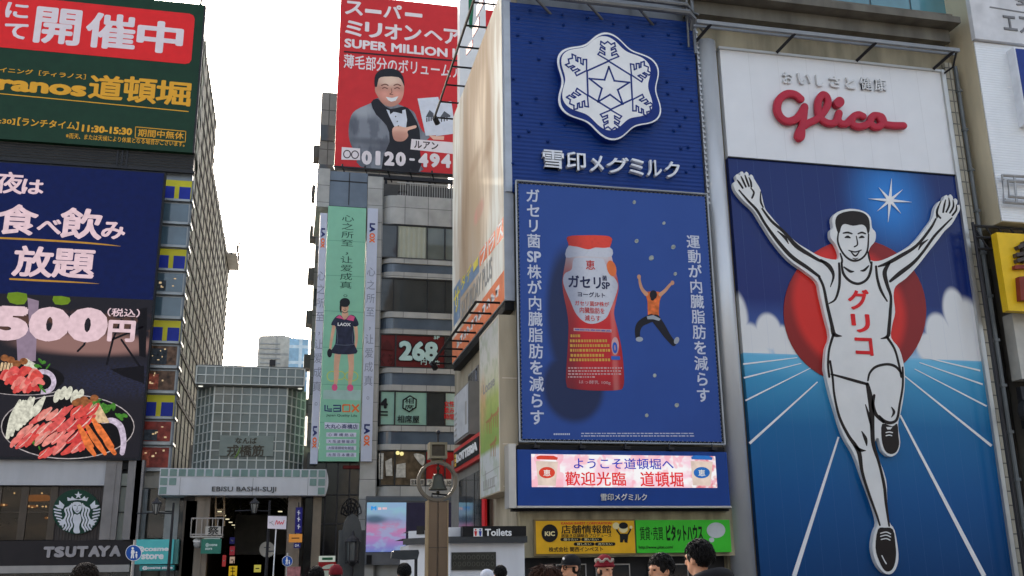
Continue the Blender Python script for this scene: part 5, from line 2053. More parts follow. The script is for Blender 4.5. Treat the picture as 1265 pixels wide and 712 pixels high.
b.text(BN, '大丸心斎橋店', *zz(*ZL, [(48, 312)])[0], *zz(*ZL, [(334, 358)])[0], .03, .008, .004)
for y, s_ in ((394, '心 斎 橋 筋 店'), (452, '大 阪 道 頓 堀 店'), (510, '大阪道頓堀免税店'), (570, '大 阪 日 本 橋 店')):
    b.text(BN, s_, *zz(*ZL, [(74, y)])[0], *zz(*ZL, [(300, y + 30)])[0], .01, .008, .004)
obj('navy_lettering', b, NAVY2, root)
# player on the banner (printed figure)
Z6 = (370, 230, 3.391)
Z7b = (370, 400, 2.2828)
b = MB()
b.ell(BN, *zz(*Z6, [(190, 508)])[0], 4.8, 6.2, .004, .008)
b.pp(BN, zz(*Z6, [(178, 530), (204, 530), (206, 556), (190, 562), (176, 556)]), .004, .007)
b.ribbon(BN, zz(*Z6, [(146, 580), (138, 620), (132, 656), (128, 690)]), [4.4, 3.8, 3.2, 2.8], .004, .008)
b.ribbon(BN, zz(*Z6, [(234, 580), (238, 620), (238, 650), (232, 684)]), [4.4, 3.8, 3.2, 2.8], .004, .008)
b.ribbon(BN, zz(*Z7b, [(108, 84), (104, 120), (104, 145), (101, 172)]), [8, 6.4, 6, 4], .004, .008)
b.ribbon(BN, zz(*Z7b, [(144, 84), (146, 120), (144, 145), (142, 172)]), [8, 6.4, 6, 4], .004, .008)
fig = obj('player_print', b, mat('print_skin_pale', (200, 158, 132), .45), root)
b = MB()
b.pp(BN, zz(*Z6, [(170, 540), (190, 560), (212, 540), (234, 548), (248, 580), (232, 590), (226, 588), (230, 630), (230, 664), (238, 702), (134, 700), (150, 660), (152, 590), (132, 582), (148, 552)]), .009, .012, 3)
obj('kit', b, mat('kit_navy', (38, 42, 62), .45, var=.4, scale=2.5), fig)
b = MB()
for q in ([(180, 506), (184, 505), (187, 506)], [(194, 506), (197, 505), (201, 506)]):
    b.ribbon(BN, zz(*Z6, q), .8, .0085, .0095)
b.ribbon(BN, zz(*Z6, [(185, 519), (190, 521), (195, 519)]), .9, .0085, .0095)
b.ribbon(BN, zz(*Z6, [(190, 508), (192, 513), (189, 514)]), .4, .0085, .0095)
b.ribbon(BN, zz(*Z6, [(178, 526), (190, 532), (203, 526)]), .9, .0085, .0095)
obj('face_marks', b, mat('print_brown', (104, 62, 52), .45), fig)
b = MB()
b.ribbon(BN, zz(*Z6, [(154, 600), (160, 640), (156, 664)]), .5, .013, .014)
b.ribbon(BN, zz(*Z6, [(226, 600), (222, 640), (226, 664)]), .5, .013, .014)
b.ribbon(BN, zz(*Z6, [(150, 664), (190, 667), (230, 664)]), .5, .013, .0145)
obj('kit_seam', b, mat('kit_seam', (96, 104, 120), .45), fig)
b = MB()
b.pp(BN, zz(*Z6, [(168, 540), (190, 562), (176, 556), (152, 552)]), .013, .015)
b.pp(BN, zz(*Z6, [(212, 540), (232, 548), (226, 566), (196, 560)]), .013, .015)
b.ell(BN, *zz(*Z7b, [(99, 180)])[0], 3.6, 4.2, .004, .012)
b.ell(BN, *zz(*Z7b, [(143, 181)])[0], 4, 4.2, .004, .012)
obj('pink_trim', b, mat('kit_pink', (206, 84, 130), .45), fig)
b = MB()
b.ell(BN, *zz(*Z6, [(190, 488)])[0], 6.4, 5.6, .009, .012)
b.ribbon(BN, zz(*Z6, [(174, 490), (172, 516), (174, 530)]), [3, 2.4, 1], .009, .013)
b.ell(BN, *zz(*Z6, [(126, 700)])[0], 3, 5.4, .009, .013)
obj('hair', b, mat('print_black', (26, 26, 34)), fig)
b = MB()
b.text(BN, 'LAOX', *zz(*Z6, [(160, 572)])[0], *zz(*Z6, [(214, 588)])[0], .04, .014, .003)
obj('kit_lettering', b, WHITE, fig)
b = MB()
b.ring(BN, 410, 465, 6, 6, 1.2, .002, .004)
b.ring(BN, 420, 464, 6, 5, 1.2, .002, .005)
b.ring(BN, 434, 465, 8, 6, 1.2, .002, .006)
obj('yellow_swirl', b, mat('print_lime', (176, 190, 92), .45), root)
for (xa_, xb_, yt, yb, txt0, side) in ((395.5, 405, 263, 573, 390, 'the grey office building'), (454, 467.5, 257, 570, 350, 'the rounded window bands')):
    a0_, a1_ = BN.pt(xa_, yt)[0], BN.pt(xb_, yt)[0]
    zt_, zb_ = BN.pt(xa_, yt)[1], BN.pt(xa_ - 7, yb)[1]
    root = thing('white_banner', 'narrow pale banner strip between the mint green banner and %s' % side, 'banner', ((a0_ + a1_) / 2, YL - .35, zb_))
    b = MB()
    b.ab(BN, a0_ + .02, zb_, a1_ - .02, zt_, -.28, -.02)
    obj('panel', b, mat('banner_lilac', (176, 182, 198), .45, var=.04), root)
    am = (a0_ + a1_) / 2
    w = (a1_ - a0_) * .36
    BQ = BN.fwd(-.02)
    b = MB()
    cell = .86
    zc_ = zb_ + (zt_ - zb_) * .72
    for i, c in enumerate('心之所至，让爱成真。'):
        V, Fc = glyphs(c, 0.0)
        xs = [v[0] for v in V]
        mx_ = (min(xs) + max(xs)) / 2
        b.add([BQ.w(am + (v[0] - mx_) * .55, zc_ - i * cell + v[1] * .66, .004 + .002 * v[2]) for v in V], Fc)
    obj('lettering', b, mat('lilac_ink', (118, 124, 142), .45), root)
    for zc_, in ((zt_ - 2.2,), (zb_ + 1.0,)):
        b = MB()
        b.text_ab(BQ, 'LA', am - w * .7, zc_ + .6, am + w * .7, zc_ + 1.2, .06, .004, .004, 0, True)
        obj('navy_logo', b, NAVY2, root)
        b = MB()
        b.text_ab(BQ, 'OX', am - w * .7, zc_ - .1, am + w * .7, zc_ + .54, .06, .004, .004, 0, True)
        obj('orange_logo', b, ORG, root)

# --- street led screen under the window bands
b = MB()
LE = FY(YL - .6)
a0_, a1_ = LE.pt(452, 650)[0], LE.pt(560, 650)[0]
zt_, zb_ = LE.pt(470, 613)[1], LE.pt(470, 698)[1]
root = thing('street_led_screen', 'led screen with a pink and blue sky picture behind the bell monument', 'screen', ((a0_ + a1_) / 2, YL - .6, zb_))
b = MB()
b.box((a0_, YL - .55, zb_), (a1_, YL - .05, zt_))
obj('case', b, mat('screen_case', (92, 94, 98), .45, .2), root)
zs1, zs0 = LE.pt(470, 621)[1], LE.pt(470, 682)[1]
xs0, xsm = LE.pt(452.8, 650)[0], LE.pt(501.5, 650)[0]
L0 = rootloc(root)
A = Art('screen_sky', .4)
A.k = 1
v = A.math('DIVIDE', A.math('SUBTRACT', A.z, zs0 - L0.z), zs1 - zs0)
A.ramp(v, [(0, (110, 130, 200)), (.25, (176, 130, 190)), (.5, (196, 130, 170)), (.65, (140, 150, 190)), (.8, (150, 190, 210)), (1, (140, 190, 220))])
A.mix(A.math('MULTIPLY', A.noise(1.1, .45, .6, 3, (1, 1, 2)), .7), (150, 176, 214))
yy, z_ = LE.pt(463, 642)
A.mix(A.math('MULTIPLY', A.blob(yy - L0.x, z_ - L0.z, .6, .22, .6), .8), (60, 90, 110))
b = MB()
b.ab(LE, xs0, zs0, xsm, zs1, -.02, .02)
obj('picture', b, A.done(LEDK * .95), root)
b = MB()
b.ab(LE, xsm + .01, zs0, a1_ - .1, zs1, -.02, .02)
obj('dark_picture', b, led('screen_navy', (34, 32, 50), 1), root)
b = MB()
b.ab(LE, xs0, zs1 + .08, a1_ - .1, zt_ - .08, -.02, .0)
obj('header', b, mat('header_grey', (80, 88, 96), .4), root)
b = MB()
b.rect(LE, 452.8, 686, 459, 697, 0, .04)
obj('vent', b, DARK, root)
b = MB()
LR = LE.fwd(.02)
b.text(LR, 'M', 458.5, 625.5, 465, 630.5, .06, .004, .004)
obj('letter', b, led('letter_blue', (40, 150, 230)), root)
b = MB()
b.rect(LR, 467, 627, 471, 630, .004, .008)
b.rect(LR, 472.5, 627, 478, 629.6, .004, .008)
obj('pale_letter', b, led('letter_pink', (236, 200, 210)), root)

# --- dark arched monument and small things at the foot
YM = 45.0
M0 = FY(YM)
root = thing('stone_lantern_monument', 'dark pointed stone monument with a lantern in front of the dark entrance', 'monument', (M0.pt(434, 690)[0], YM, 0))
b = MB()
b.pp(M0, [(424, 725), (424, 656), (426, 645), (430, 638), (435.5, 634.5), (441, 638), (445, 645), (447, 656), (447, 725)], -.8, 0)
b.rect(M0, 419.5, 655, 424, 725, -.7, -.1)
b.rect(M0, 447, 655, 450, 725, -.7, -.1)
obj('slab', b, mat('dark_granite', (72, 74, 74), .5, var=.15, bump=.2), root)
b = MB()
p = M0.P(434.5, 682, .4)
s_ = (M0.pt(442, 680)[0] - M0.pt(427, 680)[0])
zlo, zhi = M0.pt(434, 697)[1], M0.pt(434, 664)[1]
b.lathe((p.x, YM - .5, zlo - .1), [(.05, 0), (.2, .12), (.3, .2), (.3, .24)], 10)
b.lathe((p.x, YM - .5, zhi - .2), [(.36, 0), (.28, .12), (.1, .25), (.04, .45)], 10)
for k in range(6):
    t = k * math.pi / 3
    b.tube([(p.x + .27 * math.cos(t), YM - .5 + .27 * math.sin(t), zlo), (p.x + .3 * math.cos(t), YM - .5 + .3 * math.sin(t), zhi - .2)], .03, 5)
b.box((p.x - .06, YM - .45, zhi - .4), (p.x + .06, YM, zhi - .3))
obj('lantern', b, STEEL, root)
b = MB()
b.lathe((p.x, YM - .5, zlo + .08), [(.2, 0), (.23, zhi - zlo - .32)], 10)
obj('lantern_glass', b, glass('lantern_glass', (84, 88, 88), .2), root)
b = MB()
b.tube([(p.x, YM - .5, 0), (p.x, YM - .5, zlo - .1)], .07, 8)
obj('post', b, STEEL, root)

root = thing('street_floodlight', 'dark box floodlight on a post in front of the street led screen', 'lamp', (FY(22).pt(516, 712)[0], 22, 0))
Q = FY(22.0)
b = MB()
b.pp(Q, [(483.5, 690), (485, 682), (488, 680), (517, 679.5), (518, 683), (516, 691), (500, 692)], -.35, 0)
obj('head', b, mat('lamp_grey', (52, 56, 60), .4, .2), root)
b = MB()
b.tube([(Q.pt(515, 700)[0], 22.15, 0), (Q.pt(515, 690)[0], 22.15, Q.pt(515, 690)[1])], .035, 8)
obj('pole', b, STEEL, root)

root = thing('drink_kiosk_sign', 'small lit white and red box sign at the foot of the dark entrance', 'sign', (FY(48).pt(404, 700)[0], 48, 0))
Q = FY(48.0)
b = MB()
b.rect(Q, 394, 694.5, 414.5, 720, -.7, 0)
obj('case', b, mat('case_red2', (150, 34, 34), .4), root)
b = MB()
b.rect(Q, 394.5, 687, 414, 694, -.6, .02)
obj('header', b, led('kiosk_white', (196, 206, 196), .8), root)
b = MB()
b.pp(Q, [(398, 701), (404, 698), (412, 697), (413, 700), (406, 703), (399, 703)], .01, .02, 3)
b.rect(Q, 397, 705, 413, 720, .01, .02)
obj('print', b, led('kiosk_pale', (180, 190, 180), .5), root)
b = MB()
b.rect(Q, 398, 689, 411, 692, .021, .024)
obj('mark', b, mat('kiosk_green', (40, 90, 60)), root)

# ------------------------------------------------------------------ red billboard on the roof behind
YD = 63.0
D0 = FY(YD)
a0_ = (D0.pt(418.9, 5)[0] + D0.pt(414.9, 205)[0]) / 2
a1_ = a0_ + 17
zb_ = (D0.pt(415, 206)[1] + D0.pt(556, 218)[1]) / 2
zt_ = (D0.pt(445, -6)[1] + D0.pt(568, 10)[1]) / 2
root = thing('red_hair_billboard', 'red rooftop billboard of a smiling man in a bow tie pointing at a white box', 'billboard', ((a0_ + a1_) / 2, YD, zb_))
b = MB()
b.ab(D0, a0_ + .02, zb_ + .02, a1_ - .02, zt_ - .02, -.5, -.06)
obj('back_case', b, mat('case_grey', (120, 120, 118), .5), root)
b = MB()
b.ab(D0, a0_, zb_, a1_, zt_, -.055, 0)
obj('panel', b, mat('billboard_red', (190, 46, 50), .5, var=.05), root)
b = MB()
for k in range(14):
    xx = a0_ + .3 + k * 1.2
    b.tube([(xx, YD + .3, zt_), (xx, YD + .3, zt_ + 1.0)], .04, 5)
b.tube([(a0_, YD + .3, zt_ + 1), (a1_, YD + .3, zt_ + 1)], .04, 5)
b.tube([(a0_, YD + .3, zt_ + .5), (a1_, YD + .3, zt_ + .5)], .03, 5)
b.box((a0_ - .1, YD - .9, zb_ - .35), (a1_, YD - .8, zb_ - .25))
b.box((a0_ - .1, YD - .5, zb_ - .75), (a1_, YD - .4, zb_ - .65))
b.box((a0_ - .1, YD + .2, zb_ - .5), (a1_, YD + .4, zb_ - .2))
for k in range(9):
    xx = a0_ + .5 + k * 1.5
    b.tube([(xx, YD - .85, zb_ - .3), (xx + .4, YD + .2, zb_ - .7)], .05, 5)
    b.tube([(xx, YD - .85, zb_ - .3), (xx, YD - .85, zb_ - .1)], .07, 5)
    b.tube([(xx, YD + .3, zb_ - .3), (xx, YD + .3, zb_ - 4)], .1, 5)
obj('frame', b, STEEL, root)
ZR = (370, 0, 2.965)
b = MB()
def rt(s_, x0, y0, x1, y1, bold=.03):
    b.text(D0, s_, *zz(*ZR, [(x0, y0)])[0], *zz(*ZR, [(x1, y1)])[0], bold, .006, .006)
for c, x0, x1, dy in (('ス', 168, 232, 0), ('ー', 240, 300, 26), ('パ', 308, 374, 4), ('ー', 386, 450, 30)):
    b.text(D0, c, *zz(*ZR, [(x0, 2 + (x0 - 168) * .06 + dy)])[0], *zz(*ZR, [(x1, (54 if c != 'ー' else 18) + (x0 - 168) * .06 + dy + 5)])[0], .04, .006, .006)
for i, c in enumerate('ミリオンヘア'):
    x0 = 168 + i * 72
    y0 = 74 + i * 72 * .085
    if c == 'ヘ':
        b.text(D0, c, *zz(*ZR, [(x0, y0 + 12)])[0], *zz(*ZR, [(x0 + 68, y0 + 52)])[0], .04, .006, .006)
    else:
        b.text(D0, c, *zz(*ZR, [(x0, y0)])[0], *zz(*ZR, [(x0 + 62, y0 + 62)])[0], .04, .006, .006)
rt('SUPER MILLION', 165, 141, 542, 211, .04)
rt('HAIR', 560, 178, 690, 226, .04)
rt('薄毛部分のボリュームアップに', 163, 198, 705, 300, .03)
b.pp(D0, zz(*ZR, [(155, 540), (222, 545), (222, 588), (153, 586)]), .03, .034)
for i, c in enumerate('0120-494'):
    x0 = 228 + i * 41.5
    y0 = 552 + i * 41.5 * .04
    if c == '-':
        b.text(D0, c, *zz(*ZR, [(x0 + 8, y0 + 22)])[0], *zz(*ZR, [(x0 + 28, y0 + 32)])[0], .05, .03, .006)
    else:
        b.text(D0, c, *zz(*ZR, [(x0 + (9 if c == '1' else 0), y0)])[0], *zz(*ZR, [(x0 + (26 if c == '1' else 36), y0 + 54)])[0], .06, .03, .006)
b.pp(D0, zz(*ZR, [(410, 510), (700, 534), (700, 580), (406, 548)]), .02, .024)
obj('white_lettering', b, mat('billboard_white', (222, 206, 208), .4, var=.04), root)
b = MB()
b.text(D0, 'ルアン', *zz(*ZR, [(420, 516)])[0], *zz(*ZR, [(508, 550)])[0], .03, .026, .004)
b.ribbon(D0, zz(*ZR, [(165, 190), (700, 234)]), 2, .006, .012, 0)
b.ring(D0, *zz(*ZR, [(174, 566)])[0], 4.2, 4.6, 1.2, .036, .04)
b.ring(D0, *zz(*ZR, [(203, 568)])[0], 4.2, 4.6, 1.2, .036, .041)
obj('dark_lettering', b, mat('billboard_dark', (50, 30, 34), .4), root)
# man (printed picture)
b = MB()
b.pp(D0, zz(*ZR, [(285, 360), (262, 378), (205, 405), (184, 440), (180, 500), (196, 545), (222, 556), (224, 612), (440, 630), (436, 590), (440, 540), (468, 512), (476, 500), (450, 480), (432, 440), (418, 410), (380, 390), (340, 376)]), .008, .012, 3)
A = Art('suit_print', .45)
L0 = rootloc(root)
def ld(x, y):
    p = zz(*ZR, [(x, y)])[0]
    a, z = D0.pt(*p)
    return a - L0.x, z - L0.z
A.base((120, 124, 132))
A.mix(A.math('MULTIPLY', A.noise(.9, .44, .58, 6, (1.6, 1, .7)), .6), (70, 74, 86))
for (x, y, rx, ry, k_, c_) in ((190, 500, .35, 2.4, .4, (64, 66, 76)), (262, 520, 1.3, .25, .6, (60, 62, 72)), (292, 545, 1.2, .22, .5, (64, 66, 76)), (232, 405, 1.2, .5, .6, (166, 170, 176))):
    xx, z_ = ld(x, y)
    A.mix(A.math('MULTIPLY', A.blob(xx, z_, rx, ry, .7), k_), c_)
man = obj('man_print', b, A.done(), root)
def skin_art(nm):
    A = Art(nm, .45)
    A.base((222, 170, 150))
    for (x, y, rx, ry, k_, c_) in ((284, 340, .5, 2.2, .7, (166, 108, 92)), (378, 345, .45, 2.0, .6, (176, 116, 100)), (334, 386, 1.6, .5, .7, (160, 104, 90)), (312, 346, .55, .45, .5, (228, 140, 126)), (360, 346, .5, .42, .5, (228, 140, 126)), (330, 292, 1.0, .6, .5, (240, 200, 180)), (334, 346, .3, .35, .6, (190, 126, 108)), (312, 324, .5, .25, .5, (170, 116, 100)), (358, 324, .5, .25, .5, (170, 116, 100)), (350, 512, 1.3, .4, .7, (160, 104, 90)), (372, 490, .9, .2, .5, (176, 118, 102))):
        xx, z_ = ld(x, y)
        A.mix(A.math('MULTIPLY', A.blob(xx, z_, rx, ry, .75), k_), c_)
    return A.done()
SKP = skin_art('face_picture')
b = MB()
b.pp(D0, zz(*ZR, [(262, 376), (284, 362), (300, 376), (330, 400), (372, 392), (396, 396), (420, 430), (440, 480), (442, 560), (436, 630), (300, 622), (330, 520), (318, 460), (280, 420)]), .014, .017, 2)
b.pp(D0, zz(*ZR, [(328, 398), (344, 404), (376, 398), (376, 418), (346, 410), (332, 420)]), .024, .028)
b.pp(D0, zz(*ZR, [(274, 300), (278, 276), (296, 258), (330, 252), (362, 260), (380, 284), (384, 318), (376, 300), (362, 284), (310, 282), (290, 290), (284, 318), (276, 318)]), .028, .031, 2)
obj('black_print', b, mat('print_black2', (34, 34, 40), .45), man)
b = MB()
b.pp(D0, zz(*ZR, [(318, 402), (350, 412), (388, 402), (394, 440), (390, 470), (350, 470), (330, 430)]), .018, .021)
b.pp(D0, zz(*ZR, [(432, 362), (508, 356), (514, 380), (514, 496), (462, 498)]), .018, .022)
b.pp(D0, zz(*ZR, [(486, 376), (556, 372), (560, 400), (572, 490), (500, 500)]), .024, .028)
obj('pale_print', b, mat('print_box_white', (196, 200, 210), .45, var=.1), man)
b = MB()
b.pp(D0, zz(*ZR, [(280, 300), (290, 280), (330, 274), (368, 282), (382, 310), (380, 350), (364, 380), (334, 392), (304, 380), (284, 350), (276, 330)]), .022, .026, 3)
skn = obj('face_print', b, SKP, man)
b = MB()
b.pp(D0, zz(*ZR, [(342, 470), (362, 462), (388, 468), (424, 460), (426, 470), (396, 480), (398, 500), (380, 518), (350, 516), (340, 492)]), .022, .026, 3)
obj('hand_print', b, SKP, man)
b = MB()
b.pp(D0, zz(*ZR, [(472, 496), (500, 500), (530, 500), (528, 514), (490, 512)]), .022, .026)
obj('hand_print', b, SKP, man)
b = MB()
b.ribbon(D0, zz(*ZR, [(300, 314), (314, 310), (324, 314)]), 1.4, .027, .03)
b.ribbon(D0, zz(*ZR, [(346, 314), (358, 310), (370, 315)]), 1.4, .027, .03)
b.ribbon(D0, zz(*ZR, [(304, 325), (312, 322), (322, 326)]), 1.2, .027, .03)
b.ribbon(D0, zz(*ZR, [(348, 326), (358, 322), (366, 326)]), 1.2, .027, .03)
b.ribbon(D0, zz(*ZR, [(336, 326), (338, 340), (330, 346), (342, 348)]), .7, .027, .03)
obj('face_marks', b, mat('print_brown', (84, 46, 42), .45), skn)
b = MB()
b.pp(D0, zz(*ZR, [(316, 356), (338, 360), (362, 354), (352, 370), (336, 374), (324, 368)]), .028, .031)
obj('smile', b, WHITE, skn)
b = MB()
for x, y in ((352, 428), (358, 446), (362, 462)):
    b.ell(D0, *zz(*ZR, [(x, y)])[0], .9, .9, .022, .026, 8)
for i, (x, y) in enumerate(((466, 440), (474, 438), (482, 436), (520, 440), (530, 438), (540, 436))):
    b.ribbon(D0, zz(*ZR, [(x, y - 6), (x, y + 6)]), 1.6, .029, .033, 0)
b.pp(D0, zz(*ZR, [(462, 430), (476, 404), (500, 424), (500, 430)]), .022 + .002, .0275)
b.pp(D0, zz(*ZR, [(514, 432), (530, 408), (552, 424), (552, 430)]), .029, .033)
obj('grey_marks', b, mat('print_slate2', (84, 86, 92), .45), man)

# grey building behind, left of the banner building
root = thing('grey_office_building', 'narrow grey building with air conditioners seen behind the banner building', 'building', (FY(72).pt(396, 400)[0], 72, 0))
Q = FY(72.0)
a0_, a1_ = Q.pt(386, 480)[0], Q.pt(420, 400)[0]
b = MB()
am = Q.pt(398, 300)[0]
b.box((am - .5, 72, 0), (a1_ + 8, 84, Q.pt(402, 114)[1]))
obj('wall', b, tiled('grey_back_wall', (112, 110, 108), (70, 68, 66), 4, 3.3, .6, .04, .05), root)
for k in range(9):
    z_ = 6 + 3.3 * k
    b = MB()
    b.box((am - .95, 72.2, z_), (am - .5, 73.6, z_ + 1.0))
    o_ = obj('air_conditioner', b, mat('dark_unit', (84, 82, 80), .5), root)
    b = MB()
    b.box((am - .42, 71.9, z_ + 1.3), (am + .9, 72.0, z_ + 2.6))
    obj('window', b, DKG, root)

# ------------------------------------------------------------------ arcade gateway
YC = 59.0
C0 = FY(YC)
root = thing('arcade_gateway', 'glass gridded gateway of a shopping arcade with a white fascia between the towers', 'gateway', (C0.pt(312, 600)[0], YC, 0))
fx0, fx1 = C0.pt(196.5, 596)[0], C0.pt(402.5, 596)[0]
fz1 = (C0.pt(197, 579)[1] + C0.pt(402, 579.5)[1]) / 2
fz0 = (C0.pt(197, 612)[1] + C0.pt(402, 612)[1]) / 2
FW = mat('fascia_white', (184, 186, 190), .4, var=.06, streak=.05)
b = MB()
b.box((fx0, YC, fz0), (fx1, YC + 2.2, fz1))
# bowed right end
V = [(fx1 + .01 + .14 * math.sin(math.pi * k / 8), YC + .1, fz0 + (fz1 - fz0) * k / 8) for k in range(9)]
b.add(V + [(x, y + 1.8, z) for x, y, z in V], [(k, k + 1, k + 10, k + 9) for k in range(8)] + [tuple(range(9))[::-1]])
obj('fascia', b, FW, root)
cw = (fz1 - fz0) / 3
TEAL = glass('teal_tile_glass', (96, 124, 120), .1, .5)
for (i, j) in [(k, 0) for k in range(19)] + [(0, 1), (1, 1), (0, 2), (17, 1), (18, 1), (18, 2)]:
    w = (fx1 - fx0) / 19
    b = MB()
    b.ab(C0, fx0 + i * w + .05, fz1 - (j + 1) * cw + .05, fx0 + (i + 1) * w - .05, fz1 - j * cw - .05, .002, .03)
    obj('glass_tile', b, TEAL, root)
b = MB()
b.text(C0, 'EBISU BASHI-SUJI', 262, 601.3, 341, 609.2, .008, .01, .04)
obj('lettering', b, mat('letters_dark', (62, 62, 62), .4), root)
b = MB()
for x in (222, 312, 380):
    a_ = C0.pt(x, 600)[0]
    b.ab(C0, a_, fz0, a_ + .025, fz1 - cw - .02, .0, .004)
obj('fascia_joint', b, mat('joint_grey', (120, 122, 124)), root)
# glazed tower: flat centre, two splayed cheeks, wider top band
tz1 = C0.pt(312, 454)[1]
tz2 = C0.pt(312, 475)[1]
tb0, tb1 = C0.pt(243, 460)[0], C0.pt(376, 460)[0]
ca0, ca1 = C0.pt(262, 520)[0], C0.pt(353, 520)[0]
cell = C0.pt(312, 475)[1] - C0.pt(312, 486.2)[1]
GRID = mat('grid_frame', (168, 172, 168), .4, .1)
GLZ = glass('gateway_glass', (86, 96, 93), .08, .6)
def gridwall(p, q, z0, z1, nx, nz, name='glazing'):
    """A glazed plane from plan point p to q with real mullions."""
    d = Vector((q[0] - p[0], q[1] - p[1], 0))
    L = d.length
    pl = Pl((p[0], p[1], 0), d, (d.y / L, -d.x / L, 0))
    b = MB()
    b.ab(pl, 0, z0, L, z1, -.06, 0)
    gl = obj(name, b, GLZ, root)
    b = MB()
    for i in range(nx + 1):
        a = L * i / nx
        b.ab(pl, a - .03, z0, a + .03, z1, 0.002, .06)
    for j in range(nz + 1):
        z = z0 + (z1 - z0) * j / nz
        b.ab(pl, 0, z - .03, L, z + .03, 0.002, .055)
    obj('grid', b, GRID, gl)
    return pl
nzr = max(1, round((tz2 - fz1) / cell))
gridwall((tb0, YC + .1), (tb1, YC + .1), tz2, tz1, 12, 2, 'top_band')
gridwall((tb0, YC + 4), (tb0, YC + .1), tz2, tz1, 6, 2, 'top_band')
gridwall((tb1, YC + .1), (tb1, YC + 4), tz2, tz1, 6, 2, 'top_band')
gridwall((ca0, YC + .5), (ca1, YC + .5), fz1, tz2, 8, nzr)
e0, e1 = C0.pt(240, 520)[0] - .1, C0.pt(371, 520)[0] + .25
gridwall((e0, YC + 2.3), (ca0, YC + .5), fz1, tz2, 4, nzr)
gridwall((ca1, YC + .5), (e1, YC + 2.3), fz1, tz2, 4, nzr)
b = MB()
b.box((tb0 + .05, YC + .2, tz2 - .08), (tb1 - .05, YC + 4, tz2 - .01))
b.box((tb0 + .05, YC + .2, tz1 + .03), (tb1 - .05, YC + 4, tz1 + .12))
b.box((e0 + .1, YC + 2.4, fz1), (e1 - .1, YC + 4, tz2 - .1))
obj('core', b, mat('gateway_core', (96, 100, 98), .5), root)
for x in (247, 371):
    b = MB()
    p = C0.P(x, 476)
    b.lathe((p.x, YC + .5, tz2 - .12), [(.12, 0), (.14, .03)], 10)
    obj('downlight', b, led('downlight_white', (255, 246, 224), 1.3), root)
# name panel
b = MB()
NP = FY(YC + .42)
b.rect(NP, 272, 538, 337, 564, -.02, .05)
npn = obj('name_panel', b, mat('panel_pale_green', (112, 122, 117), .35, var=.1), root)
b = MB()
NP2 = NP.fwd(.05)
b.text(NP2, 'なんば', 291, 540.5, 317, 548.5, .03, .003, .02)
b.text(NP2, '戎橋筋', 281, 549.5, 325.5, 564, .045, .003, .02)
obj('lettering', b, mat('letters_brown', (58, 54, 44), .4), npn)
b = MB()
b.ribbon(NP2, [(290, 566), (294, 560), (297, 552)], [1, 2, .6], .03, .04)
obj('leaf_mark', b, mat('leaf_green', (90, 120, 50)), npn)
b = MB()
p = C0.P(335, 452)
b.tube([(p.x, YC + 1, tz1), (p.x, YC + 1, tz1 + .7)], .05, 6)
b.box((p.x - .12, YC + .8, tz1 + .3), (p.x + .22, YC + 1.2, tz1 + .65))
obj('camera_mount', b, STEEL, root)
# columns
for (x0, x1) in ((240, 251), (356.5, 367.5)):
    b = MB()
    b.rect(C0, x0, 612.5, x1, 730, -1.6, -.7)
    b.rect(C0, x0 + 3.2, 612.5, x0 + 4.2, 730, -.72, -.66)
    obj('column', b, mat('column_stone', (128, 118, 106), .5, var=.1, streak=.1), root)
b = MB()
b.rect(C0, 226, 612.5, 236, 730, -1.8, -.8)
b.rect(C0, 236.3, 612.5, 239.7, 730, -2.6, -2)
obj('side_screen', b, mat('dark_column', (52, 50, 50), .5), root)
b = MB()
for k in range(5):
    b.rect(C0, 226.3 + 2.6 * k, 618, 227.3 + 2.6 * k, 730, -.8, -.7)
obj('fin', b, mat('fin_brown', (80, 72, 64), .5), root)
# passage behind: side walls, vaulted roof, lights
YE = YC + 70
ax0, ax1 = C0.pt(251, 650)[0], C0.pt(357, 650)[0]
az = fz0 + .05
b = MB()
b.box((ax0 - 1.2, YC + 2.3, 0), (ax0 - .2, YE, az + 3))
b.box((ax1 + .2, YC + 2.3, 0), (ax1 + 1.2, YE, az + 3))
N = 14
for k in range(N):
    t0, t1 = math.pi * k / N, math.pi * (k + 1) / N
    cx = (ax0 + ax1) / 2
    rx = (ax1 - ax0) / 2 + .4
    V = []
    for t in (t0, t1):
        for y in (YC + 4, YE):
            V.append((cx + rx * math.cos(t), y, az - .6 + 2.2 * math.sin(t)))
    b.add(V, [(0, 1, 3, 2)])
b.add([(ax0 - 1, YE, 0), (ax1 + 1, YE, 0), (ax1 + 1, YE, az + 3), (ax0 - 1, YE, az + 3)], [(0, 1, 2, 3)])
obj('passage', b, mat('passage_dark', (96, 90, 82), .6, var=.3), root)
for k in range(9):
    b = MB()
    y = YC + 4.2 + k * 4.5
    b.tube([((ax0 + ax1) / 2 + ((ax1 - ax0) / 2 + .36) * math.cos(math.pi * q / 12), y, az - .62 + 2.15 * math.sin(math.pi * q / 12)) for q in range(13)], .06, 5)
    obj('roof_rib', b, mat('rib_pale', (150, 146, 138), .5), root)
    for sx in (ax0 + .55, ax1 - .55):
        b = MB()
        b.lathe((sx, y + .4, az - .72), [(.13, 0), (.13, .06)], 8)
        obj('passage_lamp', b, led('passage_warm', (255, 226, 186), 1.2), root)
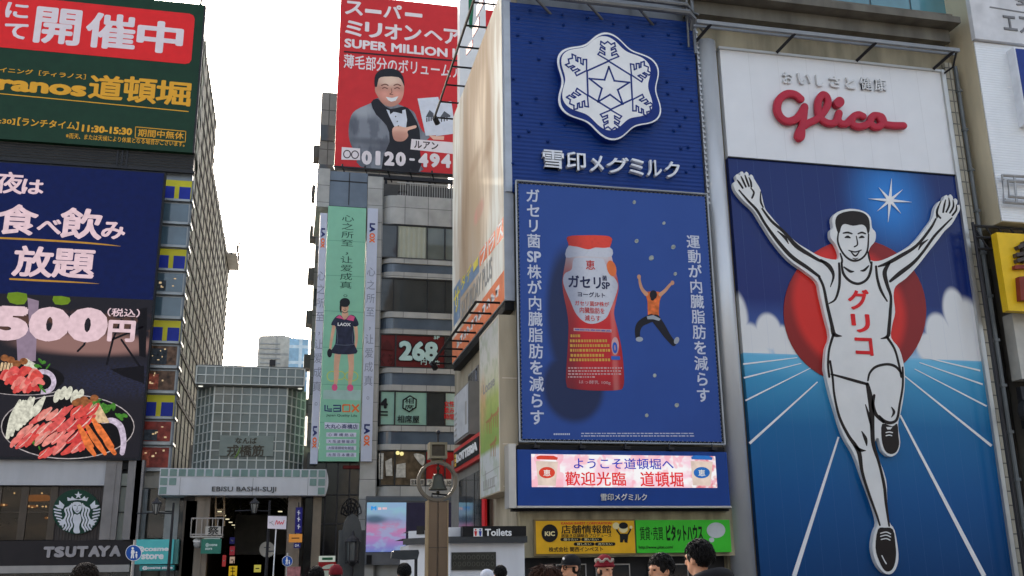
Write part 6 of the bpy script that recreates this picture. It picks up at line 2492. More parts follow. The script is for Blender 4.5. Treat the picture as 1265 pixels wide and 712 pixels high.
# hanging dark board across the passage
hb = thing('arcade_display_board', 'large dark hanging board inside the arcade passage', 'board', ((ax0 + ax1) / 2, YC + 8, az - 4.5))
Q = FY(YC + 8)
b = MB()
b.rect(Q, 291, 636, 352, 685, -.2, 0)
obj('panel', b, mat('board_dark', (66, 64, 58), .5, var=.35, scale=.8), hb)
b = MB()
for x in (297, 346):
    b.tube([Q.P(x, 637, -.1), Q.P(x, 620, -.1)], .04, 5)
obj('hanger', b, STEEL, hb)
sg2 = thing('round_white_sign', 'round white sign hanging inside the arcade passage', 'sign', FY(YC + 3).P(330, 680))
Q = FY(YC + 3)
b = MB()
b.ell(Q, 330, 679, 9.6, 9.8, -.12, 0)
obj('disc', b, mat('sign_cream', (176, 170, 158), .4), sg2)
b = MB()
b.rect(Q, 331, 680.5, 338, 682, 0, .02)
b.rect(Q, 326, 676, 334, 677, 0, .02)
obj('print', b, mat('print_slate', (90, 90, 96), .4), sg2)
b = MB()
b.tube([Q.P(330, 669, -.06), Q.P(330, 655, -.06)], .03, 5)
obj('hanger', b, STEEL, sg2)
# small lit shop signs in the passage
for i, (x0, y0, x1, y1, Yq, col, nm, lab, txt, vert) in enumerate([
    (365.5, 627, 372.5, 658.5, YC - .5, (36, 34, 110), 'blue_blade_sign', 'tall deep blue blade sign with white marks beside the right arcade column', '', 2),
    (357, 660, 373, 670, YC - .6, (222, 150, 70), 'orange_light_box', 'small orange light box below the deep blue blade sign', '', 0),
    (363, 671, 371, 677, YC - .7, (34, 40, 110), 'small_blue_sign', 'small blue sign with two white letters below the orange light box', 'DA', 0),
    (284, 664, 289.5, 672, YC + 6, (40, 40, 90), 'passage_sign', 'topmost little navy sign in the column of signs inside the arcade', '', 0),
    (284, 675, 289.5, 686, YC + 6, (150, 50, 60), 'passage_sign', 'little red sign in the column of signs inside the arcade', '', 0),
    (284, 688, 289.5, 696, YC + 6, (200, 170, 150), 'passage_sign', 'little cream sign in the column of signs inside the arcade', '', 0),
    (275, 686, 278.5, 700, YC + 5, (170, 60, 60), 'passage_sign', 'slim red and pale sign left of the column of signs inside the arcade', '', 0),
    (283, 699.5, 292, 716, YC + 5, (214, 176, 40), 'yellow_light_sign', 'yellow lit sign with black character low in the arcade passage', '', 3),
    (314, 698, 322, 707, YC + 4, (206, 196, 90), 'yellow_light_sign', 'small pale yellow lit box near the middle of the arcade passage', '', 0)]):
    Q = FY(Yq)
    a_, z_ = Q.pt((x0 + x1) / 2, y1)
    rt_ = thing(nm, lab, 'sign', Q.w(a_, z_))
    b = MB()
    b.rect(Q, x0, y0, x1, y1, -.15, 0)
    obj('panel', b, led('shop_led%d' % i, col, .7), rt_)
    b = MB()
    if txt and vert:
        b.vtext(Q, list(txt), x0 + 1, y0 + 2, x1 - 1, y1 - 2, .04, .005, .01)
    elif vert == 2:
        for yy in (633, 641, 650):
            b.ribbon(Q, [(x0 + 2, yy), (x0 + 5, yy + 1)], 1.1, .005, .015, 0)
            b.ribbon(Q, [(x0 + 3.6, yy - 2), (x0 + 3.2, yy + 3.4)], 1.1, .005, .016, 0)
    elif vert == 3:
        for yy in (702, 706, 711):
            b.ribbon(Q, [(x0 + 2, yy), (x1 - 2, yy)], 1, .005, .015, 0)
        b.ribbon(Q, [((x0 + x1) / 2, 701), ((x0 + x1) / 2, 712)], 1, .005, .016, 0)
    elif txt:
        b.text(Q, txt, x0 + 1.5, y0 + 1.5, x1 - 1.5, y1 - 1.5, .04, .005, .01)
    else:
        b.rect(Q, x0 + (x1 - x0) * .2, (y0 + y1) / 2 - .6, x1 - (x1 - x0) * .2, (y0 + y1) / 2 + .6, .002, .01)
    obj('lettering', b, INK if col[0] > 180 else WHITE, rt_)
    b = MB()
    b.tube([Q.P((x0 + x1) / 2, y0, -.08), Q.P((x0 + x1) / 2, y0, -.08) + Vector((0, .6, .3))], .03, 5)
    obj('bracket', b, STEEL, rt_)
# balcony with a framed character board
YK = YC - .6
K0 = FY(YK)
root = thing('railed_balcony', 'small white railed balcony on the left arcade column', 'balcony', K0.w(*K0.pt(255, 663)))
b = MB()
x0, x1 = K0.pt(236, 662)[0], K0.pt(275, 662)[0]
z0_, z1_ = K0.pt(255, 662.5)[1], K0.pt(255, 641)[1]
b.box((x0, YK - .4, z0_ - .08), (x1, YK + 1, z0_))
obj('floor_slab', b, mat('balcony_white', (166, 162, 156), .5), root)
b = MB()
for z_ in (z1_, z0_ + .08):
    b.tube([(x0, YK + .9, z_), (x0, YK - .35, z_), (x1, YK - .35, z_), (x1, YK + .9, z_)], .04, 6)
for x in [x0 + (x1 - x0) * k / 6 for k in range(7)]:
    b.tube([(x, YK - .35, z0_), (x, YK - .35, z1_)], .03, 5)
obj('railing', b, mat('railing_pale', (156, 150, 144), .45, .2), root)
b = MB()
b.rect(FY(YK - .45), 254, 650.5, 272.5, 661, -.03, .02)
bp_ = obj('character_board', b, mat('board_white', (172, 168, 160), .45), root)
b = MB()
b.text(FY(YK - .47), '祭', 257, 650.8, 270, 660.6, .03, .005, .01)
obj('lettering', b, INK, bp_)
# ladder frame to the right of the balcony
b = MB()
LK = FY(YC + 1.0)
for x in (266.5, 277):
    b.tube([LK.P(x, 614), LK.P(x, 650)], .05, 5)
for y in (630, 634.5, 637):
    b.tube([LK.P(266.5, y), LK.P(277, y)], .05, 5)
o = obj('ladder_frame', b, mat('ladder_tan', (140, 120, 96), .5))
tag(o, 'tan ladder shaped frame above the railed balcony inside the gateway', 'frame')
# green store sign, camera dome
root = thing('dark_green_shop_sign', 'dark green hanging shop sign under the railed balcony', 'sign', C0.P(260, 684, .8))
Q = FY(YC - .9)
b = MB()
b.rect(Q, 249, 666, 272.5, 684, -.2, 0)
obj('panel', b, mat('sign_sea_green', (52, 116, 100), .4, var=.1), root)
b = MB()
b.text(Q, '@cosme\nstore', 254, 671, 268, 679.5, .04, .004, .01)
b.rect(Q, 252, 664.6, 272, 666, 0, .02)
obj('lettering', b, mat('sign_pale_green', (190, 206, 200), .4), root)
root = thing('dome_camera', 'white dome camera on the left arcade column under the balcony', 'camera', C0.P(244, 676, .6))
Q = FY(YC - .5)
b = MB()
p = Q.P(244.5, 672)
b.sph(p, .24, 12, 8)
obj('dome', b, mat('dome_smoked', (150, 148, 146), .2, spec=.6), root, smooth=True)
b = MB()
b.lathe((p.x, p.y, p.z + .08), [(.26, 0), (.26, .12), (.12, .22)], 12)
b.tube([(p.x, p.y, p.z + .3), (p.x, p.y + 1.2, p.z + .4)], .04, 5)
obj('housing', b, WHITE, root)

# street lamps in front of the gateway
def lantern(px, ptop, pbot, Y, lab, pole_px, arm_y):
    Q = FY(Y)
    top, bot = Q.P(px, ptop), Q.P(px, pbot)
    rt_ = thing('street_lamp', lab, 'street lamp', (Q.pt(pole_px, 700)[0], Y, 0), 'old style lanterns before the arcade')
    h = top.z - bot.z
    b = MB()
    b.lathe((bot.x, Y, bot.z + h * .62), [(h * .34, 0), (h * .3, h * .08), (h * .12, h * .24), (h * .04, h * .4)], 12)
    b.lathe((bot.x, Y, bot.z - h * .06), [(h * .04, 0), (h * .14, h * .06)], 10)
    for k in range(6):
        t = k * math.pi / 3
        b.tube([(bot.x + h * .14 * math.cos(t), Y + h * .14 * math.sin(t), bot.z), (bot.x + h * .27 * math.cos(t), Y + h * .27 * math.sin(t), bot.z + h * .62)], .022, 4)
    obj('lantern_frame', b, STEEL, rt_)
    b = MB()
    b.lathe((bot.x, Y, bot.z), [(h * .12, 0), (h * .25, h * .6)], 12)
    obj('lantern_glass', b, mat('lantern_frost', (128, 128, 124), .3, spec=.5), rt_)
    za = Q.pt(px, arm_y)[1]
    xp = Q.pt(pole_px, 680)[0]
    b = MB()
    b.tube([(xp, Y + .35, 0), (xp, Y + .35, za + .5)], [.09, .05], 8)
    b.tube([(xp, Y + .35, .0), (xp, Y + .35, .9)], [.16, .12], 8)
    obj('pole', b, STEEL, rt_)
    b = MB()
    b.tube([(bot.x - .9, Y + .3, za), (bot.x, Y + .3, za + .03), ((bot.x + xp) / 2, Y + .32, za), (xp, Y + .35, za)], .03, 5)
    b.tube([(bot.x, Y + .3, za), (bot.x, Y, bot.z + .02)], .03, 5)
    obj('arm', b, STEEL, rt_)
lantern(192.5, 615, 635, 50, 'old style lantern lamp left of the arcade before the dark shop window', 209, 634)
lantern(314, 615, 634, 50, 'old style lantern lamp on an arm in the middle of the arcade mouth', 330, 631)

# held white placard
root = thing('white_placard', 'white placard with red script on a thin pole held up before the arcade', 'placard', (FY(34).pt(338, 712)[0], 34, 0))
Q = FY(34.0)
b = MB()
b.pp(Q, [(331, 637.5), (354, 638), (353.5, 654), (330.5, 653)], -.03, 0)
obj('board', b, mat('placard_white', (206, 198, 206), .45), root)
b = MB()
b.ribbon(Q, [(340, 648), (342, 643), (343, 648), (345, 644), (346, 648), (348, 645), (349, 648), (351, 643)], .9, .003, .006)
obj('script_print', b, mat('placard_red', (200, 80, 90)), root)
b = MB()
b.ribbon(Q, [(333, 645), (336, 647), (338, 649)], .6, .003, .006)
b.ribbon(Q, [(337, 644), (333, 646.5)], .6, .003, .007)
obj('grey_print', b, mat('print_grey_ink', (140, 138, 136)), root)
b = MB()
b.tube([Q.P(341, 653, -.05), (Q.pt(337, 712)[0], 34.05, .9)], .02, 6)
obj('pole', b, WHITE, root)

def round_sign(px, py, rpx, Y, lab):
    Q = FY(Y)
    p = Q.P(px, py)
    rt_ = thing('pedestrian_sign', lab, 'road sign', (p.x, Y, 0), 'round blue pedestrian signs')
    b = MB()
    b.ell(Q, px, py, rpx, rpx, -.03, 0, 32)
    obj('rim', b, WHITE, rt_)
    b = MB()
    b.ell(Q, px, py, rpx * .93, rpx * .93, .002, .006, 32)
    obj('disc', b, mat('traffic_blue', (26, 74, 150), .35), rt_)
    b = MB()
    k = rpx / 10
    b.ell(Q, px - 1 * k, py - 5.6 * k, 1.5 * k, 1.7 * k, .008, .012, 14)
    b.pp(Q, [(px + dx * k, py + dy * k) for dx, dy in ((-2.6, -3.6), (.8, -3.6), (1.6, 0), (.4, .8), (.6, 6.6), (-.8, 6.6), (-1.2, 2), (-2, 6.6), (-3.6, 6.6), (-2.6, 1), (-3.4, .4))], .008, .012)
    b.ell(Q, px + 3.6 * k, py - .6 * k, 1.1 * k, 1.2 * k, .008, .012, 12)
    b.pp(Q, [(px + dx * k, py + dy * k) for dx, dy in ((2.6, 1), (4.6, 1), (4.9, 3.6), (4.2, 6.6), (3.2, 6.6), (2.3, 3.6))], .008, .012)
    obj('figure', b, WHITE, rt_)
    b = MB()
    b.tube([(p.x, Y + .06, 0), (p.x, Y + .06, p.z + .3)], .035, 8)
    obj('pole', b, GALV, rt_)
round_sign(165, 683.3, 10, 26, 'round blue pedestrian sign before the turquoise shop sign')
round_sign(355, 693.3, 6.6, 40, 'smaller round blue pedestrian sign at the right side of the arcade mouth')
b = MB()
Q = FY(40)
b.rect(Q, 355, 700.5, 370, 730, -.06, 0)
o = obj('pink_notice_board', b, mat('notice_pink', (150, 100, 100), .5, var=.4, scale=8))
tag(o, 'faded pink notice board under the smaller blue pedestrian sign', 'board')

# ------------------------------------------------------------------ far towers beyond the arcade
Q = FY(230.0)
root = thing('distant_tower', 'distant pale grey tower beyond the arcade gateway', 'building', (Q.pt(340, 460)[0], 230, 0))
b = MB()
b.poly(Q, [(Q.pt(319, 430)[0], 0), (Q.pt(360, 430)[0], 0), (Q.pt(360, 430)[0], Q.pt(358, 417)[1]), (Q.pt(349, 420)[0], Q.pt(349, 414)[1]), (Q.pt(322, 420)[0], Q.pt(322, 415)[1]), (Q.pt(319, 420)[0], Q.pt(319, 418)[1])], -25, 0)
obj('wall', b, tiled('far_tower_wall', (172, 168, 158), (150, 148, 142), 40, 5, .6, .3, .03), root)
b = MB()
for k in range(6):
    b.rect(Q, 321, 424 + 6 * k, 346, 426 + 6 * k, 0, .2)
obj('window_row', b, mat('far_windows', (140, 142, 142), .3), root)
Q = FY(210.0)
root = thing('distant_glass_tower', 'distant blue glass tower beside the pale grey tower', 'building', (Q.pt(370, 460)[0], 210, 0))
b = MB()
b.rect(Q, 358, 418, 395, 712, -20, 0)
obj('wall', b, tiled('far_blue_glass', (120, 160, 186), (176, 196, 206), 3, 3.4, .15, .35, .15, 0, 'XZ', .8), root)
b = MB()
b.tube([Q.w(Q.pt(363, 420)[0], Q.pt(363, 418)[1], -3), Q.w(Q.pt(363, 420)[0], Q.pt(363, 410)[1], -3)], .25, 6)
obj('mast', b, STEEL, root)

# ------------------------------------------------------------------ left: tower with the green sign
YG = 61.0
G1 = FY(YG)
gxr = G1.pt(240.5, 195)[0]
gzt = (G1.pt(245, 10)[1] + G1.pt(120, -4)[1]) / 2
gzb = (G1.pt(0, 173.5)[1] + G1.pt(238, 193.2)[1]) / 2
root = thing('corner_tower', 'tall corner tower with yellow and blue window panels and a cream lattice side wall', 'building', (gxr - 3, YG, 0))
XS = gxr
SR = SXR(XS)
def ysr(px, py):
    return SR.pt(px, py)[0]
ye1 = ysr(274, 110)
ye2 = ysr(281, 400)
zlow = SR.pt(243, 640)[1]
ztop1 = SR.pt(262, 46)[1]
b = MB()
b.box((gxr - 16, YG + .6, 0), (XS - .25, ye1, gzt - 1.2))
zmid = SR.pt(272, 240)[1]
b.box((gxr - 16, ye1, 0), (XS - .25, ye2, zmid))
obj('wall', b, mat('tower_core', (150, 146, 136), .6), root)
# side wall: cream panels with dark mullions and ledges
CRP = tiled('cream_side_panel', (172, 170, 158), (130, 128, 120), 2.4, 1.55, .85, .05, .1, 0, 'XZ', .04)
b = MB()
b.add([(XS - .2, YG + 1.0, 3), (XS - .2, ye1, 3), (XS - .2, ye1, gzt - 1.4), (XS - .2, YG + 1.0, gzt - 1.4)], [(0, 1, 2, 3)])
b.add([(XS - .2, ye1, 3), (XS - .2, ye2, 3), (XS - .2, ye2, zmid), (XS - .2, ye1, zmid)], [(0, 1, 2, 3)])
obj('side_panel', b, CRP, root)
MUL = mat('dark_mullion', (66, 65, 64), .8, 0, spec=.05)
b = MB()
y = YG + 1.0
while y < ye2:
    b.box((XS - .2, y, 3), (XS - .15, y + .3, gzt - 1.4 if y < ye1 else zmid))
    y += 2.4
obj('mullion', b, MUL, root)
fl = (G1.pt(225, 222)[1] - G1.pt(222, 307)[1]) / 3
zref = G1.pt(225, 221)[1]
b = MB()
z = zref - 9 * fl
zs_list = []
while z < gzt - 1.5:
    b.box((XS - .2, YG + .9, z - .13), (XS - .13, ye1 if z > zmid else ye2, z + .13))
    zs_list.append(z)
    z += fl
obj('floor_ledge', b, MUL, root)
# front strip of stacked windows
sx0, sx1 = G1.pt(172, 480)[0] - .3, gxr
wx0, wx1 = G1.pt(199, 265)[0], G1.pt(236, 265)[0]
wl = G1.pt(188, 400)[0]
stripL = G1.pt(200.5, 235)[0] - .15
GMT = mat('grey_metal_cladding', (112, 118, 124), .4, .35, var=.08)
b = MB()
zz0 = G1.pt(200, 571)[1]
b.box((stripL - .8, YG + .12, zz0), (gxr - .05, YG + .62, zref + .4))
obj('strip_back', b, GMT, root)
FR = FY(YG + .12)
yel = mat('panel_lime_yellow', (190, 182, 44), .4, var=.06)
blu = mat('panel_royal_blue', (28, 44, 140), .4)
nfl = int(round((zref - zz0) / fl))
for i in range(12):
    z1_ = zref - i * fl
    z0_ = z1_ - fl
    wa0, wa1 = stripL + .15, stripL + .15 + 1.72
    if i % 3 == 0:
        b = MB()
        b.ab(FR, wa0, z0_ + .14, wa1, z1_ - .1, 0, .05)
        f = obj('yellow_panel', b, yel, root)
        for k in (0, 1):
            b = MB()
            xa_ = wa0 + .04 + k * (wa1 - wa0 - .76)
            b.ab(FR, xa_, z0_ + .16, xa_ + .68, z0_ + .16 + (fl - .3) * .68, .052, .07)
            obj('blue_panel', b, blu, f)
    else:
        b = MB()
        b.ab(FR, wa0, z0_ + .14, wa1, z1_ - .1, 0, .04)
        f = obj('window_frame', b, mat('frame_grey', (132, 136, 138), .4, .3), root)
        b = MB()
        m_ = glass('strip_glass', (72, 92, 104), .06, .7) if i < 6 else (mat('shop_lit_film', (96, 72, 56), .3, var=.7, scale=3) if i < 9 else mat('shop_red_film', (130, 52, 44), .3, var=.5, scale=2.5))
        b.ab(FR, wa0 + .08, z0_ + .2, wa1 - .08, z1_ - .16, .042, .05)
        pn = obj('pane', b, m_, f)
        if i in (4, 7, 8, 10, 11):
            rw = random.Random(i)
            b = MB()
            for q in range(5):
                xa_ = wa0 + .2 + rw.uniform(0, 1.1)
                zq = z0_ + .35 + rw.uniform(0, .8)
                b.ab(FR, xa_, zq, xa_ + rw.uniform(.05, .16), zq + rw.uniform(.05, .14), .052 + .002 * q, .056 + .002 * q)
            obj('room_light', b, led('room_glow', (236, 206, 160), .8), pn)
            b = MB()
            b.ab(FR, wa0 + .12, z0_ + .24, wa0 + .5 + rw.uniform(0, .6), z1_ - .3 - rw.uniform(0, .5), .051, .052)
            obj('poster', b, mat('window_poster_%d' % (i % 3), ((150, 120, 96), (60, 66, 72), (170, 90, 70))[i % 3], .5, var=.5, scale=6), pn)
    # projecting ledge that wraps the corner
    b = MB()
    b.box((stripL - .2, YG - .12, z0_ - .02), (gxr + .02, YG + .12, z0_ + .12))
    b.box((gxr - .05, YG - .12, z0_ - .02), (gxr + .1, YG + 1.2, z0_ + .12))
    obj('corner_ledge', b, mat('ledge_metal', (138, 142, 144), .35, .4), root)
    b = MB()
    b.add([(wa1 + .1, YG + .1, z0_ + .13), (gxr - .05, YG + .1, z0_ + .13), (gxr - .05, YG + .1, z1_ - .03), (wa1 + .1, YG + .1, z1_ - .03)], [(0, 1, 2, 3)])
    b.add([(gxr - .06, YG + .1, z0_ + .13), (gxr - .06, YG + 1.0, z0_ + .13), (gxr - .06, YG + 1.0, z1_ - .03), (gxr - .06, YG + .1, z1_ - .03)], [(0, 1, 2, 3)])
    obj('corner_panel', b, mat('corner_grey', (98, 104, 110), .4, .2), root)
# upper side: triangular fins beside the green sign
for i, z in enumerate(zs_list):
    if z > gzb - 1 and z < gzt - 2:
        b = MB()
        b.add([(gxr + .1, YG + .1, z + .1), (gxr + .1, YG + 1.0, z + .1), (gxr - .1, YG + 3.8, z + .1), (gxr - .1, YG + 3.8, z + fl - .2), (gxr + .05, YG + 1.0, z + fl - .2)], [(0, 1, 4), (1, 2, 3, 4)])
        obj('side_fin', b, mat('fin_grey', (104, 106, 104), .8, spec=.05), root)
        b = MB()
        b.add([(gxr + .06, YG - .0, z + .16), (gxr + .06, YG + .95, z + .16), (gxr + .06, YG + .95, z + fl - .14), (gxr + .06, YG - .0, z + fl - .14)], [(0, 1, 2, 3)])
        obj('side_window', b, mat('pale_side_panel', (150, 156, 142), .8, spec=.05), root)
# dark louvre band under the green sign
zl0 = G1.pt(120, 207)[1]
b = MB()
b.box((gxr - 17, YG - .1, zref + .45), (gxr - .02, YG + .55, gzb - .03))
lv = obj('louvre_band', b, ribbed('louvre_dark', (46, 46, 46), .18, .5, 2, .2, .05), root)
b = MB()
for k in range(3):
    b.box((gxr - 4.6 + k * .28, YG - .16, zref + .45), (gxr - 4.5 + k * .28, YG - .1, gzb - .05))
b.box((gxr - 17, YG - .3, zref + .3), (gxr + .1, YG - .1, zref + .44))
obj('louvre_rail', b, STEEL, root)
# lower wall
b = MB()
b.box((stripL - .8, YG + .2, G1.pt(200, 603)[1]), (gxr - .05, YG + .62, zz0 - .02))
obj('lower_wall', b, mat('cream_lower', (166, 160, 148), .55, var=.1, streak=.12), root)
b = MB()
LW = FY(YG + .2)
b.rect(LW, 172, 604, 214, 665, -.3, -.1)
b.rect(LW, 214, 604, 236, 725, -.4, -.12)
obj('shop_glazing', b, glass('dark_shop_glass', (30, 32, 34)), root)
b = MB()
b.rect(LW, 206, 604, 214, 725, -.1, .0)
b.rect(LW, 172, 631.5, 214, 633, -.1, .0)
b.rect(LW, 170, 604, 173, 725, -.1, .05)
obj('shop_frame', b, mat('frame_grey', (132, 136, 138)), root)
b = MB()
b.ring(LW, 190, 574, 9, 8, .8, .0, .04, 20, .2, 2.6)
b.rect(LW, 175, 584, 190, 588, 0, .03)
obj('wall_marks', b, mat('wall_grey', (132, 128, 118)), root)
# street balconies on the lattice side
for (px_, py_, w_) in ((284.5, 300, .9),):
    rt_ = thing('side_balcony', 'small railed balcony jutting from the lattice side wall', 'balcony', (XS, ysr(280, 300), SR.pt(280, 318)[1]))
    y_ = ye2
    z_ = SR.pt(281, 316)[1]
    b = MB()
    b.box((XS - .1, y_ - 7, z_), (XS + .9, y_ - 1.5, z_ + .2))
    obj('floor_slab', b, mat('balcony_grey', (150, 148, 142), .5), rt_)
    b = MB()
    for dz in (.8, 1.3, 2.6):
        b.tube([(XS, y_ - 7, z_ + dz), (XS + .85, y_ - 7, z_ + dz), (XS + .85, y_ - 1.6, z_ + dz)], .05, 5)
    for (x_, yy_) in ((XS + .85, y_ - 7), (XS + .85, y_ - 1.6), (XS + .4, y_ - 7), (XS + .85, y_ - 4)):
        b.tube([(x_, yy_, z_), (x_, yy_, z_ + 2.6)], .06, 5)
    obj('railing', b, STEEL, rt_)

# green sign
root = thing('green_rooftop_sign', 'huge dark green sign with a red panel and orange lettering on the corner tower', 'billboard', (gxr - 8, YG - .4, gzb))
GS = FY(YG - .4)
gx_r = (GS.pt(250.5, 10)[0] + GS.pt(238.5, 195)[0]) / 2
b = MB()
b.ab(GS, gx_r - 17.5, gzb, gx_r, gzt, -.45, 0)
obj('panel', b, mat('sign_forest_green', (20, 52, 34), .4, var=.1), root)
Z1 = (0, 0, 3.39)
ra1, rz0 = GS.pt(236, 79)[0], (GS.pt(0, 58)[1] + GS.pt(230, 80)[1]) / 2
rz1 = (GS.pt(0, -6)[1] + GS.pt(236, 17)[1]) / 2
b = MB()
rc = .35
cpts = [(gx_r - 17.3, rz0), (ra1 - rc, rz0), (ra1 - rc * .3, rz0 + rc * .3), (ra1, rz0 + rc), (ra1, rz1 - rc), (ra1 - rc * .3, rz1 - rc * .3), (ra1 - rc, rz1), (gx_r - 17.3, rz1)]
b.poly(GS, cpts, 0, .02)
obj('red_panel', b, mat('panel_scarlet', (222, 36, 38), .4, var=.05), root)
GT = GS.fwd(.02)
b = MB()
def g1(s_, x0, y0, x1, y1, bold=.04):
    b.text(GT, s_, *zz(*Z1, [(x0, y0)])[0], *zz(*Z1, [(x1, y1)])[0], bold, .004, .006)
g1('に', 28, 8, 116, 82, .04); g1('て', 22, 94, 112, 168, .04)
g1('開', 156, 26, 330, 196, .05); g1('催', 368, 48, 562, 216, .05); g1('中', 580, 80, 762, 232, .06)
obj('white_lettering', b, mat('letters_pale_pink', (226, 204, 208), .4, var=.03), root)
b = MB()
GT2 = GS
def g2(s_, x0, y0, x1, y1, bold=.04):
    b.text(GS, s_, *zz(*Z1, [(x0, y0)])[0], *zz(*Z1, [(x1, y1)])[0], bold, .004, .006)
g2('ダイニング［ティラノス］', -36, 278, 358, 334, .035)
g2('ranos', -10, 330, 360, 408, .05)
g2('道', 378, 310, 512, 424, .05); g2('頓', 522, 318, 652, 438, .05); g2('堀', 658, 334, 796, 448, .05)
b.ribbon(GS, zz(*Z1, [(-20, 391), (788, 468)]), 1.1, .004, .01, 0)
g2('【ランチタイム】', 76, 492, 328, 546, .03)
g2('2:30】', -20, 492, 62, 524, .03)
g2('11:30-15:30', 345, 522, 552, 568, .05)
g2('期間中無休', 580, 540, 768, 586, .03)
for q in ([(568, 532), (778, 551)], [(778, 551), (776, 596)], [(776, 596), (566, 578)], [(566, 578), (568, 532)]):
    b.ribbon(GS, zz(*Z1, q), .9, .004, .009, 0)
g2('※雨天、または天候により休業となる場合がございます。', 278, 556, 772, 616, .02)
obj('orange_lettering', b, mat('letters_orange', (236, 156, 44), .4, var=.04), root)
b = MB()
for k in range(16):
    xx = gx_r - 17 + k * 1.12
    b.tube([(xx, YG - .1, gzt), (xx, YG - .1, gzt + .9)], .03, 4)
b.tube([(gx_r - 17, YG - .1, gzt + .9), (gx_r, YG - .1, gzt + .9)], .03, 4)
b.tube([(gx_r - .3, YG + .1, gzt), (gx_r - .3, YG + .1, gzt + 3)], .05, 4)
b.tube([(gx_r - 3.5, YG + .1, gzt), (gx_r - 3.0, YG + .1, gzt + 1.6), (gx_r - 3.4, YG + .1, gzt + 2.4)], .12, 6)
b.ab(GS, gx_r + .0, gzb, gx_r + .12, gzt, -.45, -.02)
obj('edge_rail', b, STEEL, root)

# ------------------------------------------------------------------ left front: store building with the led wall
YS_ = 59.7
S0 = FY(YS_)
sxr = S0.pt(160, 640)[0]
z_sc0 = S0.pt(86, 567)[1]
root = thing('store_building', 'dark glazed store building carrying the giant led wall', 'building', (sxr - 5, YS_, 0))
ztop = (S0.pt(0, 199.4)[1] + S0.pt(200, 215.6)[1]) / 2
b = MB()
b.box((sxr - 16, YS_ + .7, S0.pt(60, 668)[1]), (sxr - .1, YS_ + 1.2, ztop - .4))
b.box((sxr - 16, YS_ + .9, 0), (sxr, YS_ + 1.2, S0.pt(60, 668)[1]))
obj('wall', b, mat('store_wall', (66, 64, 66), .6, var=.1), root)
b = MB()
wx = S0.pt(134.5, 580)[0]
b.box((sxr - 16, YS_, S0.pt(60, 599.6)[1]), (wx, YS_ + .6, S0.pt(60, 568.5)[1]))
obj('white_band', b, mat('band_white', (166, 167, 170), .45, var=.05, streak=.04), root)
b = MB()
b.rect(S0, 135.5, 569, 164, 580, -.6, 0)
b.rect(S0, 147, 580, 165, 600, -.6, -.2)
obj('recess', b, DARK, root)
b = MB()
for x0, x1, d in ((132, 135.5, .1), (139, 142.5, .05), (160, 163.5, .2), (166, 168, .25), (169.5, 171, .25)):
    b.rect(S0, x0, 569, x1, 667, -.5, d)
obj('column', b, mat('column_metal', (112, 110, 110), .45, .3), root)
b = MB()
b.rect(S0, 143, 601, 160, 667, -.5, -.3)
b.rect(S0, 147, 585, 160, 600, -.5, -.15)
obj('pale_panel', b, mat('pale_panel_green', (128, 132, 124), .4, var=.1), root)
b = MB()
b.rect(S0, 143, 632, 160, 633.5, -.3, -.2)
obj('panel_rail', b, STEEL, root)
b = MB()
b.rect(S0, -40, 668.5, 160, 697.8, -.6, .0)
obj('name_band', b, mat('band_black', (34, 32, 36), .4, var=.1), root)
b = MB()
b.hold = True
xs_ = [(257, 312), (320, 372), (384, 440), (448, 508), (518, 578), (570, 636), (640, 698)]
for c, (x0, x1) in zip('TSUTAYA', xs_):
    q = zz(0, 560, 4.683, [(x0, 541 - (x0 - 257) * .016), (x1, 604 - (x0 - 257) * .016)])
    b.text(S0, c, *q[0], *q[1], .07, .01, .1)
obj('lettering', b, mat('letters_grey', (150, 146, 148), .4), root)
b = MB()
b.rect(S0, -40, 700, 159.5, 706.5, -.5, .05)
obj('ledge', b, mat('ledge_grey', (150, 146, 142), .45, var=.1), root)
b = MB()
b.rect(S0, -40, 707, 159, 740, -.6, -.2)
obj('street_glazing', b, glass('dark_shop_glass', (30, 32, 34)), root)
# lit cafe windows
for x0, x1 in ((-38, -8), (-7, 26), (28, 62.5)):
    b = MB()
    b.rect(S0, x0, 601, x1, 667, -.45, -.35)
    f = obj('cafe_window', b, glass('cafe_glass', (26, 21, 19), .08, .3), root)
    b = MB()
    b.rect(S0, x1 - .1, 601, x1 + 1.4, 667, -.5, -.25)
    b.rect(S0, x0, 632, x1, 633, -.4, -.3)
    obj('mullion', b, mat('frame_brown', (70, 64, 58), .4, .3), f)
b = MB()
CI = FY(YS_ + .33)
for (x, y) in ((18, 609.5), (52, 609.5), (60, 640), (5, 624), (36, 625.5), (40, 627), (46, 625), (53, 626), (57, 626)):
    b.ell(CI, x, y, random.uniform(.7, 1.6), random.uniform(.6, 1.4), .02, .05, 8)
obj('cafe_lamp', b, led('cafe_lamp_warm', (236, 190, 130), .8), root)
b = MB()
b.pp(CI, [(29, 616), (34, 612), (58, 611.5), (62, 615), (60, 619), (32, 619.5)], .01, .03, 3)
for (x, y, rx) in ((4, 624, 6), (40, 626, 8), (58, 640, 3), (-20, 625, 9)):
    b.ell(CI, x, y, rx, 1.6, .01, .03, 10)
obj('cafe_glow', b, led('cafe_glow_orange', (150, 96, 50), .55), root)
b = MB()
b.rect(S0, 64, 600.5, 131, 667, -.5, -.3)
obj('roundel_backing', b, ribbed('backing_slats', (52, 46, 44), .16, .5, 0, .1, .03), root)

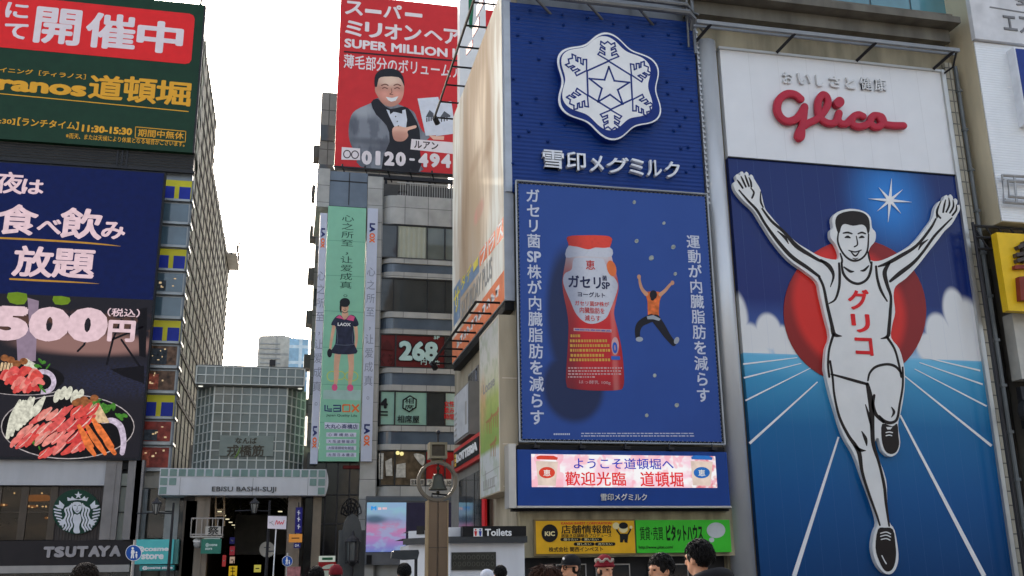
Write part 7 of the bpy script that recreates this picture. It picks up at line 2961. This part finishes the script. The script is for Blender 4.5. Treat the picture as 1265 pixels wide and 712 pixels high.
# coffee roundel
RD = FY(YS_ + .15)
rcx, rcy = 94.6, 632.4
rtt = thing('coffee_roundel', 'round green and white emblem of a crowned woman above the black name band', 'sign', RD.w(*RD.pt(rcx, 662)))
b = MB()
b.ell(RD, rcx, rcy, 29.6, 27.6, -.25, 0, 48)
obj('disc', b, mat('roundel_green', (10, 52, 40), .4), rtt)
b = MB()
ZS = (40, 595, 6.086)
SW = lambda pts, w, o=.004: b.ribbon(RD, zz(*ZS, pts), [q / 6.086 for q in w] if isinstance(w, list) else w / 6.086, o, o + .02)
SPn = lambda pts, o=.004, s_=0: b.pp(RD, zz(*ZS, pts), o, o + .02, s_)
# star and crown
stp = []
for i in range(10):
    r_ = 30 if i % 2 == 0 else 12
    t = math.radians(-90 + 36 * i)
    stp.append((346 + r_ * math.cos(t), 104 + r_ * math.sin(t)))
SPn(stp)
SPn([(266, 146), (262, 118), (290, 128), (298, 112), (318, 128), (334, 132), (346, 134), (358, 132), (374, 128), (392, 110), (402, 128), (422, 118), (410, 148), (380, 142), (340, 138), (300, 142)])
# face and body
SPn([(306, 160), (334, 154), (364, 160), (372, 190), (362, 220), (338, 240), (316, 222), (302, 190)], .004, 3)
SPn([(318, 244), (338, 252), (358, 244), (368, 290), (356, 320), (352, 350), (358, 384), (338, 390), (318, 388), (308, 370), (316, 330), (304, 300), (306, 270)], .006, 3)
# hair waves
for sgn in (-1, 1):
    for k, off in enumerate((0, 22, 44)):
        X = lambda v: 337 + sgn * v
        SW([(X(40 + off * .4), 168 + off * .5), (X(46 + off), 210), (X(36 + off), 250), (X(50 + off), 290), (X(38 + off), 330), (X(56 + off), 360), (X(60 + off), 376 - off * .4)], [10, 13, 13, 13, 13, 12, 8], .008 + .002 * k)
    # twin tails with stripes
    SPn([(X(96), 178), (X(134), 142), (X(136), 176), (X(170), 178), (X(140), 200), (X(108), 206)], .004)
    for k in range(6):
        y = 214 + k * 23
        SW([(X(172 - k * 4 - (0 if k < 3 else (k - 2) * 8)), y - 6), (X(146 - k * 4 - (0 if k < 3 else (k - 2) * 6)), y), (X(124 - k * 3), y + 2 + k * 2)], 11, .014)
    SPn([(X(86), 310), (X(100), 280), (X(136), 306), (X(126), 322), (X(100), 326)], .016)
obj('emblem', b, mat('roundel_white', (196, 198, 204), .4), rtt)
b = MB()
SW([(312, 182), (322, 178), (330, 184)], [2, 5, 2], .026)
SW([(346, 184), (356, 178), (366, 182)], [2, 5, 2], .026)
SW([(338, 184), (338, 206), (332, 210)], [2, 3, 3], .026)
SW([(326, 220), (338, 224), (350, 220)], [2, 6, 2], .026)
obj('face_marks', b, mat('roundel_ink', (30, 40, 40), .4), rtt)

# turquoise shop sign
Q = FY(YG - 2.0)
rtt = thing('turquoise_shop_sign', 'turquoise box sign with white lettering left of the arcade', 'sign', Q.w(*Q.pt(195, 704)))
b = MB()
a0_, a1_ = Q.pt(166, 690)[0], Q.pt(213.5, 690)[0]
z0_, z1_ = Q.pt(195, 697)[1], Q.pt(195, 666.5)[1]
b.box((a0_, YG - 2, z0_), (a1_, YG - .2, z1_))
obj('panel', b, mat('sign_turquoise', (84, 178, 178), .35, var=.05), rtt)
b = MB()
b.box((a1_ + .01, YG - 1.9, z0_), (a1_ + .25, YG - .3, z1_))
obj('side_panel', b, mat('sign_teal_side', (70, 120, 116), .4), rtt)
b = MB()
z2_ = Q.pt(195, 705)[1]
b.box((a0_ + .3, YG - 1.95, z2_), (a1_ + .1, YG - .3, z0_ - .05))
obj('lower_panel', b, mat('sign_teal_low', (50, 130, 130), .4), rtt)
b = MB()
b.text(Q, '@cosme', 167, 675, 208, 682.5, .05, .005, .01)
b.text(Q, 'store', 175, 684, 202, 691, .05, .005, .01)
b.text(Q, '@cosme store', 176, 699.5, 213, 704, .04, -.04, .02)
obj('lettering', b, WHITE, rtt)

# led wall
EY = YS_ - .35
E0 = FY(EY)
ea1 = (E0.pt(201.5, 215.6)[0] + E0.pt(172.5, 567.2)[0]) / 2
ea0 = ea1 - 15
ez1 = (E0.pt(0, 199.4)[1] + E0.pt(200.6, 215.6)[1]) / 2
ez0 = (E0.pt(38, 565.3)[1] + E0.pt(177, 565.8)[1]) / 2
root = thing('led_wall', 'giant led wall advertising a hot pot with meat in navy and pink letters', 'screen', ((ea0 + ea1) / 2, EY, ez0))
b = MB()
b.box((ea0, EY + .02, ez0 - .12), (ea1 + .1, EY + .5, ez1 + .08))
obj('case', b, mat('led_case', (26, 28, 34), .5), root)
ezm = (E0.pt(0, 362)[1] + E0.pt(188, 371)[1]) / 2
b = MB()
b.ab(E0, ea0, ezm, ea1, ez1, -.01, 0)
obj('navy_picture', b, led('led_navy', (8, 24, 78), 1), root)
b = MB()
b.ab(E0, ea0, ez0, ea1, ezm - .003, -.01, 0)
L0 = rootloc(root)
A = Art('led_table_picture', .4)
A.k = 1
def le(x, y):
    a, z = E0.pt(x, y)
    return a - L0.x, z - L0.z
A.base((30, 28, 36))
x_, z_ = le(95, 405)
A.mix(A.math('MULTIPLY', A.noise(1.1, .48, .56, 3), A.blob(x_, z_, 5.5, .9, .4)), (92, 64, 54))
x_, z_ = le(110, 425)
A.mix(A.blob(x_, z_, 3.6, .62, .35), (150, 112, 106))
x_, z_ = le(150, 470)
A.mix(A.math('MULTIPLY', A.blob(x_, z_, 3, .9, .6), A.noise(6, .4, .6, 2, (1, 1, 4))), (40, 44, 72))
obj('table_picture', b, A.done(LEDK), root)
def scr(name, colr, mk, k=1.0, parent=None):
    global b
    b = MB()
    mk()
    return obj(name, b, led('led_' + name, colr, k, .4 if parent else .12, 5.0 if parent else 3.0), parent or root)
# furniture strokes behind the price
def mk():
    for q in ([(150, 395), (140, 418), (132, 450)], [(150, 420), (172, 452)], [(112, 400), (104, 426), (96, 434)], [(60, 380), (70, 404)], [(138, 420), (176, 404)]):
        b.ribbon(E0, q, 2.6, .002, .004, 0)
    b.pp(E0, [(170, 382), (182, 380), (180, 442), (172, 440)], .002, .004)
    b.pp(E0, [(136, 456), (178, 452), (178, 474), (150, 464)], .002, .004)
scr('furniture_picture', (16, 14, 20), mk)
def mk():
    b.pp(E0, [(10, 362), (33, 363), (30, 376), (12, 374)], .002, .005, 2)
    b.pp(E0, [(66, 366), (86, 368), (84, 376), (68, 376)], .002, .005, 2)
scr('green_cushion_picture', (110, 140, 30), mk)
def mk():
    b.pp(E0, [(20, 412), (46, 400), (44, 446), (22, 450)], .002, .005)
    b.pp(E0, [(34, 368), (48, 372), (46, 402), (36, 400)], .002, .006)
scr('flyer_picture', (150, 130, 150), mk)
# letters
Zb = (0, 195, 3.39)
def lt(s_, x0, y0, x1, y1, bold=.04, o=.004):
    b.text(E0, s_, *zz(*Zb, [(x0, y0)])[0], *zz(*Zb, [(x1, y1)])[0], bold, o, .004)
def mk():
    lt('夜', -12, 56, 92, 154); lt('は', 96, 88, 180, 156)
    lt('食', -4, 190, 152, 328, .05); lt('べ', 158, 254, 254, 322); lt('飲', 258, 206, 424, 346, .05); lt('み', 428, 266, 522, 344)
    lt('放', 62, 366, 216, 504, .05); lt('題', 226, 378, 392, 510, .05)
    z3 = (0, 380, 3.39)
    for c, x0, x1 in (('5', -22, 112), ('0', 130, 284), ('0', 290, 444)):
        b.text(E0, c, *zz(*z3, [(x0, -8 + x0 * .02)])[0], *zz(*z3, [(x1, 142 + x0 * .025)])[0], .075, .006, .004)
    b.text(E0, '円', *zz(*z3, [(456, 52)])[0], *zz(*z3, [(562, 146)])[0], .07, .006, .004)
    b.text(E0, '（税込）', *zz(*z3, [(452, 2)])[0], *zz(*z3, [(584, 42)])[0], .035, .006, .004)
scr('lettering', (240, 206, 214), mk)
def mk():
    b.ribbon(E0, zz(*Zb, [(-10, 336), (120, 342), (320, 354), (440, 364), (505, 371)]), [2.2, 2.4, 2.2, 1.6, .3], .004, .008)
    b.ribbon(E0, zz(*Zb, [(42, 508), (160, 514), (320, 522), (415, 528)]), [2.2, 2.4, 1.6, .3], .004, .008)
scr('gold_stroke', (190, 140, 50), mk)
# hot pot: dark bowl, rims, slices
Zc = (0, 380, 3.392)
def mk():
    b.ell(E0, *zz(*Zc, [(284, 500)])[0], 83, 40, .006, .009, 48)
    b.ell(E0, *zz(*Zc, [(80, 300)])[0], 56, 20, .005, .008, 40)
pot = scr('pot_picture', (14, 12, 16), mk)
def mk():
    b.ring(E0, *zz(*Zc, [(284, 500)])[0], 82, 39.5, 1.2, .01, .012)
    b.ring(E0, *zz(*Zc, [(100, 330)])[0], 50, 11, .8, .01, .012, 30, .1, 2.2)
scr('pot_rim_picture', (186, 176, 176), mk, 1, pot)
rnd = random.Random(5)
def lerp_(a, c, t):
    return a + (c - a) * t
def leeks():
    for i in range(9):
        x = 40 + i * 14
        b.ribbon(E0, zz(*Zc, [(x - 10 + rnd.uniform(-6, 6), 545 - i * 12), (x + 10, 460 - i * 4), (x + 40 + rnd.uniform(-8, 8), 385 + rnd.uniform(-8, 10))]), [5, 5.5, 3.5], .014 + .0006 * i, .0165 + .0006 * i)
    for i in range(5):
        x = 240 + i * 24
        b.ell(E0, *zz(*Zc, [(x, 365 + rnd.uniform(-10, 8))])[0], 4, 9, .014 + .0006 * i, .0165 + .0006 * i, 16, .35)
    for i in range(4):
        b.ell(E0, *zz(*Zc, [(112 + i * 10, 235 + 6 * i)])[0], 4, 7, .014 + .0006 * i, .0165 + .0006 * i, 14, -.3)
scr('leek_picture', (222, 220, 202), leeks, 1, pot)
def ring():
    b.ribbon(E0, zz(*Zc, [(430, 480), (470, 474), (505, 500), (518, 560), (512, 610)]), [4, 7, 8, 7, 6], .02, .024)
    b.ring(E0, *zz(*Zc, [(182, 312)])[0], 13, 12.5, 6, .02, .023, 30, -2.8, 1.8)
scr('onion_picture', (206, 190, 210), ring, 1, pot)
def greens():
    for i in range(46):
        cx, cy = rnd.choice(((180, 240), (435, 420), (410, 400), (460, 420), (190, 320), (150, 560), (515, 450)))
        b.ell(E0, *zz(*Zc, [(cx + rnd.gauss(0, 18), cy + rnd.gauss(0, 12))])[0], rnd.uniform(1.5, 5), rnd.uniform(1, 2.4), .017 + .0002 * i, .0178 + .0002 * i, 9, rnd.uniform(0, 3))
scr('greens_picture', (70, 130, 44), greens, 1, pot)
def mush():
    for i, (x, y) in enumerate([(20, 212), (45, 220), (70, 236), (100, 226), (330, 394), (352, 386), (372, 400), (396, 380), (318, 400), (345, 408)]):
        b.ell(E0, *zz(*Zc, [(x, y)])[0], 5.2, 4.2, .026 + .0003 * i, .027 + .0003 * i, 16)
scr('mushroom_picture', (150, 92, 52), mush, 1, pot)
def stems():
    for i in range(8):
        x = 350 + i * 9
        b.ribbon(E0, zz(*Zc, [(x, 405), (x + 18, 440), (x + 40, 480)]), [2, 2.6, 3], .0235 + .0003 * i, .0245 + .0003 * i)
    for i in range(5):
        x = 10 + i * 14
        b.ribbon(E0, zz(*Zc, [(x, 235), (x - 6, 262)]), 3, .0235 + .0003 * i, .0245 + .0003 * i)
scr('stem_picture', (222, 190, 150), stems, 1, pot)
slices = []
for (x0, y0, x1, y1, n_, L_s) in ((150, 455, 380, 425, 8, 52), (95, 525, 360, 480, 10, 60), (70, 560, 340, 545, 9, 58), (180, 605, 350, 590, 6, 42)):
    for i in range(n_):
        t = (i + rnd.uniform(-.25, .25)) / (n_ - 1)
        slices.append((lerp_(x0, x1, t), lerp_(y0, y1, t) + rnd.uniform(-8, 8), L_s * rnd.uniform(.75, 1.1), rnd.randrange(5)))
cols = [(226, 92, 88), (214, 66, 64), (236, 146, 134), (222, 80, 72), (232, 122, 114)]
for ci, c in enumerate(cols):
    def meat():
        for q, (x, y, L, cc) in enumerate(slices):
            if cc == ci:
                bend = rnd.uniform(-9, 9)
                b.ribbon(E0, zz(*Zc, [(x + L * .55, y - L * .5), (x + L * .2 + bend, y - L * .12), (x - L * .15 + bend, y + L * .2), (x - L * .5, y + L * .5)]), [3.5, rnd.uniform(6, 8.5), rnd.uniform(6.5, 9), 4], .029 + .0006 * q, .0302 + .0006 * q)
        for i in range(4):
            x, y = 6 + (i * 5 + ci) * 7.0, 300 + rnd.uniform(-36, 44)
            b.ribbon(E0, zz(*Zc, [(x, y + 14), (x + 20, y - 6), (x + 42, y + 6)]), [5, 9, 5], .029 + .0006 * (i * 5 + ci), .0302 + .0006 * (i * 5 + ci))
    scr('meat_picture', c, meat, 1, pot).data.materials[0] = led('led_meat%d' % ci, c, 1, .28, 4.5)
def fat():
    for q, (x, y, L, cc) in enumerate(slices):
        if q % 2:
            o_ = rnd.uniform(-10, 10)
            b.ribbon(E0, zz(*Zc, [(x + L * .5 + o_, y - L * .46), (x + L * .1 + o_, y), (x - L * .45 + o_, y + L * .46)]), [.5, rnd.uniform(.8, 2), .5], .0304 + .0006 * q, .0308 + .0006 * q)
scr('marbling_picture', (244, 196, 186), fat, 1, pot)
def carrots():
    for i, (x, y, L) in enumerate([(356, 540, 60), (392, 545, 66), (420, 520, 70), (370, 580, 52), (410, 570, 60), (440, 540, 62), (455, 575, 52)]):
        b.ribbon(E0, zz(*Zc, [(x - L * .4, y - L * .7), (x, y), (x + L * .5, y + L * .7)]), [5, 7.5, 5], .055 + .0006 * i, .057 + .0006 * i)
scr('carrot_picture', (232, 120, 60), carrots, 1, pot)

# ------------------------------------------------------------------ people on the bridge
def lerp(a, b_, t):
    return a + (b_ - a) * t


def evaluated(o):
    dg = bpy.context.evaluated_depsgraph_get()
    return bpy.data.meshes.new_from_object(o.evaluated_get(dg))


def person(px, py_top, Y, yaw, lab, hair=(30, 26, 24), coat=(34, 36, 40), style='short', cap=None, arm=None, hood=False, glasses=False):
    """A standing figure, crown seen at (px, py_top) at distance Y; yaw 0 looks back at the camera's side (-Y)."""
    crown = FY(Y).P(px, py_top)
    H = crown.z
    k = H / 1.74
    Vv, Ee, Rr = [], [], []

    def chain(pts, rad, root=None):
        i0 = None
        prev = root
        for p, r_ in zip(pts, rad):
            Vv.append(Vector(p) * k)
            Rr.append(r_ * k)
            j = len(Vv) - 1
            if prev is not None:
                Ee.append((prev, j))
            prev = j
            i0 = j if i0 is None else i0
        return prev
    pel = chain([(0, 0, .93)], [(.135)])
    sp = chain([(0, .01, 1.08), (0, .015, 1.24), (0, .02, 1.38), (0, .01, 1.46)], [.125, .145, .12, .065], pel)
    chain([(0, -.01, 1.52), (0, -.015, 1.60)], [.056, .07], sp)
    chest = pel + 3
    for s in (-1, 1):
        kn = chain([(s * .09, 0, .86), (s * .1, -.01, .5), (s * .1, .02, .1), (s * .1, -.05, .045), (s * .11, -.15, .035)], [.095, .066, .048, .05, .042], pel)
        if arm and s == arm[0]:
            pts = [(s * .17, .02, 1.40)] + [tuple(q) for q in arm[1]]
        else:
            pts = [(s * .17, .02, 1.40), (s * .23, .04, 1.13), (s * .24, -.03, .89)]
        e = chain(pts, [.066, .048, .034], chest)
        w = Vector(pts[-1])
        d = (w - Vector(pts[-2])).normalized()
        side = d.cross(Vector((0, 1, 0.3))).normalized() * (1 if s > 0 else -1)
        palm = chain([tuple(w + d * .06)], [.034], e)
        for f in range(4):
            o_ = side * (.027 - .018 * f)
            L = (.072, .082, .076, .06)[f]
            nrm = d.cross(side).normalized()
            chain([tuple(w + d * .085 + o_), tuple(w + d * (.085 + L * .55) + o_ * 1.1 + nrm * .008), tuple(w + d * (.085 + L) + o_ * 1.1 + nrm * .022)], [.0105, .0095, .008], palm)
        chain([tuple(w + d * .03 + side * .035), tuple(w + d * .075 + side * .058)], [.012, .0095], palm)
    me = bpy.data.meshes.new('figure')
    me.from_pydata([tuple(v) for v in Vv], Ee, [])
    o = bpy.data.objects.new('figure', me)
    COL.objects.link(o)
    md = o.modifiers.new('s', 'SKIN')
    for i, sv in enumerate(me.skin_vertices[0].data):
        sv.radius = (Rr[i] * (1.0 if i != chest and i != pel + 2 else 1.25), Rr[i] * .85 if i in (pel, pel + 1, pel + 2, chest) else Rr[i])
        sv.use_root = (i == pel)
    sb = o.modifiers.new('d', 'SUBSURF')
    sb.levels = sb.render_levels = 1
    body = evaluated(o)
    bpy.data.objects.remove(o)
    mb = MB()
    mb.add([v.co.copy() for v in body.vertices], [tuple(p.vertices) for p in body.polygons])
    # head: skull, jaw, nose, ears, brow merged by voxel remesh
    hc = Vector((0, -.02, 1.625)) * k
    mb.sph(hc + Vector((0, .01, .018)) * k, .1 * k, 20, 14, (.77, .98, .98))
    mb.sph(hc + Vector((0, -.028, -.05)) * k, .066 * k, 16, 12, (.86, .9, 1.0))
    mb.sph(hc + Vector((0, -.105, -.022)) * k, .02 * k, 10, 8, (.7, 1, 1.15))
    mb.sph(hc + Vector((0, -.098, .004)) * k, .014 * k, 8, 6, (.7, 1, 1.6))
    mb.sph(hc + Vector((0, -.085, -.066)) * k, .017 * k, 10, 6, (1.5, .8, .6))
    mb.sph(hc + Vector((0, -.08, .022)) * k, .03 * k, 12, 6, (1.7, .6, .4))
    for s in (-1, 1):
        mb.sph(hc + Vector((s * .078, .012, -.012)) * k, .027 * k, 10, 8, (.35, .7, 1.15))
    if style != 'bare':
        pass
    t = obj('figure', mb, INK)
    rm = t.modifiers.new('r', 'REMESH')
    rm.mode = 'VOXEL'
    rm.voxel_size = .0085 * k
    sm = t.modifiers.new('sm', 'SMOOTH')
    sm.factor = .5
    sm.iterations = 4
    L = t.location.copy()
    fm = evaluated(t)
    bpy.data.objects.remove(t)
    Vw = [v.co + L for v in fm.vertices]
    Fw = [tuple(p.vertices) for p in fm.polygons]
    rot = Matrix.Rotation(yaw, 3, 'Z')
    root = thing('person', lab, 'person', (crown.x, Y, 0), 'people on the bridge')
    base = Vector((crown.x, Y, 0))
    mb = MB()
    for f in Fw:
        pass
    mb.v = [base + rot @ v for v in Vw]
    neck = 1.485 * k
    for f in Fw:
        c = sum((Vw[i] for i in f), Vector()) / len(f)
        wr = abs(c.x) > .17 * k and (Vector((0, 0, 0)) if True else 0) is not None
        hand = False
        if arm and (c.x * arm[0]) > .1 * k and (c - Vector(arm[1][-1]) * k).dot((Vector(arm[1][-1]) - Vector(arm[1][-2])).normalized()) > -.01 * k and (c - Vector(arm[1][-1]) * k).length < .25 * k:
            hand = True
        if abs(c.x) > .19 * k and c.z < .9 * k and c.z > .62 * k:
            hand = True
        mb.cur = 0 if (c.z > neck - .02 * k * (1 if c.y < 0 else -1) and abs(c.x) < .14 * k) or hand else (2 if c.z < .09 * k else 3 if c.z < .9 * k else 1)
        mb.face(f)
    cm = mat('cloth_%02x%02x%02x' % coat, coat, .8, var=.15, scale=12, bump=.3, bscale=14)
    body = obj('body', mb, [mat('skin_tone', (196, 146, 118), .5, var=.06, scale=14), cm, mat('shoe_leather', (28, 26, 26), .5), mat('trouser_cloth', (38, 42, 54), .8, bump=.2)], root, smooth=True)
    # collar
    b = MB()
    n = 20
    for i in range(n):
        t0 = 2 * math.pi * i / n
        r0, r1 = .068 * k, .086 * k
        for (r_, z_) in ((r1, 1.44 * k), (r0 + .004 * k, 1.515 * k), (r0 - .004 * k, 1.515 * k)):
            b.v.append(base + rot @ Vector((r_ * math.cos(t0), .0 * k + r_ * math.sin(t0) * .95, z_ + .012 * k * math.sin(t0))))
    for i in range(n):
        j = (i + 1) % n
        b.face((3 * i, 3 * j, 3 * j + 1, 3 * i + 1))
        b.face((3 * i + 1, 3 * j + 1, 3 * j + 2, 3 * i + 2))
    obj('collar', b, cm, root, smooth=True)
    if hood:
        b = MB()
        b.tube([Vector((.15 * math.cos(t), .05 + .12 * math.sin(t), 1.475 + .03 * math.sin(t))) * k for t in [math.pi * q / 14 * 1.2 - .3 for q in range(15)]], [(.03 + .035 * math.sin(math.pi * q / 14)) * k for q in range(15)], 10)
        b.sph(Vector((0, .1, 1.42)) * k, .14 * k, 16, 10, (1.35, .75, .8))
        b.v = [base + rot @ v for v in b.v]
        obj('hood', b, cm, root, smooth=True)
    # eyes
    b = MB()
    for s in (-1, 1):
        b.sph(base + rot @ (hc + Vector((s * .033, -.089, .004)) * k), .009 * k, 8, 6, (1.5, .8, .8))
    obj('eye', b, mat('eye_dark', (30, 24, 22), .2), root)
    hm = mat('hair_%02x%02x%02x' % hair, hair, .45, var=.3, scale=40, bump=.6, bscale=90)
    # hair: a shell of many locks over the skull
    if style != 'covered':
        b = MB()
        b.sph(hc + Vector((0, .018, .028)) * k, .103 * k, 24, 16, (.82, 1.0, .97))
        keep = []
        for f in b.f:
            c = sum((b.v[i] for i in f), Vector()) / len(f) - hc
            zmin = .035 * k if c.y < -.045 * k else (-.02 * k if c.y < .03 * k else -.055 * k)
            if style == 'long':
                zmin = .045 * k if c.y < -.06 * k else -.2 * k
            if c.z > zmin:
                keep.append(f)
        b.f = keep
        b.mi = [0] * len(keep)
        rr = random.Random(int(px))
        nl = 900
        for i in range(nl):
            a = rr.uniform(0, 2 * math.pi)
            ph = rr.uniform(.03, 1.75)
            d = Vector((math.sin(ph) * math.cos(a), math.sin(ph) * math.sin(a), math.cos(ph)))
            if d.y < -.3 and d.z < .42 or d.y < .25 and d.z < .0:
                continue
            p0 = hc + Vector((0, .018, .028)) * k + Vector((d.x * .084, d.y * .103, d.z * .1)) * k
            dn = Vector((rr.gauss(0, .35), .35 + rr.gauss(0, .3), -1))
            tg = (dn - d * dn.dot(d)).normalized()
            ln = rr.uniform(.03, .055) * k if style != 'long' else rr.uniform(.05, .14) * k
            lift = rr.uniform(.004, .014) * k
            p1 = p0 + tg * ln * .5 + d * lift
            p2 = p0 + tg * ln + d * (lift * .9 - ln * .12)
            b.tube([p0, p1, p2], [.0045 * k, .004 * k, .0008 * k], 4)
        b.v = [base + rot @ v for v in b.v]
        obj('hair', b, hm, root, smooth=True)
    if style == 'covered':
        b = MB()
        b.sph(hc + Vector((0, .02, .0)) * k, .098 * k, 20, 14, (.82, 1.0, .8))
        b.f = [f for f in b.f if (sum((b.v[i] for i in f), Vector()) / len(f) - hc).y > -.03 * k and (sum((b.v[i] for i in f), Vector()) / len(f) - hc).z > -.06 * k]
        b.mi = [0] * len(b.f)
        b.v = [base + rot @ v for v in b.v]
        obj('hair', b, hm, root, smooth=True)
    if cap:
        kind, ccol = cap
        b = MB()
        if kind == 'cap':
            b.sph(hc + Vector((0, .012, .04)) * k, .108 * k, 24, 16, (.82, 1.0, .86))
            b.f = [f for f in b.f if (sum((b.v[i] for i in f), Vector()) / len(f) - hc).z > .03 * k]
            b.mi = [0] * len(b.f)
            n = 12
            kk = len(b.v)
            for i in range(n + 1):
                t = math.pi * (i / n) + math.pi
                for r_, dz in ((1.0, 0), (1.6, -.012)):
                    b.v.append(hc + Vector((.088 * math.cos(t), .012 + .1 * math.sin(t) * r_, .035 + dz)) * k)
            for i in range(n):
                b.face((kk + 2 * i, kk + 2 * i + 1, kk + 2 * i + 3, kk + 2 * i + 2))
        else:
            b.sph(hc + Vector((0, .012, .05)) * k, .112 * k, 24, 16, (.84, 1.0, 1.0))
            b.f = [f for f in b.f if (sum((b.v[i] for i in f), Vector()) / len(f) - hc).z > .035 * k]
            b.mi = [0] * len(b.f)
            if kind == 'beanie':
                b.tube([hc + Vector((.093 * math.cos(2 * math.pi * i / 24), .012 + .11 * math.sin(2 * math.pi * i / 24), .045)) * k for i in range(24)], .012 * k, 6, True)
        b.v = [base + rot @ v for v in b.v]
        m_ = mat('hat_%02x%02x%02x' % ccol, ccol, .85, var=.1, scale=20, bump=.4, bscale=120)
        ht = obj('hat', b, m_, root, smooth=True)
        if kind == 'beanie':
            b = MB()
            b.tube([hc + Vector((.086 * math.cos(2 * math.pi * i / 24), .012 + .1 * math.sin(2 * math.pi * i / 24), .098 + (.012 if i % 4 < 2 else -.012))) * k for i in range(24)], .014 * k, 5, True)
            b.v = [base + rot @ v for v in b.v]
            obj('knit_band', b, mat('knit_grey', (150, 140, 130), .85), ht)
        elif kind == 'cap':
            b = MB()
            b.sph(hc + Vector((0, -.088, .085)) * k, .014 * k, 8, 6, (1.2, .5, 1))
            b.v = [base + rot @ v for v in b.v]
            obj('badge', b, WHITE, ht)
    if glasses:
        b = MB()
        for s in (-1, 1):
            b.tube([hc + Vector((s * (.034 + .026 * math.cos(2 * math.pi * i / 14)), -.104, .002 + .02 * math.sin(2 * math.pi * i / 14))) * k for i in range(14)], .004 * k, 5, True)
            b.tube([hc + Vector((s * .06, -.104, .004)) * k, hc + Vector((s * .08, -.03, .006)) * k, hc + Vector((s * .08, .02, .0)) * k], .004 * k, 5)
        b.v = [base + rot @ v for v in b.v]
        obj('glasses', b, INK, root)
    return root


person(106, 700, 8.0, RAD(170), 'person with tousled dark hair in front of the black name band', (34, 26, 20), (40, 40, 44))
person(391, 702, 13, RAD(200), 'person with black hair below the drink kiosk sign, crown only', (22, 20, 20), (30, 30, 34))
person(415, 701.5, 13.5, RAD(180), 'person in a dark red knitted hat below the pointed stone monument', (30, 24, 22), (70, 30, 34), 'covered', ('cap0', (104, 26, 34)))
person(499.5, 698, 14, RAD(175), 'person with flat black hair under the box floodlight', (20, 20, 20), (28, 28, 30))
person(601, 704.5, 15, RAD(100), 'person in a white cap in front of the white toilet block', (30, 26, 24), (60, 60, 64), 'covered', ('cap', (196, 200, 210)))
person(618, 700.5, 14.4, RAD(185), 'person with black hair right beside the white cap', (20, 19, 20), (34, 34, 38))
person(674, 703.5, 7.6, RAD(160), 'person with brown hair left of the man in the black cap', (62, 40, 30), (80, 60, 50), 'long')
person(706, 686.5, 10, RAD(-62), 'man in a black cap and glasses raising one hand by his face', (26, 22, 20), (36, 38, 42), 'covered', ('cap', (24, 25, 28)), (1, [(.2, -.17, 1.22), (-.02, -.27, 1.47)]), glasses=True)
person(746, 690.5, 10.4, RAD(15), 'person in a red knitted beanie with grey band below the yellow sign', (40, 30, 26), (66, 34, 36), 'covered', ('beanie', (112, 24, 36)))
person(817, 687, 8.0, RAD(-70), 'young man with black hair in profile under the green shop sign', (22, 20, 20), (30, 32, 36))
person(864, 670.5, 7.2, RAD(-152), 'man with thick black hair and dark coat standing nearest, seen from behind', (16, 15, 16), (24, 25, 29), hood=True)
